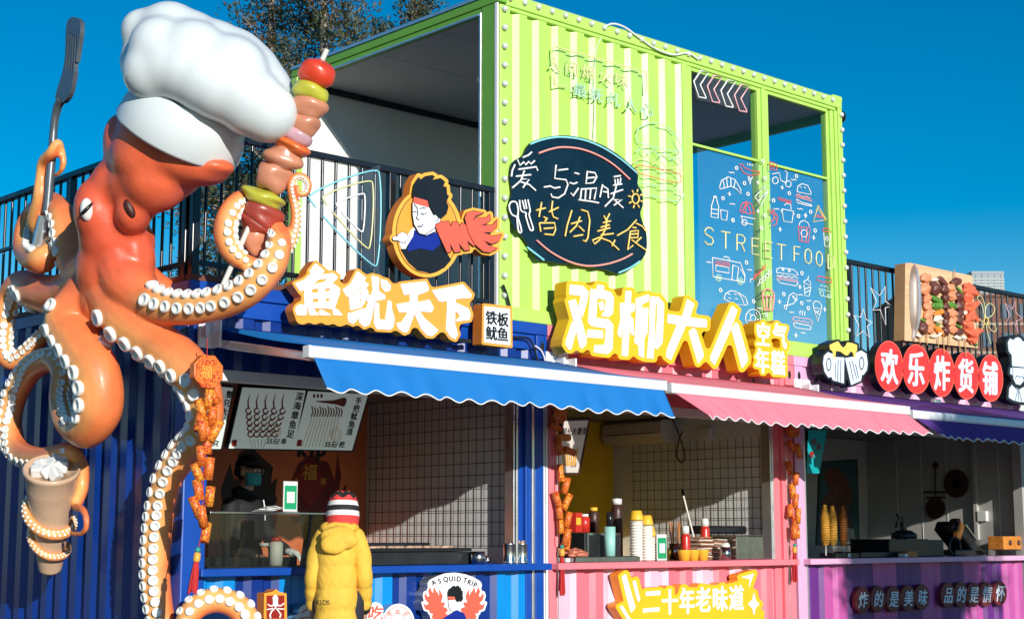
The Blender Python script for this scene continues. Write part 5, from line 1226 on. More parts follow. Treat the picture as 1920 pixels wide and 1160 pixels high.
# head bulb, brow lobes, torso: shaped on their own, well smoothed, then joined to the arms
arms = m
m = MB()
blob(318, 262, D_(10.52), 100, 94, 100, -0.3); blob(298, 298, D_(10.52), 92, 82, 88, -0.35)
blob(288, 330, D_(10.50), 68, 66, 70, -0.4); blob(262, 352, D_(10.58), 66, 50, 62, -0.4); blob(352, 306, D_(10.38), 84, 42, 62, -0.22); blob(398, 312, D_(10.32), 46, 17, 42, -0.10); blob(292, 338, D_(10.46), 62, 62, 64, -0.3)
blob(248, 300, D_(10.66), 48, 92, 70, 0.30); blob(230, 350, D_(10.70), 62, 60, 66, 0.2)
blob(184, 398, D_(10.66), 46, 66, 52, 0.12); blob(250, 400, D_(10.52), 35, 40, 44, 0.0)
blob(215, 440, D_(10.74), 68, 70, 64); blob(212, 500, D_(10.80), 70, 80, 62); blob(208, 560, D_(10.86), 60, 62, 54)
blob(255, 470, D_(10.70), 34, 66, 46, 0.25)
hb_ = m.build('head_blank', M['octo'], None)
md = hb_.modifiers.new('r', 'REMESH'); md.mode = 'VOXEL'; md.voxel_size = 0.022
md = hb_.modifiers.new('s', 'SMOOTH'); md.iterations = 14; md.factor = 0.5
dg = bpy.context.evaluated_depsgraph_get(); dg.update()
hme = bpy.data.meshes.new_from_object(hb_.evaluated_get(dg)); bpy.data.objects.remove(hb_)
m = arms; m.add([v.co for v in hme.vertices], [tuple(p.vertices) for p in hme.polygons], 0, True)
mo = m.build('octopus_blank', M['octo'], None)
md = mo.modifiers.new('r', 'REMESH'); md.mode = 'VOXEL'; md.voxel_size = 0.0135; md.use_smooth_shade = True
md = mo.modifiers.new('s', 'SMOOTH'); md.iterations = 9; md.factor = 0.5
dg = bpy.context.evaluated_depsgraph_get(); dg.update()
me = bpy.data.meshes.new_from_object(mo.evaluated_get(dg)); me.name = 'body'
bpy.data.objects.remove(mo)
# airbrushed paint: red on the head and body, orange arms, yellow round the suckers
kd_pts = []
for ti, T in enumerate(TENT):
    for i in range(len(T['ln'])): kd_pts.append((ti, i))
kd = KDTree(len(kd_pts))
for j, (ti, i) in enumerate(kd_pts): kd.insert(TENT[ti]['ln'][i], j)
kd.balance()
ca_ = me.color_attributes.new('paint', 'FLOAT_COLOR', 'POINT')
RED, ORG, YEL = np.array((0.74, 0.105, 0.045)), np.array((0.87, 0.215, 0.065)), np.array((0.92, 0.46, 0.14))
cols = np.ones((len(me.vertices), 4), np.float32)
bodyc = PD(225, 440, D_(10.7))
for v in me.vertices:
    co, j, dist = kd.find(v.co); ti, i = kd_pts[j]; T = TENT[ti]
    r = T['r'][i]; d = (v.co - co).dot(T['dirs'][i][0]) / max(r, 1e-4)
    al = (v.co - bodyc).length
    arm = min(1, max(0, (al - 0.22) / 0.45)); 
    if dist > r * 1.35 or v.co.z > 3.35 and ti in (1, 2, 3): arm *= 0.25
    under = min(1, max(0, (d + 0.05) / 0.9)) * min(1, max(0, (i - T['s'][0] + 6) / 10)) * arm
    c = RED * (1 - arm) + ORG * arm
    c = c * (1 - under * 0.85) + YEL * under * 0.85
    cols[v.index, :3] = c
ca_.data.foreach_set('color', cols.ravel())
for p in me.polygons: p.use_smooth = True
org = Vector(OC.location)
me.transform(Matrix.Translation(-org))
body = bpy.data.objects.new('body', me); COL.objects.link(body); body.parent = OC
if not me.materials: me.materials.append(M['octo'])
# suckers: one shared cup mesh
sm = MB(); sm.lathe([(0.44, -0.18), (0.50, 0.06), (0.49, 0.20), (0.42, 0.26), (0.33, 0.24), (0.25, 0.13), (0.10, 0.09), (0.0, 0.09)], (0, 0, 0), (0, 0, 1), 16)
so_ = sm.build('sucker', M['sucker'], None); sme = so_.data; bpy.data.objects.remove(so_)
from mathutils.bvhtree import BVHTree
bvh = BVHTree.FromPolygons([v.co + org for v in me.vertices], [tuple(p.vertices) for p in me.polygons])
cand = []
for T in TENT:
    ln, rr_, dirs = T['ln'], T['r'], T['dirs']; a, b_ = T['s']
    s = a; acc = 0
    i = int(a)
    last = None
    while i < min(len(ln) - 1, b_):
        r = rr_[i]; dia = r * T['size'] * 1.05
        if last is None or acc >= dia * (1.04 if T['size'] > 0.5 else 0.95):
            acc = 0; last = i
            d, tg = dirs[i]; sd = tg.cross(d).normalized()
            for w_, sg in enumerate((-1, 1) if T['rows'] == 2 else (0,)):
                ang = T['spread'] * sg * 1.05
                dd = (d * math.cos(ang) + sd * math.sin(ang)).normalized()
                ctr = ln[i] + tg * (dia * 0.25 * sg)
                hit = bvh.ray_cast(ctr + dd * r * 1.8, -dd, r * 1.8)
                if hit[0] is None: continue
                n_ = (dd * 0.7 + hit[1] * 0.3).normalized()
                if (hit[0] - ctr).length > r * 1.5: continue
                cand.append((hit[0], n_, dia))
        i += 1; acc += (ln[i] - ln[i - 1]).length
cand.sort(key=lambda c: -c[2] * max(0.05, c[1].dot((CAM - c[0]).normalized()) + 0.3))
rest = MB()
for j, (p, n_, dia) in enumerate(cand):
    q = n_.to_track_quat('Z', 'Y')
    if j < 100:
        o = bpy.data.objects.new('sucker', sme); COL.objects.link(o); o.parent = OC
        o.location = p - org; o.rotation_mode = 'QUATERNION'; o.rotation_quaternion = q; o.scale = (dia, dia, dia)
    else:
        mtx = Matrix.Translation(p) @ q.to_matrix().to_4x4() @ Matrix.Diagonal((dia, dia, dia, 1))
        rest.add([mtx @ v.co for v in sme.vertices], [tuple(f.vertices) for f in sme.polygons], 0, True)
if rest.v: tag(rest.build('small_suckers', M['sucker'], OC), kind='stuff')
# eye and siphon
ep = PD(163, 393, D_(10.49)); m = MB(); m.ball(ep, (px2m(12.5, ep), px2m(22, ep), 0.045), rot=camr @ Matrix.Rotation(0.05, 3, 'Z'), nu=24, nv=16); eye = m.build('eye', M['eye_white'], OC)
def on_eye(u, v): return PD(u, v, D_(10.49)) - _fw * (0.046 * math.sqrt(max(0.02, 1 - ((u - 163) / 12.5) ** 2 - ((v - 393) / 22) ** 2)))
m = MB(); m.tube([on_eye(u, v) for u, v in ((150.5,401),(154,402),(159,399.5),(164,395),(169,389),(173,383),(175,379))], [0.004, 0.010, 0.013, 0.014, 0.013, 0.009, 0.003], 10); m.build('eyelid_line', M['sgn_black'], eye)
hp = PD(243, 391, D_(10.375)); m = MB(); m.ball(hp, (px2m(9, hp), px2m(19, hp), 0.03), rot=camr @ Matrix.Rotation(0.42, 3, 'Z')); m.build('siphon', M['octo_dark'], OC)  # solid dark ball, its colour stands in for shade in the siphon opening
# hat
m = MB()
def hb(u, v, r, d=10.42, k=1.0): p = PD(u, v, D_(d)); m.ball(p, px2m(r, p) * k, nu=28, nv=18)
for u, v, r, d in ((268,58,43,10.42),(284,118,60,10.44),(286,138,48,10.34),(318,70,68,10.42),(350,95,78,10.42),(330,128,72,10.36),(394,118,83,10.40),(430,132,82,10.40),(452,150,80,10.40),(478,178,74,10.40),(492,200,62,10.38),(408,160,60,10.28),(402,166,56,10.26),(498,214,54,10.30),(380,120,85,10.56),(440,160,80,10.56),(300,100,70,10.56),(286,135,58,10.18),(320,125,64,10.16),(350,132,66,10.14),(385,150,66,10.12),(410,166,62,10.10),(440,172,66,10.12),(470,192,66,10.14),(502,212,58,10.16),(300,90,60,10.2),(360,110,74,10.2),(430,140,76,10.2)): hb(u, v, r, d)
mo = m.build('hat_blank', M['hat'], None)
md = mo.modifiers.new('r', 'REMESH'); md.mode = 'VOXEL'; md.voxel_size = 0.018; md.use_smooth_shade = True
md = mo.modifiers.new('s', 'SMOOTH'); md.iterations = 40; md.factor = 0.5
dg = bpy.context.evaluated_depsgraph_get(); dg.update()
hm = bpy.data.meshes.new_from_object(mo.evaluated_get(dg)); bpy.data.objects.remove(mo)
for p in hm.polygons: p.use_smooth = True
hm.transform(Matrix.Translation(-org)); 
hat_o = bpy.data.objects.new('hat', hm); COL.objects.link(hat_o); hat_o.parent = OC
# hat band: a tilted, slightly flared ring
bc = PD(336, 252, D_(10.46)); hax = (_rt * 0.43 + _up * 0.80 - _fw * 0.30).normalized()
bx_ = (_rt * 0.88 - _up * 0.47); bx_ = (bx_ - hax * bx_.dot(hax)).normalized(); by_ = hax.cross(bx_)
m = MB(); rows = []
for h, rr0 in ((-0.03, 0.40), (-0.028, 0.436), (-0.01, 0.442), (0.10, 0.425), (0.20, 0.40), (0.28, 0.34)):
    rows.append([bc + hax * h + (bx_ * math.cos(a) + by_ * math.sin(a) * 0.92) * rr0 for a in np.linspace(0, 2 * math.pi, 61)])
m.grid(rows); m.build('hat_band', M['hat'], OC)

# ================================================================ WHAT THE OCTOPUS HOLDS
M['spat'] = mat('grey_steel_paint', (0.17, 0.19, 0.21), 0.3, 0.6, var=0.2, vscale=6)
SP = thing('spatula', 'giant grey slotted spatula held up by the octopus at the left', 'spatula', PD(100, 300, X_(-0.40)))
PX = lambda x: (lambda u, v: atX(u, v, x))
s = Shape(95, 25, 160, 200, 0.7); s.poly(sm2([(104,178),(120,120),(124,50),(133,33),(147,36),(151,52),(146,90),(138,140),(130,176),(118,192),(108,190)], 4, True))
for k in range(4):
    a = (125.5 + k * 4.6, 128 + k * 2.0); b_ = (130.5 + k * 4.2, 62 + k * 2.2); d, _ = s._seg(a, b_); s.f = np.maximum(s.f, -(d - 1.15))
m = MB(); relief(m, s, PX(-0.42), (-1, 0, 0), 0.035, back=True); m.build('blade', M['spat'], SP, bevel=0.006)
m = MB(); m.tube([PD(u, v, X_(-0.405)) for u, v in ((115,188),(108,200),(103,222),(100,250),(98,285),(93,340),(88,400))], [0.035,0.033,0.030,0.030,0.032,0.034,0.034], 12); m.build('shaft', M['spat'], SP)
m = MB(); m.tube([PD(u, v, X_(-0.38)) for u, v in ((86,405),(80,440),(73,478))], [0.055, 0.062, 0.064], 16); m.build('grip', M['silver'], SP)

def meat(nm, col): return resin(nm, None, col, 0.3)
M['meat'] = meat('glazed_meat', (0.60, 0.24, 0.135)); M['meatdk'] = meat('dark_meat', (0.36, 0.05, 0.03)); M['pepper'] = meat('yellow_green_pepper', (0.52, 0.50, 0.05)); M['tomato'] = meat('tomato_red', (0.72, 0.055, 0.02)); M['onion'] = meat('purple_onion', (0.55, 0.32, 0.36)); M['carrot'] = meat('orange_carrot', (0.80, 0.16, 0.03)); M['stick'] = mat('pale_stick', (0.66, 0.64, 0.56), 0.5)
SK = thing('skewer', 'giant kebab skewer of meat and vegetables held by the octopus at the right', 'skewer', PD(490, 430, D_(10.2)))
m = MB(); m.tube([PD(418, 535, D_(10.05)), PD(500, 350, D_(10.22)), PD(613, 93, D_(10.3))], 0.018, 10); m.build('stick', M['stick'], SK)
for nm, mt, u, v, ru, rv, tl, wob in (('tomato','tomato',594,138,36,27,-0.35,0.06),('pepper_slice','pepper',582,172,36,20,-0.35,0.08),('meat_chunk','meat',580,200,33,27,-0.3,0.1),('meat_chunk','meat',572,232,28,26,-0.3,0.1),('onion_slice','onion',557,256,30,17,-0.45,0.06),('carrot_slice','carrot',549,276,36,14,-0.4,0.1),('meat_chunk','meat',531,297,36,24,-0.35,0.12),('meat_chunk','meat',512,332,33,32,-0.3,0.14),('pepper_slice','pepper',493,371,42,17,-0.35,0.12),('meat_chunk','meatdk',492,402,38,27,-0.5,0.14),('meat_chunk','meatdk',480,420,34,20,-0.6,0.12),('meat_chunk','meat',477,446,25,34,0.2,0.1)):
    m = MB(); p = PD(u, v, D_(10.21)); m.ball(p, (px2m(ru, p), px2m(ru * 0.85, p), px2m(rv, p)), rot=camr @ Matrix.Rotation(tl, 3, 'Z') @ Matrix.Rotation(math.pi / 2, 3, 'X'), nu=28, nv=18, wob=wob)
    m.build(nm, M[mt], SK)
M['cup'] = mat('beige_milk_tea', (0.64, 0.43, 0.28), 0.3, var=0.15, vscale=4, coat=0.4)
M['ice'] = mat('white_ice', (0.70, 0.70, 0.68), 0.25, coat=0.4)
CU = thing('drink_cup', 'giant beige iced drink cup wrapped by a tentacle on the blue wall', 'cup', cupB)
m = MB(); mp = [(0.0, cl), (RB * 0.96, cl), (RB, cl * 0.98), (RB * 1.12, cl * 0.90), (RB + (RT - RB) * 0.55, cl * 0.45), (RT * 0.90, cl * 0.2), (RT * 0.93, cl * 0.17), (RT * 0.94, cl * 0.06), (RT * 1.02, cl * 0.03), (RT * 1.03, 0.0), (RT * 0.95, -0.01), (RT * 0.90, 0.02), (0.0, 0.05)]
caxis = (ca + (-_fw) * -0.0).normalized()
m.lathe(mp, cupT, ca, 36); m.build('cup_body', M['cup'], CU)
rr = random.Random(3)
for k in range(9):
    a = k * 2.4; r = RT * 0.55 * math.sqrt(k / 8.5)
    m = MB(); m.rbox(cupT - ca * 0.005 + (c1 * math.cos(a) + c2 * math.sin(a)) * r, (0.09, 0.08, 0.08), (rr.uniform(0, 3), rr.uniform(0, 3), rr.uniform(0, 3))); m.build('ice_cube', M['ice'], CU, bevel=0.015)
# ================================================================ INSIDE THE KIOSKS
M['wire'] = mat('black_wire', (0.012, 0.012, 0.012), 0.4)
M['paper'] = mat('white_paper', (0.72, 0.73, 0.70), 0.6)
M['menu'] = mat('menu_light_face', (0.60, 0.68, 0.63), 0.5, emit=0.20)
M['foodprint'] = mat('red_brown_food_print', (0.26, 0.045, 0.022), 0.5, var=0.4, vscale=30)
M['gold'] = mat('gold_print', (0.70, 0.36, 0.05), 0.45)
M['mural_dark'] = mat('mural_dark_flame', (0.015, 0.008, 0.008), 0.5)
M['mural_red'] = mat('mural_maroon', (0.16, 0.012, 0.012), 0.5)
M['fu_red'] = mat('festive_red_paper', (0.30, 0.015, 0.012), 0.55, var=0.1)
M['darksteel'] = mat('dark_griddle_steel', (0.045, 0.05, 0.055), 0.35, 0.6, var=0.3, vscale=8)
M['green_card'] = mat('green_card', (0.01, 0.32, 0.13), 0.4)
M['clear'] = glass_mat('clear_plastic', (0.92, 0.94, 0.94), 1.0)
M['cupyellow'] = mat('yellow_paper_cup', (0.85, 0.50, 0.04), 0.45, var=0.1, vscale=10)
M['cupwhite'] = mat('white_paper_cup', (0.78, 0.75, 0.68), 0.5)
M['bottle_red'] = mat('red_bottle', (0.55, 0.03, 0.02), 0.3)
M['mint'] = mat('mint_plastic', (0.30, 0.62, 0.56), 0.4)
M['kraft'] = mat('kraft_tray', (0.42, 0.20, 0.11), 0.6, var=0.3, vscale=12)
M['teal'] = mat('teal_menu', (0.0, 0.33, 0.36), 0.45, emit=0.05)
M['potato'] = mat('fried_potato', (0.80, 0.42, 0.05), 0.45, var=0.25, vscale=20)
M['potatodk'] = mat('brown_fried_potato', (0.45, 0.15, 0.025), 0.45, var=0.25, vscale=20)
M['brownframe'] = mat('brown_frame', (0.06, 0.025, 0.02), 0.4)
M['orangebox'] = mat('orange_wood_box', (0.62, 0.22, 0.03), 0.5, var=0.3, vscale=9)
def atP(u, v, p, n): d = ray(u, v); n = Vector(n); return CAM + d * ((Vector(p) - CAM).dot(n) / d.dot(n))
def wire_grid(label, x, y0, y1, z0, z1):
    m = MB(); y = y0
    while y <= y1 + 1e-6: m.tube([(x, y, z0), (x, y, z1)], 0.0028, 5, caps=False); y += 0.0985
    z = z0
    while z <= z1 + 1e-6: m.tube([(x - 0.004, y0, z), (x - 0.004, y1, z)], 0.0028, 5, caps=False); z += 0.0985
    tag(m.build('wire_grid', M['wire'], None), label, 'wire grid')
wire_grid('black wire display grid on the grey side wall of the blue kiosk', 3.165, 0.085, 2.06, 1.16, 2.44)
wire_grid('black wire display grid on the side wall of the pink kiosk', 6.505, 0.10, 1.90, 1.12, 2.20)
# mural on the blue kiosk's back wall
YM = 2.118
mural = thing('mural', 'orange wall mural of dark flames and lettering behind the counter of the blue kiosk', 'mural', (1.6, 2.12, 1.3))
def mur(pts, mt, nm, off=0.003, rnd_=0): slab(polys_shape([pts], 3, 0.8), YM - off, off - 0.0005, M[mt], nm, mural)
mur([(420,965),(415,915),(432,868),(440,905),(447,850),(470,835),(495,860),(512,875),(508,905),(520,895),(516,925),(520,935),(510,965)], 'mural_dark', 'dark_flame')
mur([(548,980),(545,905),(560,868),(585,850),(600,862),(615,865),(628,900),(633,850),(640,895),(630,940),(650,905),(645,955),(640,980)], 'mural_red', 'maroon_flame')
s = Shape(540, 830, 640, 865, 0.6)
for i, ch in enumerate('kip'): s = Shape(540, 820, 650, 875, 0.6); s.glyph(ch, (556 + (0, 24, 36)[i], 858), (36, 1), (4, -40), 1.6); slab(s, YM - 0.004, 0.003, M['mural_dark'], 'letter', mural)
fu = thing('fortune_diamond', 'dark red diamond paper with a gold lucky character behind the counter', 'decoration', atY(580, 930, 2.1))
slab(polys_shape([[(580,862),(616,905),(580,950),(544,905)]], 3, 0.8), 2.108, 0.004, M['fu_red'], 'paper', fu)
s = Shape(560, 865, 600, 905, 0.5); s.glyph('福', (566, 899), (28, 1), (2, -30), 0.3); slab(s, 2.102, 0.004, M['gold'], 'character', fu)
for ch, x in (('全', 548), ('家', 600)): s = Shape(540, 885, 625, 915, 0.4); s.glyph(ch, (x, 908), (12, 0), (1, -13), 0.1); slab(s, 2.102, 0.004, M['gold'], 'character', fu)
# hanging menu boards, leaning out at the top
MP, MN = (1.0, 0.30, 2.31), (0, -0.95, -0.32)
PM = lambda off: (lambda u, v: atP(u, v, Vector(MP) + Vector(MN).normalized() * off, MN))
def mslab(s, off, t, mt, nm, par): m = MB(); relief(m, s, PM(off), Vector(MN).normalized(), t); return m.build(nm, mt, par)
boards = (('menu board with only its right column of black characters in view, leftmost', [(385,722),(437,727),(414,841),(350,841)]), ('menu board showing curled octopus tentacle skewers', [(455,726),(573,732),(551,842),(429,840)]), ('menu board showing a row of thin squid whisker skewers', [(578,733),(690,739),(660,844),(550,842)]))
for i, (lab, q) in enumerate(boards):
    c = PM(0)(q[0][0], q[0][1]); t = thing('menu_board', lab, 'menu board', c, 'menu boards hanging over the blue counter')
    mslab(polys_shape([q], 3, 0.8).grow(2.5), 0.0, 0.05, M['sgn_black'], 'frame', t)
    mslab(polys_shape([q], 3, 0.8), 0.004, 0.003, M['menu'], 'face', t)
    s = Shape(q[0][0] - 10, 715, q[1][0] + 5, 850, 0.35)
    txt, x0, y0, dx, dy, sz = (('整只大鱿', 423, 745, -5.0, 16, 12), ('深海章鱼足', 553, 750, -4.2, 17.5, 14), ('手把鱿鱼须', 665, 757, -4.2, 14.5, 12))[i]
    def one(ch, *a): s1 = Shape(a[0][0] - 4, a[0][1] - 22, a[0][0] + 22, a[0][1] + 6, 0.3); s1.glyph(ch, *a); mslab(s1, 0.007, 0.002, M['sgn_black'], 'letter', t)
    for k, ch in enumerate(txt): one(ch, (x0 + dx * k, y0 + dy * k), (sz, 1.2), (sz * 0.22, -sz * 1.1), 0.35)
    if i:
        pt, px, py = (('35元/串', 499, 832), ('35元/把', 608, 838))[i - 1]
        x = px
        for ch in pt:
            wd = 10 if ord(ch) > 200 else 5.6
            one(ch, (x, py), (10, 0.5), (2.5, -11 if ord(ch) > 200 else -12), 0.3); x += wd
    else: one('只', (398, 836), (11, 0.5), (2.5, -11), 0.4)
    if i:
        s = Shape(q[3][0], 715, q[1][0] + 5, 850, 0.5)
        if i == 1:
            for k in range(5):
                xt, xb = 466 + k * 16, 461 + k * 10
                top = [(xt + 3, 738), (xt - 1, 752), (xt, 765)]; s.stroke(top, (0.6, 2.4, 3.0))
                for j in range(5):
                    y = 770 + j * 11; x = xt + (xb + 10 - xt) * j / 5
                    a = np.linspace(0, 5.2, 9); s.stroke([(x + 5.0 * math.cos(z), y + 5 * math.sin(z)) for z in a], 2.4)
            mslab(s, 0.0085, 0.002, M['foodprint'], 'picture', t)
            s = Shape(q[3][0], 715, q[1][0], 850, 0.5)
            for k in range(5): s.stroke([(468 + k * 8, 822), (474 + k * 5, 838)], 0.6)
            mslab(s, 0.006, 0.002, M['sgn_black'], 'picture_sticks', t)
        else:
            s.poly(sm2([(590,752),(625,750),(645,745),(650,750),(645,762),(630,758)], 3, True))
            for k in range(12):
                x = 585 + k * 5; s.stroke([(x, 762 + (k % 3) * 2), (x + 2, 772), (x - 1, 780)], 2.2)
            for k in range(3): s.ell(589 + k * 7, 742, 2.2, 4)
            mslab(s, 0.0085, 0.002, M['foodprint'], 'picture', t)
            s = Shape(q[3][0], 715, q[1][0], 850, 0.5)
            for k in range(10): s.stroke([(585 + k * 5.6, 782), (566 + k * 6.4, 838)], 0.7)
            mslab(s, 0.006, 0.002, M['gold'], 'picture_sticks', t)
        s = Shape(q[3][0], 715, q[1][0], 850, 0.35)
        cx, cy = ((517, 807), (630, 814))[i - 1]
        s.ell(cx, cy, 10.5, 12.5).ell(cx, cy, 9.6, 11.6, sub=True)
        k_ = Shape(s.u0, s.v0, s.u0 + 10, s.v0 + 10); k2 = s.copy(); k2.f[:] = 1e3; k2.ell(cx, cy, 6.5, 7.5).ell(cx, cy, 5.8, 6.8, sub=True); s.f = np.minimum(s.f, k2.f)
        mslab(s, 0.007, 0.002, M['gold'], 'seal', t)
        s = Shape(q[3][0], 800, q[1][0], 850, 0.5); bx0 = (436, 558)[i - 1]; s.poly([(bx0,824),(bx0+9,824),(bx0+7,836),(bx0-2,836)]); mslab(s, 0.007, 0.002, M['fu_red'], 'stamp', t)
m = MB(); m.box(0.3, 2.2, 0.30, 0.36, 2.34, 2.40)
tag(m.build('menu_rail', M['black'], None), 'black rail that the menu boards hang from inside the blue kiosk', 'rail')
# glass display case
DC = thing('display_case', 'dark glass display case with a steel top on the blue counter', 'display case', (0.25, 0.02, 1.022))
m = MB(); m.box(0.22, 1.20, 0.0, 0.36, 1.395, 1.412); m.build('top_shelf', M['steel'], DC, bevel=0.004)
m = MB(); m.add([(0.22, 0.012, 1.03), (1.18, 0.012, 1.03), (1.18, 0.012, 1.395), (0.22, 0.012, 1.395)], [(0, 1, 2, 3)]); m.build('front_glass', M['showcase'], DC)
m = MB(); m.add([(1.18, 0.012, 1.03), (1.30, 0.35, 1.03), (1.20, 0.35, 1.395), (1.18, 0.012, 1.395)], [(0, 1, 2, 3)]); m.build('side_glass', M['showcase'], DC)
m = MB(); m.box(0.36, 0.40, 0.02, 0.06, 1.03, 1.395); m.build('frame_post', M['black'], DC)
m = MB(); m.beam((1.02, 0.03, 1.03), (1.08, 0.03, 1.395), 0.05, 0.02); m.build('frame_post', M['black'], DC)
m = MB(); m.box(0.22, 1.2, 0.36, 0.38, 1.022, 1.09); m.box(0.22, 1.2, 0.02, 0.36, 1.0225, 1.03); m.build('back_panel', M['darksteel'], DC)
def standee(label, x, y, z, wd=0.12, ht=0.22):
    t = thing('payment_stand', label, 'card stand', (x, y, z))
    m = MB(); m.box(x - wd / 2, x + wd / 2, y - 0.004, y + 0.004, z, z + ht); m.build('plate', M['paper'], t)
    m = MB(); m.box(x - wd / 2 + 0.008, x + wd / 2 - 0.008, y - 0.007, y - 0.0045, z + 0.02, z + ht - 0.03); m.build('green_card', M['green_card'], t)
    m = MB(); m.box(x - wd * 0.28, x + wd * 0.28, y - 0.0095, y - 0.0075, z + ht * 0.3, z + ht * 0.66); m.build('white_square', M['paper'], t)
    m = MB(); m.box(x - wd / 2, x + wd / 2, y - 0.02, y + 0.05, z, z + 0.006); m.build('foot', M['clear'], t)
standee('green and white payment card stand on top of the display case', 0.92, 0.06, 1.413)
standee('green and white payment card stand among the cups on the pink counter', 4.99, 0.13, 1.022, 0.13, 0.235)
m = MB()
for k in range(5): m.rbox((0.72 + 0.03 * k, 0.10 + 0.01 * k, 1.418 + 0.006 * k), (0.14, 0.10, 0.004), (0.1 * k - 0.2, 0.05, 0.4 * k), 0)
tag(m.build('napkins', M['paper'], None), 'loose white napkins on top of the display case', 'napkins')
# griddle, pot and steel cups
GR = thing('griddle', 'long dark steel griddle on the right half of the blue counter', 'griddle', (2.1, 0.3, 1.022))
m = MB(); m.box(1.55, 2.66, 0.05, 0.62, 1.024, 1.12); m.build('body', M['darksteel'], GR, bevel=0.006)
m = MB(); m.box(1.55, 2.70, 0.10, 0.66, 1.122, 1.150); m.box(1.55, 2.70, 0.62, 0.66, 1.15, 1.19); m.build('hot_plate', M['black'], GR, bevel=0.004)
m = MB()
for k in range(14): m.ball((1.75 + 0.06 * k, 0.16 + 0.02 * (k % 3), 1.156), (0.05, 0.03, 0.012), nu=10, nv=6, wob=0.2)
m.build('cooked_squid', mat('seared_squid', (0.55, 0.36, 0.26), 0.5, var=0.3, vscale=20), GR)
PT = thing('pan', 'small steel pan beside the griddle on the blue counter', 'pan', (2.85, 0.25, 1.022))
m = MB(); m.lathe([(0.0, 0.002), (0.10, 0.002), (0.12, 0.05), (0.125, 0.05), (0.105, 0.0)], (2.86, 0.22, 1.024)); m.build('bowl', M['steel'], PT)
m = MB(); m.tube([(2.75, 0.2, 1.07), (2.66, 0.16, 1.085), (2.58, 0.12, 1.09)], 0.009, 8); m.build('handle', M['steel'], PT)
PT2 = thing('pot', 'round steel pot next to the griddle end on the blue counter', 'pot', (2.62, 0.02, 1.022))
m = MB(); m.lathe([(0.0, 0.0), (0.055, 0.0), (0.058, 0.1), (0.052, 0.1), (0.05, 0.01), (0, 0.01)], (2.66, -0.02, 1.0225)); m.build('body', M['steel'], PT2)
def steelcup(label, x, sticks):
    t = thing('steel_cup', label, 'cup', (x, 0.05, 1.022))
    m = MB(); m.lathe([(0.0, 0.0), (0.052, 0.0), (0.055, 0.006), (0.049, 0.02), (0.049, 0.15), (0.054, 0.16), (0.045, 0.16), (0.044, 0.02), (0, 0.02)], (x, 0.05, 1.0225)); m.build('body', M['steel'], t)
    if sticks:
        m = MB(); rr = random.Random(2)
        for k in range(26):
            a = rr.uniform(0, 6.28); r = rr.uniform(0, 0.036); m.tube([(x + r * math.cos(a), 0.05 + r * math.sin(a), 1.06), (x + 1.2 * r * math.cos(a), 0.05 + 1.2 * r * math.sin(a), 1.20 + rr.uniform(-0.01, 0.01))], 0.004, 5)
        m.build('wooden_sticks', mat('stick_wood', (0.62, 0.40, 0.20), 0.6), t)
steelcup('empty steel cup near the right post on the blue counter', 3.06, False)
steelcup('steel cup full of wooden sticks at the right end of the blue counter', 3.195, True)
# ---- pink kiosk
AC = thing('air_conditioner', 'cream wall air conditioner high inside the pink kiosk', 'air conditioner', (6.4, 1.7, 2.2))
m = MB(); pr = [(6.52, 2.43), (6.36, 2.43), (6.31, 2.40), (6.30, 2.28), (6.34, 2.20), (6.52, 2.18)]
a = [(x, 1.30, z) for x, z in pr]; c = [(x, 2.14, z) for x, z in pr]; k = len(pr); m.add(a + c, [(i, (i + 1) % k, (i + 1) % k + k, i + k) for i in range(k)] + [tuple(range(k - 1, -1, -1)), tuple(range(k, 2 * k))])
m.build('casing', mat('cream_plastic', (0.66, 0.60, 0.52), 0.4), AC, bevel=0.012)
m = MB(); m.box(6.296, 6.30, 1.36, 2.08, 2.285, 2.292); m.build('vent_flap', M['black'], AC)
m = MB(); m.tube(smooth_line([(6.40, 1.22, 2.42), (6.42, 1.15, 2.25), (6.44, 1.10, 2.05), (6.46, 1.16, 1.98), (6.45, 1.22, 2.06), (6.43, 1.16, 2.22), (6.42, 1.10, 2.3)], 6), 0.007, 6); tag(m.build('hanging_cable', M['cable'], None), 'looped black cable hanging under the air conditioner', 'cable')
MB2 = thing('menu_board', 'brown framed slanted menu board with fries on the left of the pink kiosk', 'menu board', atY(1080, 840, 0.25))
q = [(1056,787),(1106,785),(1086,888),(1040,888)]
P2_ = lambda off: (lambda u, v: atP(u, v, Vector((3.75, 0.3 - off, 2.0)), (0, -0.95, -0.32)))
def m2(s, off, t, mt, nm): m = MB(); relief(m, s, P2_(off), Vector((0, -0.95, -0.32)).normalized(), t); m.build(nm, mt, MB2)
m2(polys_shape([q], 3, 0.8).grow(1.5), 0, 0.04, M['brownframe'], 'frame'); m2(polys_shape([q], 3, 0.8).grow(-2.5), 0.004, 0.003, mat('pale_menu_face', (0.62, 0.58, 0.54), 0.5, emit=0.08), 'face')
s = Shape(1035, 780, 1115, 890, 0.35)
for ch, o_, wd, ht in [(c, (1052 + i * 9.6, 816 - i * 0.3), 9.5, -14) for i, c in enumerate('超长大薯条')] + [('3', (1070, 876), 9, -12), ('0', (1075, 876), 9, -12)]:
    s = Shape(o_[0] - 3, o_[1] - 18, o_[0] + 16, o_[1] + 4, 0.3); s.glyph(ch, o_, (wd, 0), (2.5, ht), 0.15); m2(s, 0.007, 0.002, M['brownframe'], 'letter')
s = Shape(1035, 780, 1115, 890, 0.5)
for k in range(7): s.stroke([(1058 + k * 3.2, 872), (1054 + k * 5, 838 + (k % 3) * 4)], 2.2)
m2(s, 0.008, 0.002, M['potato'], 'picture')
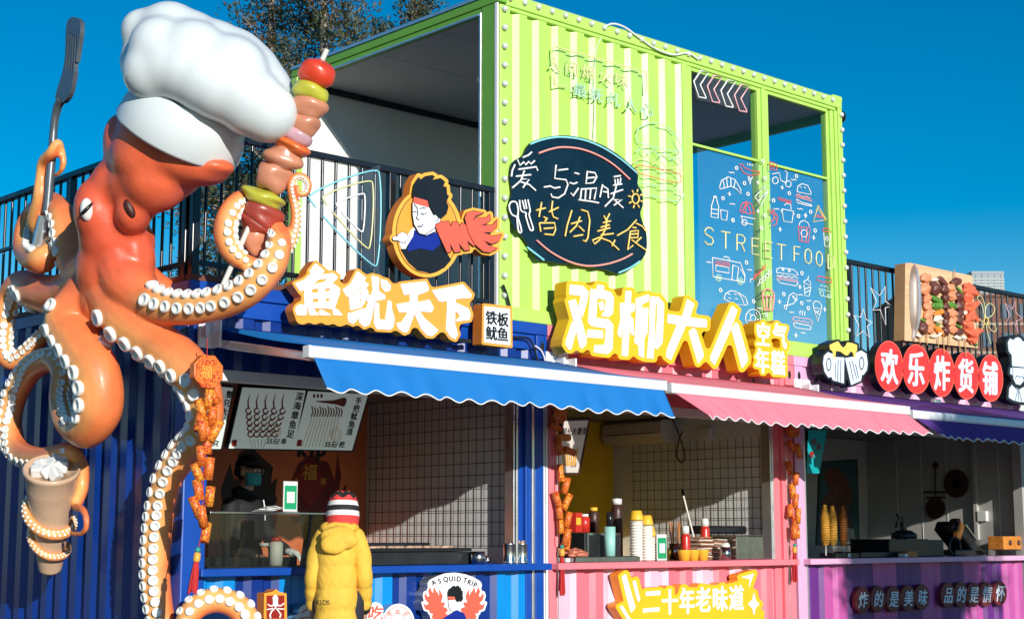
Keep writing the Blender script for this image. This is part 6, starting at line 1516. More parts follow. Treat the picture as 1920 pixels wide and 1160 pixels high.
def cupstack(label, x, y, z1, r, n):
    t = thing('cup_stack', label, 'cup stack', (x, y, 1.022), 'stacks of paper cups on the pink counter')
    h = (z1 - 0.085 - 1.03) / n; m = MB(); pr = []
    for k in range(n):
        z = h * k; pr += [(r * 0.84, z), (r * 1.0, z + h * 0.45), (r * 1.05, z + h * 0.5), (r * 1.05, z + h * 0.72), (r * 0.84, z + h * 0.78)]
    m.lathe([(0, 0)] + pr + [(0, h * n)], (x, y, 1.0225), n=20); m.build('nested_cups', M['cupwhite'], t)
    m = MB(); m.lathe([(0, 0), (r * 1.04, 0), (r * 1.05, 0.012), (r * 0.78, 0.085), (0, 0.085)], (x, y, 1.024 + h * n), n=20); m.build('top_cup', M['cupyellow'], t)
cupstack('tallest stack of paper cups with an upturned yellow cup on top', 4.63, 0.10, 1.47, 0.060, 14)
cupstack('second tallest stack of paper cups with a yellow top cup', 4.785, 0.12, 1.43, 0.056, 13)
cupstack('short stack of paper cups behind the payment card', 4.915, 0.20, 1.33, 0.05, 9)
t = thing('tumbler', 'pale mint plastic tumbler at the left of the cup stacks', 'tumbler', (4.31, 0.12, 1.022))
m = MB(); m.lathe([(0, 0), (0.045, 0), (0.05, 0.30), (0.044, 0.30), (0.042, 0.02), (0, 0.02)], (4.31, 0.12, 1.0225)); m.build('body', M['mint'], t)
m = MB(); m.lathe([(0, 0), (0.03, 0), (0.03, 0.12), (0, 0.125)], (4.31, 0.12, 1.324)); m.build('neck', M['black'], t)
for i, x in enumerate((5.17, 5.29, 5.42)):
    t = thing('sauce_cup', 'small yellow sauce cup on the pink counter, ' + ('nearest the payment card', 'middle of three', 'rightmost of three')[i], 'cup', (x, 0.02, 1.022), 'yellow sauce cups')
    m = MB(); m.lathe([(0, 0), (0.045, 0), (0.058, 0.09), (0.060, 0.095), (0.052, 0.095), (0.04, 0.01), (0, 0.01)], (x, 0.02, 1.0225)); m.build('body', M['cupyellow'], t)
    m = MB(); m.lathe([(0.0, 0.0), (0.05, 0.0), (0.05, 0.008), (0, 0.012)], (x, 0.02, 1.0225 + 0.08)); m.build('filling', M['kraft'], t)
for lab, x, y in (('red bottle with a white cap, left of two on the pink counter', 5.42, 0.22), ('red bottle with a white cap, behind the tray pile', 5.72, 0.24)):
    z0 = 1.18 if x < 5.5 else 1.25
    t = thing('sauce_bottle', lab, 'bottle', (x, y, 1.022), 'red sauce bottles')
    m = MB(); m.lathe([(0, 0), (0.042, 0), (0.044, 0.02), (0.044, z0 - 1.03 + 0.06), (0.034, z0 - 1.03 + 0.09), (0, z0 - 1.03 + 0.09)], (x, y, 1.0225)); m.build('body', M['bottle_red'], t)
    m = MB(); m.lathe([(0, 0), (0.036, 0), (0.034, 0.07), (0, 0.075)], (x, y, 1.022 + z0 - 1.03 + 0.09)); m.build('cap', M['paper'], t)
for i in range(2):
    x = 5.60 + 0.21 * i
    t = thing('tray_pile', ('left', 'right')[i] + ' pile of brown paper trays beside the steel box', 'tray pile', (x, 0.2, 1.022), 'piles of paper trays'); m = MB(); rr = random.Random(i)
    for k in range(17 - 2 * i): m.rbox((x + rr.uniform(-0.012, 0.012), 0.2 + rr.uniform(-0.01, 0.01), 1.03 + k * 0.0125), (0.19, 0.15, 0.007), (rr.uniform(-0.05, 0.05), rr.uniform(-0.06, 0.06), rr.uniform(-0.2, 0.2)), k % 3 // 2)
    m.build('trays', [M['kraft'], M['cupwhite']], t)
t = thing('steel_tin', 'small silver tin in front of the tray piles on the pink counter', 'tin', (5.66, -0.02, 1.022))
m = MB(); m.lathe([(0, 0), (0.05, 0), (0.05, 0.12), (0.046, 0.12), (0.045, 0.02), (0, 0.02)], (5.70, -0.02, 1.0225)); m.build('body', M['steel'], t)
m = MB(); m.ball((5.70, -0.02, 1.15), (0.045, 0.045, 0.03), wob=0.15); m.build('filling', M['cupwhite'], t)
FRY = thing('fryer', 'stainless fryer box with an open black lid at the right of the pink counter', 'fryer', (6.2, 0.2, 1.022))
m = MB(); m.box(5.96, 6.36, 0.06, 0.42, 1.024, 1.24); m.build('body', M['steel'], FRY, bevel=0.006)
m = MB(); m.box(5.85, 6.42, 0.30, 0.62, 1.26, 1.34); m.build('lid', M['black'], FRY, bevel=0.02)
m = MB(); m.box(5.955, 6.365, 0.05, 0.43, 1.242, 1.252); m.build('rim', M['steel'], FRY, bevel=0.003)
m = MB(); m.tube([(5.62, 0.25, 1.10), (5.78, 0.55, 1.62)], 0.009, 8); m.tube([(5.78, 0.55, 1.62), (5.79, 0.57, 1.68)], 0.014, 8, 1); tag(m.build('stirring_rod', [M['cupwhite'], M['black']], None), 'long white rod leaning against the wire grid in the pink kiosk', 'rod')
t = thing('meat_tray', 'white tray of raw meat at the left end of the pink counter', 'tray', (3.85, 0.15, 1.022))
m = MB(); m.box(3.68, 4.05, 0.02, 0.34, 1.024, 1.06); m.build('tray', M['paper'], t, bevel=0.008)
m = MB()
rr = random.Random(5)
for k in range(22): m.ball((3.72 + rr.random() * 0.3, 0.06 + rr.random() * 0.24, 1.075 + rr.random() * 0.05), (0.05, 0.04, 0.02), nu=10, nv=6, wob=0.25)
m.build('meat', mat('raw_meat', (0.62, 0.20, 0.12), 0.35, var=0.35, vscale=16), t)
t = thing('counter_oven', 'small dark counter oven with steel edges behind the mint tumbler', 'oven', (4.3, 0.3, 1.022))
m = MB(); m.box(4.10, 4.56, 0.22, 0.55, 1.024, 1.27); m.build('body', M['darksteel'], t, bevel=0.006)
m = MB(); m.box(4.12, 4.54, 0.205, 0.218, 1.25, 1.268); m.box(4.12, 4.135, 0.205, 0.218, 1.03, 1.249); m.box(4.525, 4.54, 0.205, 0.218, 1.03, 1.249); m.build('steel_frame', M['steel'], t)
t = thing('cutlery_tray', 'flat steel tray along the front of the pink counter', 'tray', (4.1, 0.0, 1.022))
m = MB(); m.box(3.72, 4.50, -0.06, 0.0, 1.024, 1.068); m.build('body', M['steel'], t, bevel=0.003)
m = MB(); m.box(3.74, 4.48, -0.058, -0.002, 1.0685, 1.072); m.build('contents', M['black'], t)
t = thing('dark_jar', 'dark jar with a white lid on the counter oven', 'jar', (4.72, 0.4, 1.022))
m = MB(); m.lathe([(0, 0), (0.05, 0), (0.05, 0.44), (0.04, 0.50), (0, 0.50)], (4.72, 0.42, 1.0225)); m.build('body', M['brownframe'], t)
m = MB(); m.lathe([(0, 0), (0.045, 0), (0.045, 0.05), (0, 0.055)], (4.72, 0.42, 1.524)); m.build('lid', M['paper'], t)
t = thing('socket_box', 'pale socket box on the wall above the wire grid in the pink kiosk', 'socket box', (6.5, 0.9, 2.2))
m = MB(); m.box(6.47, 6.518, 0.80, 0.92, 2.20, 2.32); m.build('box', M['cupwhite'], t, bevel=0.004)
m = MB(); m.box(6.463, 6.469, 0.83, 0.89, 2.23, 2.29); m.build('socket', M['wallw'], t)
# more things on the pink counter and in the case
def jar(label, x, y, z, r, h, body, lid, name='jar', cat='jar'):
    t = thing(name, label, cat, (x, y, z)); m = MB(); m.lathe([(0, 0), (r, 0), (r, h * 0.8), (r * 0.7, h * 0.86), (0, h * 0.86)], (x, y, z + 0.001), n=18); m.build('body', M[body], t)
    m = MB(); m.lathe([(0, 0), (r * 0.78, 0), (r * 0.78, h * 0.14), (0, h * 0.14)], (x, y, z + 0.002 + h * 0.86), n=18); m.build('lid', M[lid], t)
jar('red jar with a white lid on top of the counter oven', 4.30, 0.42, 1.272, 0.05, 0.16, 'bottle_red', 'paper')
jar('dark brown sauce jar at the back of the oven top', 4.44, 0.44, 1.272, 0.045, 0.22, 'brownframe', 'cupyellow')
jar('short white jar between the cup stacks and the sauce cups', 5.12, 0.30, 1.022, 0.05, 0.16, 'cupwhite', 'bottle_red')
jar('clear plastic cup inside the glass display case', 0.80, 0.20, 1.031, 0.045, 0.16, 'clear', 'paper', 'plastic_cup', 'cup')
jar('red topped jar inside the glass display case', 0.93, 0.24, 1.031, 0.05, 0.20, 'cupwhite', 'bottle_red')
t = thing('snack_box', 'red cardboard snack box behind the mint tumbler', 'box', (4.05, 0.45, 1.272)); m = MB(); m.rbox((4.17, 0.40, 1.36), (0.10, 0.08, 0.17), (0, 0, 0.2)); m.build('carton', M['bottle_red'], t, bevel=0.003)
m = MB(); m.rbox((4.165, 0.357, 1.37), (0.07, 0.004, 0.06), (0, 0, 0.2)); m.build('carton_label', M['cupyellow'], t)
t = thing('skewer_cup', 'steel cup of thin skewers standing behind the tray piles', 'cup', (5.55, 0.42, 1.022)); m = MB(); m.lathe([(0, 0), (0.05, 0), (0.055, 0.15), (0.048, 0.15), (0.045, 0.02), (0, 0.02)], (5.50, 0.42, 1.0225)); m.build('body', M['steel'], t)
m = MB(); rr = random.Random(6)
for k in range(14): a = rr.uniform(0, 6.28); m.tube([(5.50 + 0.02 * math.cos(a), 0.42 + 0.02 * math.sin(a), 1.05), (5.50 + 0.06 * math.cos(a), 0.42 + 0.05 * math.sin(a), 1.36 + rr.uniform(-.03, .03))], 0.0035, 5)
m.build('skewers', M['potatodk'], t)
# ---- purple kiosk
M['shadepaper'] = mat('shaded_red_paper', (0.05, 0.008, 0.008), 0.6)  # red paper darkened, the kiosk's deep shade is put into its colour
def spiral(label, u, v0, v1, r, dark, y=0.12):
    a, b_ = atY(u, v0, y), atY(u, v1, y); t = thing('potato_spiral', label, 'potato spiral', (a.x, y, 1.06), 'potato spirals on sticks')
    n = 24; H = a.z - b_.z; pts = []; rad = []
    for i in range(n * 10):
        k = i / (n * 10); an = k * n * 2 * math.pi; env = min(1, 0.35 + 2.2 * (1 - k)) * min(1, 0.6 + 3 * k); pts.append((a.x + r * env * math.cos(an), y + r * env * math.sin(an), b_.z + H * k)); rad.append(0.006)
    m = MB(); m.tube(pts, rad, 5); m.build('spiral', M['potatodk' if dark else 'potato'], t)
    m = MB(); m.tube([(a.x, y, 1.05), (a.x, y, a.z)], 0.006, 6); m.build('stick', M['stick'], t)
    m = MB(); m.lathe([(0, 0), (0.012, 0), (0.012, H), (0, H)], (a.x, y, b_.z), n=8); m.build('core', M['potatodk' if dark else 'potato'], t)
spiral('tall bright yellow potato spiral on a stick, leftmost', 1546, 946, 1022, 0.042, False, 0.10)
spiral('golden potato spiral on a stick, second from left', 1560, 948, 1022, 0.042, False, 0.14)
spiral('darker brown potato spiral on a stick, rightmost', 1580, 948, 1022, 0.040, True, 0.12)
t = thing('spiral_holder', 'black block holding the potato spirals on the purple counter', 'holder', (7.6, 0.12, 1.022))
m = MB(); m.box(7.46, 7.86, 0.02, 0.22, 1.024, 1.075); m.build('block', M['black'], t, bevel=0.004)
m = MB(); m.box(7.66, 7.70, 0.012, 0.019, 1.03, 1.07); m.build('price_tag', M['paper'], t)
TM = thing('menu_board', 'slanted teal hanging menu with dark red characters in the purple kiosk', 'menu board', atY(1530, 850, 0.2))
q = [(1516,806),(1551,806),(1536,887),(1512,887)]; s = polys_shape([q], 3, 0.7); slab(s.grow(0.8), 0.212, 0.03, M['black'], 'frame', TM); slab(s, 0.209, 0.002, M['teal'], 'face', TM)
for ch, o_ in (('关', (1520, 833)), ('东', (1529, 842)), ('煮', (1516, 857))): s = Shape(1512, 808, 1552, 890, 0.35); s.glyph(ch, o_, (10, 1), (2, -12), 0.3); slab(s, 0.206, 0.002, M['fu_red'], 'letter', TM)
PO = thing('poster', 'dark framed poster with a teal and brown picture on the purple kiosk wall', 'poster', (8.2, 2.19, 1.5))
q = [(1536,865),(1608,860),(1612,1022),(1530,1022)]; s = polys_shape([q], 3, 0.9); slab(s, 2.19, 0.02, M['black'], 'frame', PO)
pm = mat('poster_print', (0.03, 0.10, 0.11), 0.5, var=0.6, vscale=4); slab(s.grow(-2), 2.185, 0.004, pm, 'print', PO)
s = Shape(1530, 860, 1615, 1025, 0.6); rr = random.Random(11)
s.poly(sm2([(1545,890),(1560,875),(1585,890),(1598,930),(1590,960),(1600,990),(1580,1000),(1565,970),(1550,985),(1540,940),(1555,920)], 4, True)); slab(s, 2.180, 0.003, mat('poster_brown', (0.14, 0.05, 0.03), 0.5, var=0.6, vscale=9), 'print_figure', PO)
s = Shape(1530, 860, 1615, 1025, 0.6)
for k in range(7): s.stroke(sm2([(1575 + k * 4, 985 + k), (1583 + k * 3, 1000), (1578 + k * 4, 1018)], 3), 1.4)
slab(s, 2.178, 0.002, M['paper'], 'print_waves', PO)
DEC = thing('round_decoration', 'dark round paper cutting on the purple kiosk side wall', 'decoration', (11.15, 0.9, 1.7))
m = MB(); c = atX(1793, 906, 11.17); m.lathe([(0.155, 0), (0.17, 0), (0.17, 0.006), (0.155, 0.006)], c, (-1, 0, 0), 28)
for k in range(12): m.tube([c + Vector((0, 0.15 * math.cos(k * .5236), 0.15 * math.sin(k * .5236))), c + Vector((0, 0.05 * math.cos(k * .5236 + 1), 0.05 * math.sin(k * .5236 + 1)))], 0.008, 5)
m.lathe([(0, 0), (0.06, 0), (0.06, 0.006), (0, 0.006)], c, (-1, 0, 0), 20); m.build('paper_cutting', M['shadepaper'], DEC)
DE2 = thing('hanging_decoration', 'dark red tasselled paper lantern shape on the purple kiosk side wall', 'decoration', (11.14, 1.15, 1.5))
m = MB(); c = atX(1753, 940, 11.12); s = Shape(1728, 860, 1778, 985, 0.7); s.ell(1753, 952, 18, 20).stroke([(1733,922),(1774,922)], 4).stroke([(1737,932),(1770,932)], 4).stroke([(1753,865),(1753,930)], 1.2).ell(1753, 872, 5, 6)
relief(m, s, lambda u, v: atX(u, v, 11.165), (-1, 0, 0), 0.02); m.build('paper_cutting', M['shadepaper'], DE2)
BX = thing('fryer', 'black box fryer with a dark basket in the middle of the purple counter', 'fryer', (9.0, 0.3, 1.022))
m = MB(); m.box(8.55, 9.30, 0.12, 0.62, 1.024, 1.21); m.build('body', M['black'], BX, bevel=0.01)
m = MB(); m.box(9.31, 9.62, 0.14, 0.5, 1.024, 1.20); m.build('control_box', M['darksteel'], BX, bevel=0.01)
m = MB(); m.box(8.0, 8.5, 0.1, 0.45, 1.024, 1.08); m.build('side_tray', M['black'], BX, bevel=0.006)
m = MB(); m.lathe([(0, 0), (0.14, 0), (0.14, 0.05), (0.08, 0.09), (0, 0.10)], (9.25, 0.4, 1.212)); m.build('lid', M['darksteel'], BX)
m = MB(); m.tube([(9.25, 0.4, 1.31), (9.25, 0.4, 1.40)], 0.035, 10); m.build('lid_knob', M['black'], BX)
CTN = thing('carton', 'small yellow printed carton on the purple counter', 'carton', (8.72, 0.03, 1.022))
m = MB(); m.box(8.66, 8.84, -0.03, 0.06, 1.024, 1.085); m.build('box', M['potatodk'], CTN, bevel=0.003)
m = MB(); m.box(8.60, 8.655, -0.03, 0.05, 1.024, 1.06); m.build('label', M['paper'], CTN)
BT = thing('spray_bottle', 'clear pump bottle with a white label standing behind the black fryer', 'bottle', (9.35, 0.5, 1.2))
m = MB(); m.lathe([(0, 0), (0.055, 0), (0.06, 0.16), (0.03, 0.22), (0.03, 0.25), (0, 0.25)], (9.42, 0.55, 1.203)); m.build('body', M['clear'], BT)
m = MB(); m.lathe([(0.061, 0.05), (0.062, 0.13), (0.0615, 0.13), (0.0605, 0.05)], (9.42, 0.55, 1.203)); m.build('label', M['paper'], BT)
m = MB(); m.rbox((9.40, 0.55, 1.47), (0.09, 0.03, 0.03)); m.build('pump', M['black'], BT, bevel=0.006)
CUT = thing('spiral_cutter', 'black spiral cutting machine with a slanted arm on the purple counter', 'machine', (10.2, 0.3, 1.022))
m = MB(); m.rbox((10.28, 0.35, 1.18), (0.62, 0.3, 0.13), (0, 0.62, 0)); m.build('slanted_body', M['black'], CUT, bevel=0.02)
m = MB(); m.box(9.95, 10.6, 0.2, 0.5, 1.024, 1.09); m.build('base', M['black'], CUT, bevel=0.01)
m = MB(); m.rbox((10.08, 0.30, 1.36), (0.20, 0.12, 0.09), (0, -0.5, 0)); m.build('head', M['brownframe'], CUT, bevel=0.02)
m = MB(); m.rbox((10.06, 0.22, 1.30), (0.09, 0.07, 0.2), (0, 0.5, 0)); m.build('wood_grip', M['orangebox'], CUT, bevel=0.015)
m = MB(); m.beam((10.16, 0.19, 1.37), (10.46, 0.19, 1.14), 0.012, 0.02); m.build('steel_rail', M['steel'], CUT)
m = MB(); m.tube([(9.86 + 0.11 * math.cos(a), 0.15, 1.13 + 0.10 * math.sin(a)) for a in np.linspace(-0.4, 4.2, 18)], 0.012, 8); m.build('crank', M['darksteel'], CUT)
OB = thing('wooden_holder', 'orange wooden box with round holes on a clear stand, right end of purple counter', 'holder', (10.95, 0.1, 1.022))
m = MB(); m.box(10.72, 11.5, 0.05, 0.25, 1.09, 1.24); m.build('box', M['orangebox'], OB, bevel=0.006)
m = MB(); m.box(10.72, 11.5, 0.05, 0.25, 1.024, 1.0895); m.build('clear_stand', M['clear'], OB)
for x in (10.86, 11.05):
    m = MB(); m.lathe([(0, 0), (0.03, 0), (0.032, 0.004), (0, 0.006)], (x, 0.0495, 1.165), (0, -1, 0), 14); m.build('hole', M['brownframe'], OB)  # dark discs on the face, coloured like the shade inside holes
t = thing('wall_socket', 'white wall socket with a cable duct on the purple kiosk side wall', 'socket', (11.1, 0.5, 1.4))
c = atX(1842, 967, 11.16); m = MB(); m.box(11.14, 11.198, c.y - 0.06, c.y + 0.06, c.z - 0.06, c.z + 0.06); m.build('socket', M['paper'], t, bevel=0.006)
m = MB(); m.box(11.15, 11.198, c.y + 0.065, c.y + 0.11, 1.2, 2.4); m.build('cable_duct', M['wallp'], t)
m = MB()
for y in (0.35, 0.7, 1.05, 1.4, 1.75): m.box(11.195, 11.199, y, y + 0.008, 1.0, 2.4)
m.build('panel_joint', M['wallw'], KV)
# ================================================================ FIRECRACKER STRINGS
def twotone(name, a, b_, scale, rough=0.45):
    m = mat(name, a, rough); n = m.node_tree; bs = n.nodes['Principled BSDF']
    tc = n.nodes.new('ShaderNodeTexCoord'); v = n.nodes.new('ShaderNodeTexVoronoi'); v.inputs['Scale'].default_value = scale; v.feature = 'DISTANCE_TO_EDGE'
    nz = n.nodes.new('ShaderNodeTexNoise'); nz.inputs['Scale'].default_value = scale * 0.35
    n.links.new(tc.outputs['Object'], v.inputs['Vector']); n.links.new(tc.outputs['Object'], nz.inputs['Vector'])
    ma = n.nodes.new('ShaderNodeMath'); ma.operation = 'MULTIPLY'; n.links.new(v.outputs['Distance'], ma.inputs[0]); n.links.new(nz.outputs['Fac'], ma.inputs[1])
    cr = n.nodes.new('ShaderNodeMapRange'); cr.inputs['From Min'].default_value = 0.03; cr.inputs['From Max'].default_value = 0.07
    n.links.new(ma.outputs[0], cr.inputs['Value']); mx = n.nodes.new('ShaderNodeMix'); mx.data_type = 'RGBA'
    mx.inputs['A'].default_value = tuple(a) + (1,); mx.inputs['B'].default_value = tuple(b_) + (1,); n.links.new(cr.outputs['Result'], mx.inputs['Factor']); n.links.new(mx.outputs['Result'], bs.inputs['Base Color'])
    return m
M['cracker'] = twotone('gold_on_red_foil', (0.50, 0.035, 0.012), (0.80, 0.25, 0.03), 60)
M['cracker_gold'] = twotone('gold_foil', (0.52, 0.06, 0.015), (0.82, 0.36, 0.03), 45)
M['tassel'] = mat('red_tassel', (0.55, 0.012, 0.012), 0.6, var=0.3, vscale=60, stretch=(1, 1, 0.1))
M['cord'] = mat('red_cord', (0.40, 0.01, 0.02), 0.6)
M['bead'] = mat('jade_bead', (0.02, 0.30, 0.24), 0.2)
def crackers(label, y, plaque, items, tas, Cf, heart=False, sz=1.0):
    pt = lambda p: atY(p[0], p[1], y)
    P0 = Cf(plaque)[0]; t = thing('firecracker_string', label, 'decoration', pt(P0), 'strings of red paper firecrackers')
    kx = (pt((P0[0] + 1, P0[1])) - pt(P0)).length; kz = (pt((P0[0], P0[1] + 1)) - pt(P0)).length
    c = pt(P0); m = MB(); n = 8; r = 0.115 * sz
    lp = [(c.x + r * math.cos(2 * math.pi * (i + 0.5) / n), c.z + r * math.sin(2 * math.pi * (i + 0.5) / n)) for i in range(n)]
    f = [(a, y - 0.03, b_) for a, b_ in lp]; bk = [(a, y + 0.03, b_) for a, b_ in lp]
    m.add(f + bk, [tuple(range(n))] + [tuple(range(2 * n - 1, n - 1, -1))] + [(i + n, (i + 1) % n + n, (i + 1) % n, i) for i in range(n)]); m.build('plaque', M['cracker'], t, bevel=0.006)
    if sz > 0.8:
        s = Shape(P0[0] - 20, P0[1] - 20, P0[0] + 20, P0[1] + 20, 0.5); s.glyph('福', (P0[0] - 11, P0[1] + 11), (22, 1.5), (1.5, -24), 0.2); m = MB(); relief(m, s, onY(y - 0.033), FRONT, 0.004); m.build('plaque_character', M['gold'], t)
    last = pt(Cf(items[-1][:2])[0]); tp = pt(Cf(tas[0])[0]); m = MB(); m.tube([c, Vector((c.x, y, last.z)), tp], 0.004, 5); m.tube([c, c + Vector((0, 0, 0.22))], 0.004, 5); m.build('cord', M['cord'], t)
    for i, (x, v, a) in enumerate(items):
        p = pt(Cf((x, v))[0]) + Vector((0, -0.028 * (i % 2) + 0.014, 0)); d = Vector((-math.sin(R(a)), 0.15 * (-1) ** i, math.cos(R(a)))).normalized()
        L_ = 0.135 * (0.9 + 0.2 * ((i * 37) % 10) / 10); rr_ = 0.030
        m = MB(); m.lathe([(rr_ * 0.7, -L_ / 2 + 0.008), (rr_ * 0.75, -L_ / 2), (rr_, -L_ / 2), (rr_, L_ / 2), (rr_ * 0.75, L_ / 2), (rr_ * 0.7, L_ / 2 - 0.008)], p, d, 14); m.build('firecracker', M['cracker_gold' if i % 3 == 1 else 'cracker'], t)
    b0, b1 = pt(Cf(tas[0])[0]), pt(Cf(tas[1])[0]); L_ = (b1 - b0).length; dn = (b1 - b0).normalized()
    m = MB(); m.ball(b0, 0.018, nu=12, nv=8); m.build('bead', M['bead'], t)
    m = MB(); m.lathe([(0.006, 0.015), (0.022, 0.02), (0.024, 0.06), (0.018, 0.075)], b0, dn, 12); m.build('tassel_knot', M['gold'], t)
    m = MB(); rr = random.Random(int(b0.x * 10))
    for k in range(34):
        a = rr.uniform(0, 6.28); q = rr.uniform(0.3, 1.0); o = Vector((math.cos(a), math.sin(a), 0)); e = L_ * rr.uniform(0.90, 1.02)
        m.tube([b0 + dn * 0.07 + o * 0.012 * q, b0 + dn * (L_ * 0.5) + o * 0.022 * q, b0 + dn * e + o * 0.030 * q], 0.0042, 4, smooth=True)
    m.build('tassel', M['tassel'], t)
ID = lambda *p: list(p)
crackers('red and gold firecracker string over the drooping tentacle at the blue corner', -0.70, (387, 697), [(402,742,30),(389,750,0),(376,790,-15),(396,780,5),(379,768,15),(377,806,12),(390,806,0),(401,808,-25),(390,832,0),(375,855,12),(372,885,20),(390,878,0),(374,918,10),(391,930,0),(370,950,22),(377,968,18),(388,998,-15)], ((371,1030),(360,1112)), ID)
crackers('red firecracker string on the post between the blue and pink kiosks', -0.07, (130, 100), [(118,165,70),(150,220,90),(140,270,10),(178,290,80),(146,405,0),(162,470,-10),(128,540,15),(166,555,-25),(140,600,0),(172,645,-10),(146,680,0),(166,735,-10),(180,765,-20)], ((148,785),(150,1035)), crop(1000, 740, 2.761), sz=0.7)
crackers('red firecracker string on the post between the pink and purple kiosks', -0.07, (150, 212), [(150,310,40),(178,340,30),(135,440,5),(160,505,0),(155,580,0),(158,640,0),(140,700,-15),(172,730,5),(172,775,5),(150,830,5),(180,825,-5)], ((160,905),(160,1128)), crop(1440, 740, 3.22), sz=0.7)

# ================================================================ PEOPLE
M['skin'] = mat('skin', (0.50, 0.27, 0.18), 0.5, var=0.08, vscale=10)
M['hair'] = mat('black_hair', (0.012, 0.010, 0.010), 0.45)
M['coat'] = mat('yellow_puffer', (0.78, 0.47, 0.06), 0.72, var=0.12, vscale=5, bump=1.0, bscale=22, spec=0.3)
M['trouser'] = mat('dark_trousers', (0.02, 0.022, 0.03), 0.7)
M['shoe'] = mat('dark_shoes', (0.03, 0.03, 0.03), 0.5)
M['blackcloth'] = mat('black_cloth', (0.008, 0.008, 0.010), 0.75, var=0.2, vscale=8)
M['mask'] = mat('teal_face_mask', (0.03, 0.33, 0.36), 0.65, bump=0.3, bscale=60)
M['knit_red'] = mat('red_knit', (0.70, 0.05, 0.045), 0.8, bump=0.6, bscale=90)
M['knit_white'] = mat('white_knit', (0.78, 0.78, 0.76), 0.8, bump=0.6, bscale=90)
M['knit_black'] = mat('black_knit', (0.015, 0.014, 0.016), 0.8, bump=0.6, bscale=90)
M['glove'] = mat('white_glove', (0.72, 0.74, 0.70), 0.5)
def remesh(mb, name, mt, parent, vox, it, label=None):
    o = mb.build('blank', mt, None)
    md = o.modifiers.new('r', 'REMESH'); md.mode = 'VOXEL'; md.voxel_size = vox; md.use_smooth_shade = True
    md = o.modifiers.new('s', 'SMOOTH'); md.iterations = it; md.factor = 0.5
    dg = bpy.context.evaluated_depsgraph_get(); dg.update()
    me = bpy.data.meshes.new_from_object(o.evaluated_get(dg)); me.name = name; bpy.data.objects.remove(o)
    for p in me.polygons: p.use_smooth = True
    me.transform(Matrix.Translation(-world_origin(parent)))
    r = bpy.data.objects.new(name, me); COL.objects.link(r); r.parent = parent
    if label: r['label'] = label
    return r
class Fig:
    """local frame: x to the person's right, y forwards, z up; origin between the feet"""
    def __init__(s, base, face): s.b = Vector(base); s.f = Vector((face[0], face[1], 0)).normalized(); s.r = s.f.cross(Vector((0, 0, 1)))
    def p(s, x, y, z): return s.b + s.r * x + s.f * y + Vector((0, 0, z))
    def rot(s): return Matrix((s.r, s.f, Vector((0, 0, 1)))).transposed()
    def limb(s, mb, pts, rad, n=12):
        P = smooth_line([s.p(*q) for q in pts], 5); k = len(pts); rr = [np.interp(i / 5, range(k), rad) for i in range(len(P))]
        mb.tube(P, rr, n); mb.ball(P[0], rr[0] * 0.97, nu=10, nv=6); mb.ball(P[-1], rr[-1] * 0.97, nu=10, nv=6)
    def ball(s, mb, c, rad, tilt=None, **k): mb.ball(s.p(*c), rad, rot=s.rot() if tilt is None else s.rot() @ tilt, **k)
    def hand(s, mb, wrist, d, side, palm_n, sc=1.0):
        """palm, four unequal bent fingers and a thumb leaving the side of the palm"""
        W, d, n = Vector(wrist), Vector(d).normalized(), Vector(palm_n).normalized(); sdv = d.cross(n).normalized() * side
        s.limb(mb, [W, W + d * 0.045 * sc, W + d * 0.085 * sc], [0.024 * sc, 0.030 * sc, 0.026 * sc], 10)
        for k, (o, ln) in enumerate(((-0.028, 0.066), (-0.010, 0.078), (0.009, 0.072), (0.026, 0.056))):
            b0 = W + d * 0.080 * sc + sdv * o * sc
            s.limb(mb, [b0, b0 + d * ln * 0.5 * sc + n * 0.006 * sc, b0 + d * ln * 0.85 * sc + n * 0.022 * sc, b0 + d * ln * 0.95 * sc + n * 0.036 * sc], [0.0095 * sc, 0.009 * sc, 0.008 * sc, 0.007 * sc], 8)
        b0 = W + d * 0.03 * sc - sdv * 0.024 * sc
        s.limb(mb, [b0, b0 + d * 0.03 * sc - sdv * 0.024 * sc + n * 0.008 * sc, b0 + d * 0.060 * sc - sdv * 0.026 * sc + n * 0.02 * sc], [0.012 * sc, 0.0105 * sc, 0.008 * sc], 8)
    def head(s, mb, c, h=0.225):
        k = h / 0.225; x, y, z = c
        s.ball(mb, (x, y, z + 0.022 * k), (0.074 * k, 0.094 * k, 0.092 * k), nu=20, nv=14); s.ball(mb, (x, y + 0.022 * k, z - 0.048 * k), (0.056 * k, 0.066 * k, 0.066 * k), nu=16, nv=12)
        s.ball(mb, (x, y + 0.100 * k, z - 0.018 * k), (0.014 * k, 0.018 * k, 0.024 * k), nu=10, nv=8); s.ball(mb, (x, y + 0.080 * k, z - 0.066 * k), (0.028 * k, 0.016 * k, 0.011 * k), nu=10, nv=8)
        for sg in (-1, 1): s.ball(mb, (x + sg * 0.076 * k, y - 0.005 * k, z - 0.012 * k), (0.010 * k, 0.022 * k, 0.033 * k), nu=10, nv=8)
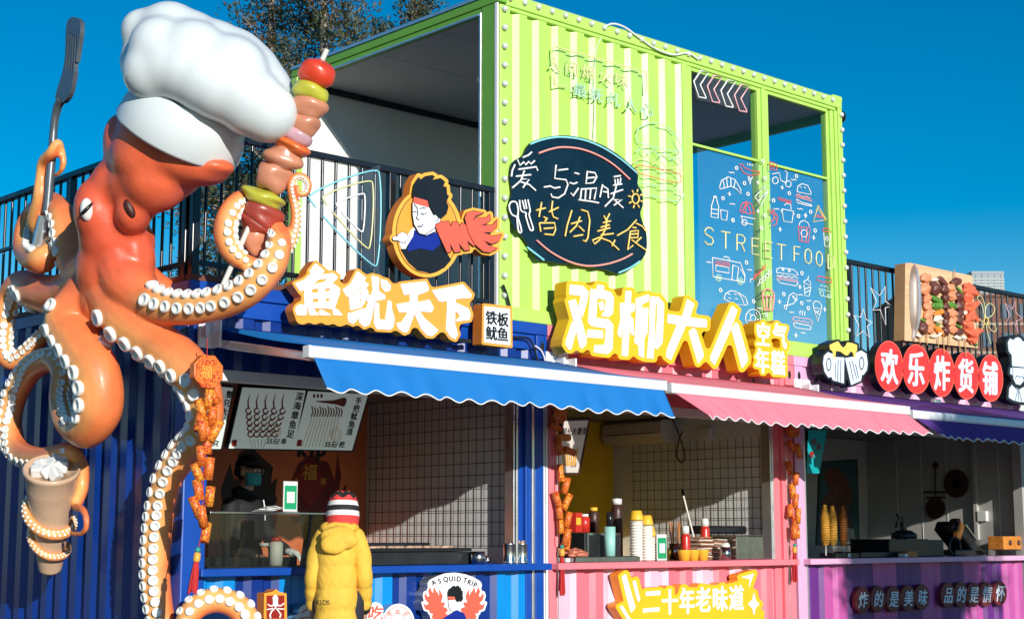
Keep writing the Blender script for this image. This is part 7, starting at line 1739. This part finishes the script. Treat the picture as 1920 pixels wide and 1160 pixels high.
# --- customer in the yellow coat
hd = atY(644, 955, -0.5)
FG = Fig((hd.x - 0.03, -0.5, 0.0), (0.62, 0.78)); F = FG
PC = thing('person', 'person in yellow puffer coat and striped knit hat, seen from behind at the counter', 'person', FG.b)
m = MB()
for sg in (-1, 1):
    F.limb(m, [(sg * 0.085, 0, 0.78), (sg * 0.09, 0.015, 0.44), (sg * 0.09, -0.01, 0.09)], [0.082, 0.056, 0.042]); F.limb(m, [(sg * 0.09, -0.03, 0.045), (sg * 0.095, 0.06, 0.04), (sg * 0.10, 0.14, 0.03)], [0.04, 0.038, 0.028])
    F.limb(m, [(sg * 0.115, 0, 1.22), (sg * 0.172, -0.03, 0.98), (sg * 0.176, 0.035, 0.755)], [0.045, 0.036, 0.026]); F.hand(m, (sg * 0.176, 0.04, 0.755), (0, 0.25, -1), sg, (-sg, 0.3, 0), 0.9)
F.ball(m, (0, 0, 0.84), (0.15, 0.10, 0.12)); F.ball(m, (0, 0, 1.02), (0.135, 0.095, 0.16)); F.ball(m, (0, 0, 1.18), (0.16, 0.095, 0.11)); F.limb(m, [(0, -0.005, 1.22), (0, 0.01, 1.36)], [0.055, 0.046])
F.head(m, (0.02, 0.02, 1.405), 0.205)
remesh(m, 'body', M['skin'], PC, 0.0105, 4)
m = MB(); rows = []
rs = random.Random(12)
for i in range(40):
    z = 0.60 + 0.69 * i / 39; zz = (z - 0.60) / 0.69
    hw = np.interp(zz, [0, 0.25, 0.6, 0.85, 0.95, 1.0], [0.150, 0.150, 0.143, 0.140, 0.11, 0.075]); hdp = np.interp(zz, [0, 0.3, 0.7, 0.9, 1.0], [0.155, 0.165, 0.155, 0.14, 0.085])
    puff = 1 + 0.085 * abs(math.sin(math.pi * (zz * 4.6 + 0.1))) ** 0.6 - 0.06
    row = []
    for j in range(49):
        a = 2 * math.pi * j / 48
        wr = 1 + 0.010 * math.sin(4 * a + 9 * zz) + 0.006 * math.sin(9 * a - 26 * zz) + 0.005 * math.sin(15 * a + 55 * zz)
        ca2, sa2 = math.cos(a), math.sin(a); e = 0.8
        row.append(F.p(-0.015 + hw * puff * wr * math.copysign(abs(ca2) ** e, ca2), hdp * puff * wr * math.copysign(abs(sa2) ** e, sa2), z))
    rows.append(row)
m.grid(rows); m.add(rows[0][:-1], [tuple(range(47, -1, -1))]); m.add(rows[-1][:-1], [tuple(range(48))])
sleeves = []; hood = MB()
for sg in (-1, 1):
    P = smooth_line([F.p(*q) for q in ((sg * 0.105, -0.005, 1.232), (sg * 0.150, -0.02, 1.14), (sg * 0.174, -0.045, 0.98), (sg * 0.178, 0.0, 0.86), (sg * 0.176, 0.03, 0.775))], 10)
    rr_ = [np.interp(i / 40, [0, 0.2, 0.5, 0.8, 1], [0.068, 0.065, 0.057, 0.053, 0.049]) * (1 + 0.13 * abs(math.sin(i * 0.36)) ** 0.6 - 0.08) for i in range(len(P))]
    sl_ = MB(); sl_.tube(P, rr_, 18); sl_.ball(P[0], 0.074); sl_.ball(P[-1], 0.052); sleeves.append(sl_)
for q, r_ in (((0, -0.09, 1.295), (0.115, 0.05, 0.045)), ((-0.09, -0.02, 1.295), (0.05, 0.10, 0.045)), ((0.09, -0.02, 1.295), (0.045, 0.09, 0.045)), ((0, 0.06, 1.285), (0.1, 0.05, 0.045)), ((0, -0.145, 1.225), (0.13, 0.055, 0.085)), ((-0.03, -0.175, 1.19), (0.095, 0.04, 0.075)), ((0.05, -0.165, 1.215), (0.085, 0.04, 0.06))): F.ball(hood, q, r_, wob=0.05)
coat = remesh(m, 'coat', M['coat'], PC, 0.008, 2); remesh(hood, 'hood', M['coat'], PC, 0.007, 5)
for sl_ in sleeves: remesh(sl_, 'sleeve', M['coat'], PC, 0.007, 2)
m = MB()
for sg in (-1, 1): F.limb(m, [(sg * 0.085, 0, 0.80), (sg * 0.09, 0.015, 0.44), (sg * 0.09, -0.01, 0.10)], [0.10, 0.075, 0.062])
remesh(m, 'trousers', M['trouser'], PC, 0.012, 2)
for sg in (-1, 1):
    m = MB(); F.limb(m, [(sg * 0.09, -0.035, 0.055), (sg * 0.095, 0.06, 0.05), (sg * 0.10, 0.15, 0.04)], [0.052, 0.05, 0.038]); m.build('shoe', M['shoe'], PC)
m = MB(); F.limb(m, [(0.176, 0.035, 0.785), (0.176, 0.04, 0.745)], [0.056, 0.046], 16); m.build('cuff', M['blackcloth'], PC)
# knit hat with rings of colour
m = MB(); hc = F.p(0.02, 0.02, 1.425); prof = [(0.108, -0.12), (0.113, -0.085), (0.115, -0.05), (0.114, -0.015), (0.110, 0.022), (0.101, 0.055), (0.087, 0.083), (0.067, 0.106), (0.042, 0.122), (0.012, 0.129)]
ringm = [0, 0, 1, 2, 1, 0, 2, 2, 0]
tl = Matrix.Rotation(R(-6), 3, F.r)
for k in range(9):
    (r0, h0), (r1, h1) = prof[k], prof[k + 1]
    a_ = [hc + tl @ (F.r * (r0 * math.cos(t)) + F.f * (r0 * 1.08 * math.sin(t)) + Vector((0, 0, h0 + (0.012 * math.cos(6 * t) if k >= 6 else 0)))) for t in np.linspace(0, 2 * math.pi, 33)]
    c_ = [hc + tl @ (F.r * (r1 * math.cos(t)) + F.f * (r1 * 1.08 * math.sin(t)) + Vector((0, 0, h1 + (0.012 * math.cos(6 * t) if k >= 5 and k < 8 else 0)))) for t in np.linspace(0, 2 * math.pi, 33)]
    m.grid([a_, c_], ringm[k])
m.add(c_[:-1], [tuple(range(32))], 0); m.build('knit_hat', [M['knit_red'], M['knit_white'], M['knit_black']], PC)
for sg in (-1, 1):
    m = MB(); F.ball(m, (0.02 + sg * 0.088, 0.0, 1.335), (0.02, 0.045, 0.045)); m.build('ear_flap', M['wallg'], PC)
# lettering on the back hem
from mathutils.bvhtree import BVHTree as _BV
cb = _BV.FromPolygons([v.co + FG.b for v in coat.data.vertices], [tuple(p.vertices) for p in coat.data.polygons])
def on_back(u, v):
    q = F.p(-0.150 + u * 0.0014, -0.6, 0.775 - v * 0.0014); h = cb.ray_cast(q, F.f, 2.0)[0]
    return (h if h is not None else q + F.f * 0.44) - F.f * 0.004
for ch, x0 in (('K', 0), ('I', 22), ('D', 33), ('S', 55)):
    s = Shape(x0 - 6, -36, x0 + 40, 8, 0.5); s.glyph(ch, (x0, 0), (32, 0), (0, -32), -0.2); m = MB(); relief(m, s, on_back, -F.f, 0.012); m.build('coat_letter', M['trouser'], PC)
# --- vendor
hv = atY(462, 884, 1.15)
F = Fig((hv.x, 1.15, 0.12), (0.35, -1.0))
PV = thing('person', 'vendor in black cap, glasses and teal face mask behind the glass display case', 'person', F.b)
Hh = hv.z - 0.12
m = MB()
for sg in (-1, 1):
    F.limb(m, [(sg * 0.095, 0, 0.88), (sg * 0.10, 0.02, 0.48), (sg * 0.10, -0.01, 0.09)], [0.092, 0.062, 0.045]); F.limb(m, [(sg * 0.10, -0.03, 0.05), (sg * 0.105, 0.07, 0.04), (sg * 0.11, 0.17, 0.03)], [0.042, 0.04, 0.03])
F.limb(m, [(-0.185, 0, Hh - 0.27), (-0.25, 0.06, Hh - 0.52), (-0.16, 0.30, Hh - 0.62)], [0.052, 0.042, 0.030]); F.limb(m, [(0.185, 0, Hh - 0.27), (0.26, 0.04, Hh - 0.54), (0.20, 0.28, Hh - 0.66)], [0.052, 0.042, 0.030])
F.hand(m, (-0.16, 0.30, Hh - 0.62), (0.1, 1, -0.25), -1, (0.2, 0.2, -1)); F.hand(m, (0.20, 0.28, Hh - 0.66), (-0.1, 1, -0.25), 1, (-0.2, 0.2, -1))
F.ball(m, (0, 0, 0.95), (0.16, 0.11, 0.14)); F.ball(m, (0, 0, 1.14), (0.155, 0.105, 0.2)); F.ball(m, (0, 0, Hh - 0.30), (0.195, 0.11, 0.12)); F.limb(m, [(0, -0.01, Hh - 0.25), (0, 0.01, Hh - 0.09)], [0.062, 0.054])
F.head(m, (0, 0.02, Hh)); remesh(m, 'body', M['skin'], PV, 0.0115, 4)
for sg in (-1, 1):
    m = MB(); F.ball(m, (sg * 0.032, 0.106, Hh + 0.008), (0.013, 0.008, 0.009), nu=10, nv=8); m.build('eye', M['eye_white'], PV)
    m = MB(); m.tube([F.p(sg * 0.034 + 0.027 * math.cos(a), 0.122, Hh + 0.006 + 0.021 * math.sin(a)) for a in np.linspace(0, 6.2832, 17)], 0.003, 6); m.tube([F.p(sg * 0.061, 0.121, Hh + 0.008), F.p(sg * 0.080, 0.0, Hh + 0.008)], 0.0028, 5); m.build('glasses', M['steel'], PV)
m = MB(); rows = []
for i in range(8):
    t = i / 7; z = Hh - 0.012 - 0.098 * t; row = []
    for j in range(15):
        a = -1.25 + 2.5 * j / 14; rr_ = 0.086 - 0.014 * t; row.append(F.p(rr_ * math.sin(a), 0.022 + (0.100 + 0.012 * math.sin(math.pi * t)) * math.cos(a), z))
    rows.append(row)
m.grid(rows); m.build('face_mask', M['mask'], PV, solid=0.003)
m = MB(); F.ball(m, (0, 0.012, Hh + 0.042), (0.088, 0.108, 0.092), half=True, nu=24, nv=10)
rows = [[F.p((0.080 + 0.004 * k) * math.sin(a), 0.02 + (0.098 + 0.034 * k * max(0, math.cos(a)) ** 0.5) * math.cos(a), Hh + 0.050 - 0.009 * k) for a in np.linspace(-1.3, 1.3, 13)] for k in range(4)]
m.grid(rows); m.build('cap', M['blackcloth'], PV, solid=0.004)
m = MB(); F.ball(m, (0, -0.02, Hh - 0.005), (0.082, 0.088, 0.075)); m.build('hair', M['hair'], PV)
m = MB(); F.ball(m, (0, 0, 0.96), (0.175, 0.13, 0.17)); F.ball(m, (0, 0, 1.16), (0.175, 0.13, 0.22)); F.ball(m, (0, 0, Hh - 0.30), (0.215, 0.13, 0.13)); F.ball(m, (0, -0.03, Hh - 0.165), (0.105, 0.095, 0.06))
for pts in (((-0.185, 0, Hh - 0.27), (-0.25, 0.06, Hh - 0.52), (-0.17, 0.27, Hh - 0.61)), ((0.185, 0, Hh - 0.27), (0.26, 0.04, Hh - 0.54), (0.205, 0.25, Hh - 0.65))): F.limb(m, pts, [0.075, 0.064, 0.048])
remesh(m, 'hoodie', M['blackcloth'], PV, 0.013, 4)
m = MB(); F.hand(m, (-0.16, 0.30, Hh - 0.62), (0.1, 1, -0.25), -1, (0.2, 0.2, -1), 1.12); remesh(m, 'glove', M['glove'], PV, 0.006, 1)
m = MB(); m.tube([F.p(-0.05, 0.135, Hh - 0.22), F.p(-0.055, 0.15, Hh - 0.30), F.p(-0.05, 0.155, Hh - 0.38)], 0.006, 6); m.build('hood_cord', M['paper'], PV)
m = MB()
for sg in (-1, 1): F.limb(m, [(sg * 0.095, 0, 0.90), (sg * 0.10, 0.02, 0.48), (sg * 0.10, -0.01, 0.10)], [0.108, 0.078, 0.062])
remesh(m, 'trousers', M['blackcloth'], PV, 0.014, 2)
for sg in (-1, 1):
    m = MB(); F.limb(m, [(sg * 0.10, -0.035, 0.055), (sg * 0.105, 0.07, 0.05), (sg * 0.11, 0.18, 0.04)], [0.052, 0.05, 0.04]); m.build('shoe', M['shoe'], PV)

# ================================================================ CABLES
def cable(label, pts, r=0.007, mt='cable', nm='cable'):
    m = MB(); m.tube(smooth_line(pts, 6), r, 6); tag(m.build(nm, M[mt], None), label, 'cable')
C_ = lambda y, *p: [atY(u, v, y) for u, v in p]
cable('white cable looping over the lime container top edge', C_(-0.02, (1135,50),(1150,45),(1172,52),(1200,72),(1230,92),(1262,103),(1290,100),(1310,112)), 0.009, 'cable_white')
cable('black cable hanging down the lime corner post to the box sign', C_(-0.03, (943,534),(950,552),(956,575)) , 0.012)
cable('black cable running down the blue header right of the box sign', C_(-0.06, (888,560),(897,600),(897,640),(905,660),(912,676)), 0.009)
cable('black cable bent around the blue header near its right corner casting', C_(-0.05, (962,632),(985,633),(996,640),(1004,660),(1010,684)), 0.010)
cable('white cable curling beside the blue corner casting', C_(-0.05, (1003,648),(1014,656),(1020,668),(1022,676)), 0.007, 'cable_white')
cable('black cable dropping from the small yellow sign to the pink awning', C_(-0.06, (1404,690),(1410,705),(1417,722),(1428,723)), 0.009)
cable('dark bent cable below the beer mug sign', C_(-0.05, (1548,700),(1535,706),(1528,716),(1522,726)), 0.012)
cable('thin white cable down the lime wall above the black neon board', C_(0.015, (1128,70),(1118,92),(1114,150),(1115,210),(1113,262)), 0.004, 'cable_white')
# flood lamp on the pink awning end and roof ballast
m = MB(); c = atY(1755, 752, -0.9); m.rbox(c, (0.12, 0.05, 0.04)); tag(m.build('clamp_lamp', M['silver'], None, bevel=0.008), 'small silver clamp lamp above the purple awning', 'lamp')
m = MB(); m.box(6.05, 6.10, 0.1, 0.15, 5.813, 5.85); m.box(7.0, 7.25, 0.3, 0.5, 5.813, 5.86); tag(m.build('roof_fitting', M['black'], None, bevel=0.006), 'small black fittings on the lime container roof', 'fitting')

# ================================================================ TREES
M['bark'] = mat('pale_bark', (0.30, 0.25, 0.20), 0.85, var=0.4, vscale=6, bump=0.6, bscale=30)
M['leaf_a'] = mat('dark_pine_needles', (0.030, 0.045, 0.018), 0.6)
M['leaf_b'] = mat('olive_pine_needles', (0.065, 0.075, 0.025), 0.6)
M['leaf_c'] = mat('rusty_pine_needles', (0.11, 0.060, 0.026), 0.65)
def pine(label, base, H, rad, z0, seed, n_limb=46, per=7, leaf=0.11, group='pine trees behind the containers', lean=0.0, tufts=34):
    rr = random.Random(seed); b0 = Vector(base); t = thing('pine_tree', label, 'tree', b0, group)
    top = b0 + Vector((lean, 0, H)); m = MB()
    sp = [b0.lerp(top, k / 10) + Vector((rr.uniform(-1, 1), rr.uniform(-1, 1), 0)) * 0.06 * (k > 0) * H / 10 for k in range(11)]
    m.tube(sp, [H * 0.016 * (1 - 0.85 * k / 10) + 0.012 for k in range(11)], 8)
    L = MB()
    for i in range(n_limb):
        k = z0 / H + (1 - z0 / H) * ((i + rr.random()) / n_limb); o = sp[0].lerp(sp[-1], k); a = rr.uniform(0, 6.283)
        prof = math.sin(math.pi * min(1, 0.12 + 0.88 * (1 - (k - z0 / H) / (1 - z0 / H)) ** 0.8)) * 0.55 + 0.45 * (1 - k)
        ln = rad * max(0.2, prof) * rr.uniform(0.7, 1.25); up = rr.uniform(0.1, 0.75)
        d = Vector((math.cos(a), math.sin(a), up)).normalized()
        e = o + d * ln; mid = o.lerp(e, 0.5) + Vector((0, 0, -0.06 * ln)); m.tube([o, mid, e], [0.012 + 0.012 * ln, 0.016, 0.006], 5)
        for j in range(per):
            q = 0.35 + 0.65 * (j + rr.random()) / per; c = o.lerp(e, q) + Vector((rr.gauss(0, 1), rr.gauss(0, 1), rr.gauss(0, 0.8))) * 0.14 * ln * (0.5 + q)
            m.tube([o.lerp(e, q * 0.92), c], [0.006, 0.003], 4, caps=False)
            mi = rr.choice((0, 0, 0, 1, 1, 2)); s_ = rr.uniform(0.14, 0.30)
            for k2 in range(tufts):
                v = Vector((rr.gauss(0, 1), rr.gauss(0, 1), rr.gauss(0, 0.8))) * s_ * 0.62; p = c + v; dr = (v.normalized() + Vector((0, 0, 0.5)) + Vector((rr.uniform(-.7, .7), rr.uniform(-.7, .7), rr.uniform(-.4, .7)))).normalized(); sd = dr.cross(Vector((rr.uniform(-1, 1), rr.uniform(-1, 1), rr.uniform(-1, 1)))).normalized() * leaf * 0.2; dr = dr * leaf
                L.add([p - sd, p + sd, p + dr], [(0, 1, 2)], mi)
    m.build('trunk', M['bark'], t); L.build('crown', [M['leaf_a'], M['leaf_b'], M['leaf_c']], t)
    return t
def ground_at(u, d): p = atD(u, 1100, d); return (p.x, p.y, 0)
pine('tall pine with a pale trunk rising behind the hat and skewer', ground_at(590, 29), 13.4, 1.7, 4.3, 3, 66)
pine('pine with rusty needles directly behind the white hat', ground_at(490, 30), 13.6, 1.7, 3.6, 5, 64)
pine('pine top showing above the sloping roof edge of the lime container', ground_at(765, 33), 13.3, 1.5, 6.5, 8, 44)
pine('thin sparse young pine left of the pine top above the lime roof', ground_at(703, 34), 12.9, 0.6, 7.0, 9, 20, per=4)
pine('lower pine seen through the railing beside the octopus head', ground_at(400, 31), 8.6, 2.0, 3.0, 12, 46)
pine('sparse pine seen through the railing under the skewer', ground_at(455, 34), 9.6, 1.9, 3.2, 15, 40)
# the tree across the forecourt that shades the purple kiosk
pine('dense evergreen across the forecourt, outside the photograph, shading the purple kiosk', (5.6, -11.5, 0), 4.95, 1.65, 2.7, 21, 60, per=9, leaf=0.22, group='evergreen across the forecourt', tufts=46)

# ================================================================ FAR BUILDINGS
def building(name, label, u0, u1, vtop, d, side, wallm, nwx, nwz, winm, zfrom=0.0, ww=0.55, wh=0.5, louvre=False):
    p0, p1 = atD(u0, 600, d), atD(u1, 600, d); top = atD((u0 + u1) / 2, vtop, d).z
    ax = Vector((p1.x - p0.x, p1.y - p0.y, 0)); W_ = ax.length; ax = ax.normalized(); ay = Vector((-ax.y, ax.x, 0))
    o = Vector((p0.x, p0.y, 0)); t = thing(name, label, 'building', o)
    def bx(mb, a0, a1, b0, b1, z0, z1, mi=0):
        vs = [o + ax * a + ay * b_ + Vector((0, 0, z)) for z in (z0, z1) for b_ in (b0, b1) for a in (a0, a1)]
        mb.add(vs, [(0, 2, 3, 1), (4, 5, 7, 6), (0, 1, 5, 4), (2, 6, 7, 3), (0, 4, 6, 2), (1, 3, 7, 5)], mi)
    m = MB(); bx(m, 0, W_, 0, side, 0, top); m.build('wall', wallm, t)
    m = MB(); bx(m, -0.01 * W_, W_ * 1.01, -0.01 * W_, side, top + 0.003, top + 0.012 * top); m.build('roof', wallm, t)
    if louvre:
        m = MB(); k = 46
        for i in range(k): z = top * (0.45 + 0.54 * i / k); bx(m, -0.004 * W_, W_ * 1.004, -0.02 * W_, -0.001, z, z + top * 0.005)
        m.build('louvre', winm, t); m = MB()
        for i in range(5): a = W_ * (0.1 + 0.2 * i); bx(m, a, a + W_ * 0.012, -0.012 * W_, -0.0005 * W_, top * 0.45, top)
        m.build('mullion', M['darksteel'], t)
    else:
        for i in range(nwx):
            for j in range(nwz):
                z = zfrom + (top - zfrom) * (j + 0.25) / nwz; a = W_ * (i + 0.22) / nwx; h = (top - zfrom) / nwz * wh
                m = MB(); bx(m, a, a + W_ / nwx * ww, -0.004 * W_, 0.002, z, z + h); f = m.build('window', winm, t)
        m = MB()
        for j in range(nwz + 1): z = zfrom + (top - zfrom) * j / nwz; bx(m, 0, W_, -0.006 * W_, -0.0002 * W_, z, z + top * 0.012)
        m.build('ledge', M['tan'], t)
M['brick'] = mat('far_brown_brick', (0.20, 0.085, 0.055), 0.8, var=0.25, vscale=0.6)
M['tan'] = mat('far_pale_ledge', (0.38, 0.27, 0.20), 0.8)
M['farglass'] = mat('far_window_glass', (0.06, 0.10, 0.14), 0.15)
M['fargrey'] = mat('far_grey_tower', (0.20, 0.26, 0.30), 0.5)
M['farlouvre'] = mat('far_pale_louvre', (0.42, 0.45, 0.44), 0.6)
building('office_tower', 'distant grey tower with fine horizontal louvres above the right railing', 1826, 1886, 512, 620, 14, M['fargrey'], 0, 0, M['farlouvre'], louvre=True)
building('brick_building', 'distant brown brick building with rows of windows behind the right railing', 1690, 2120, 556, 170, 12, M['brick'], 12, 8, M['farglass'], zfrom=2.0)
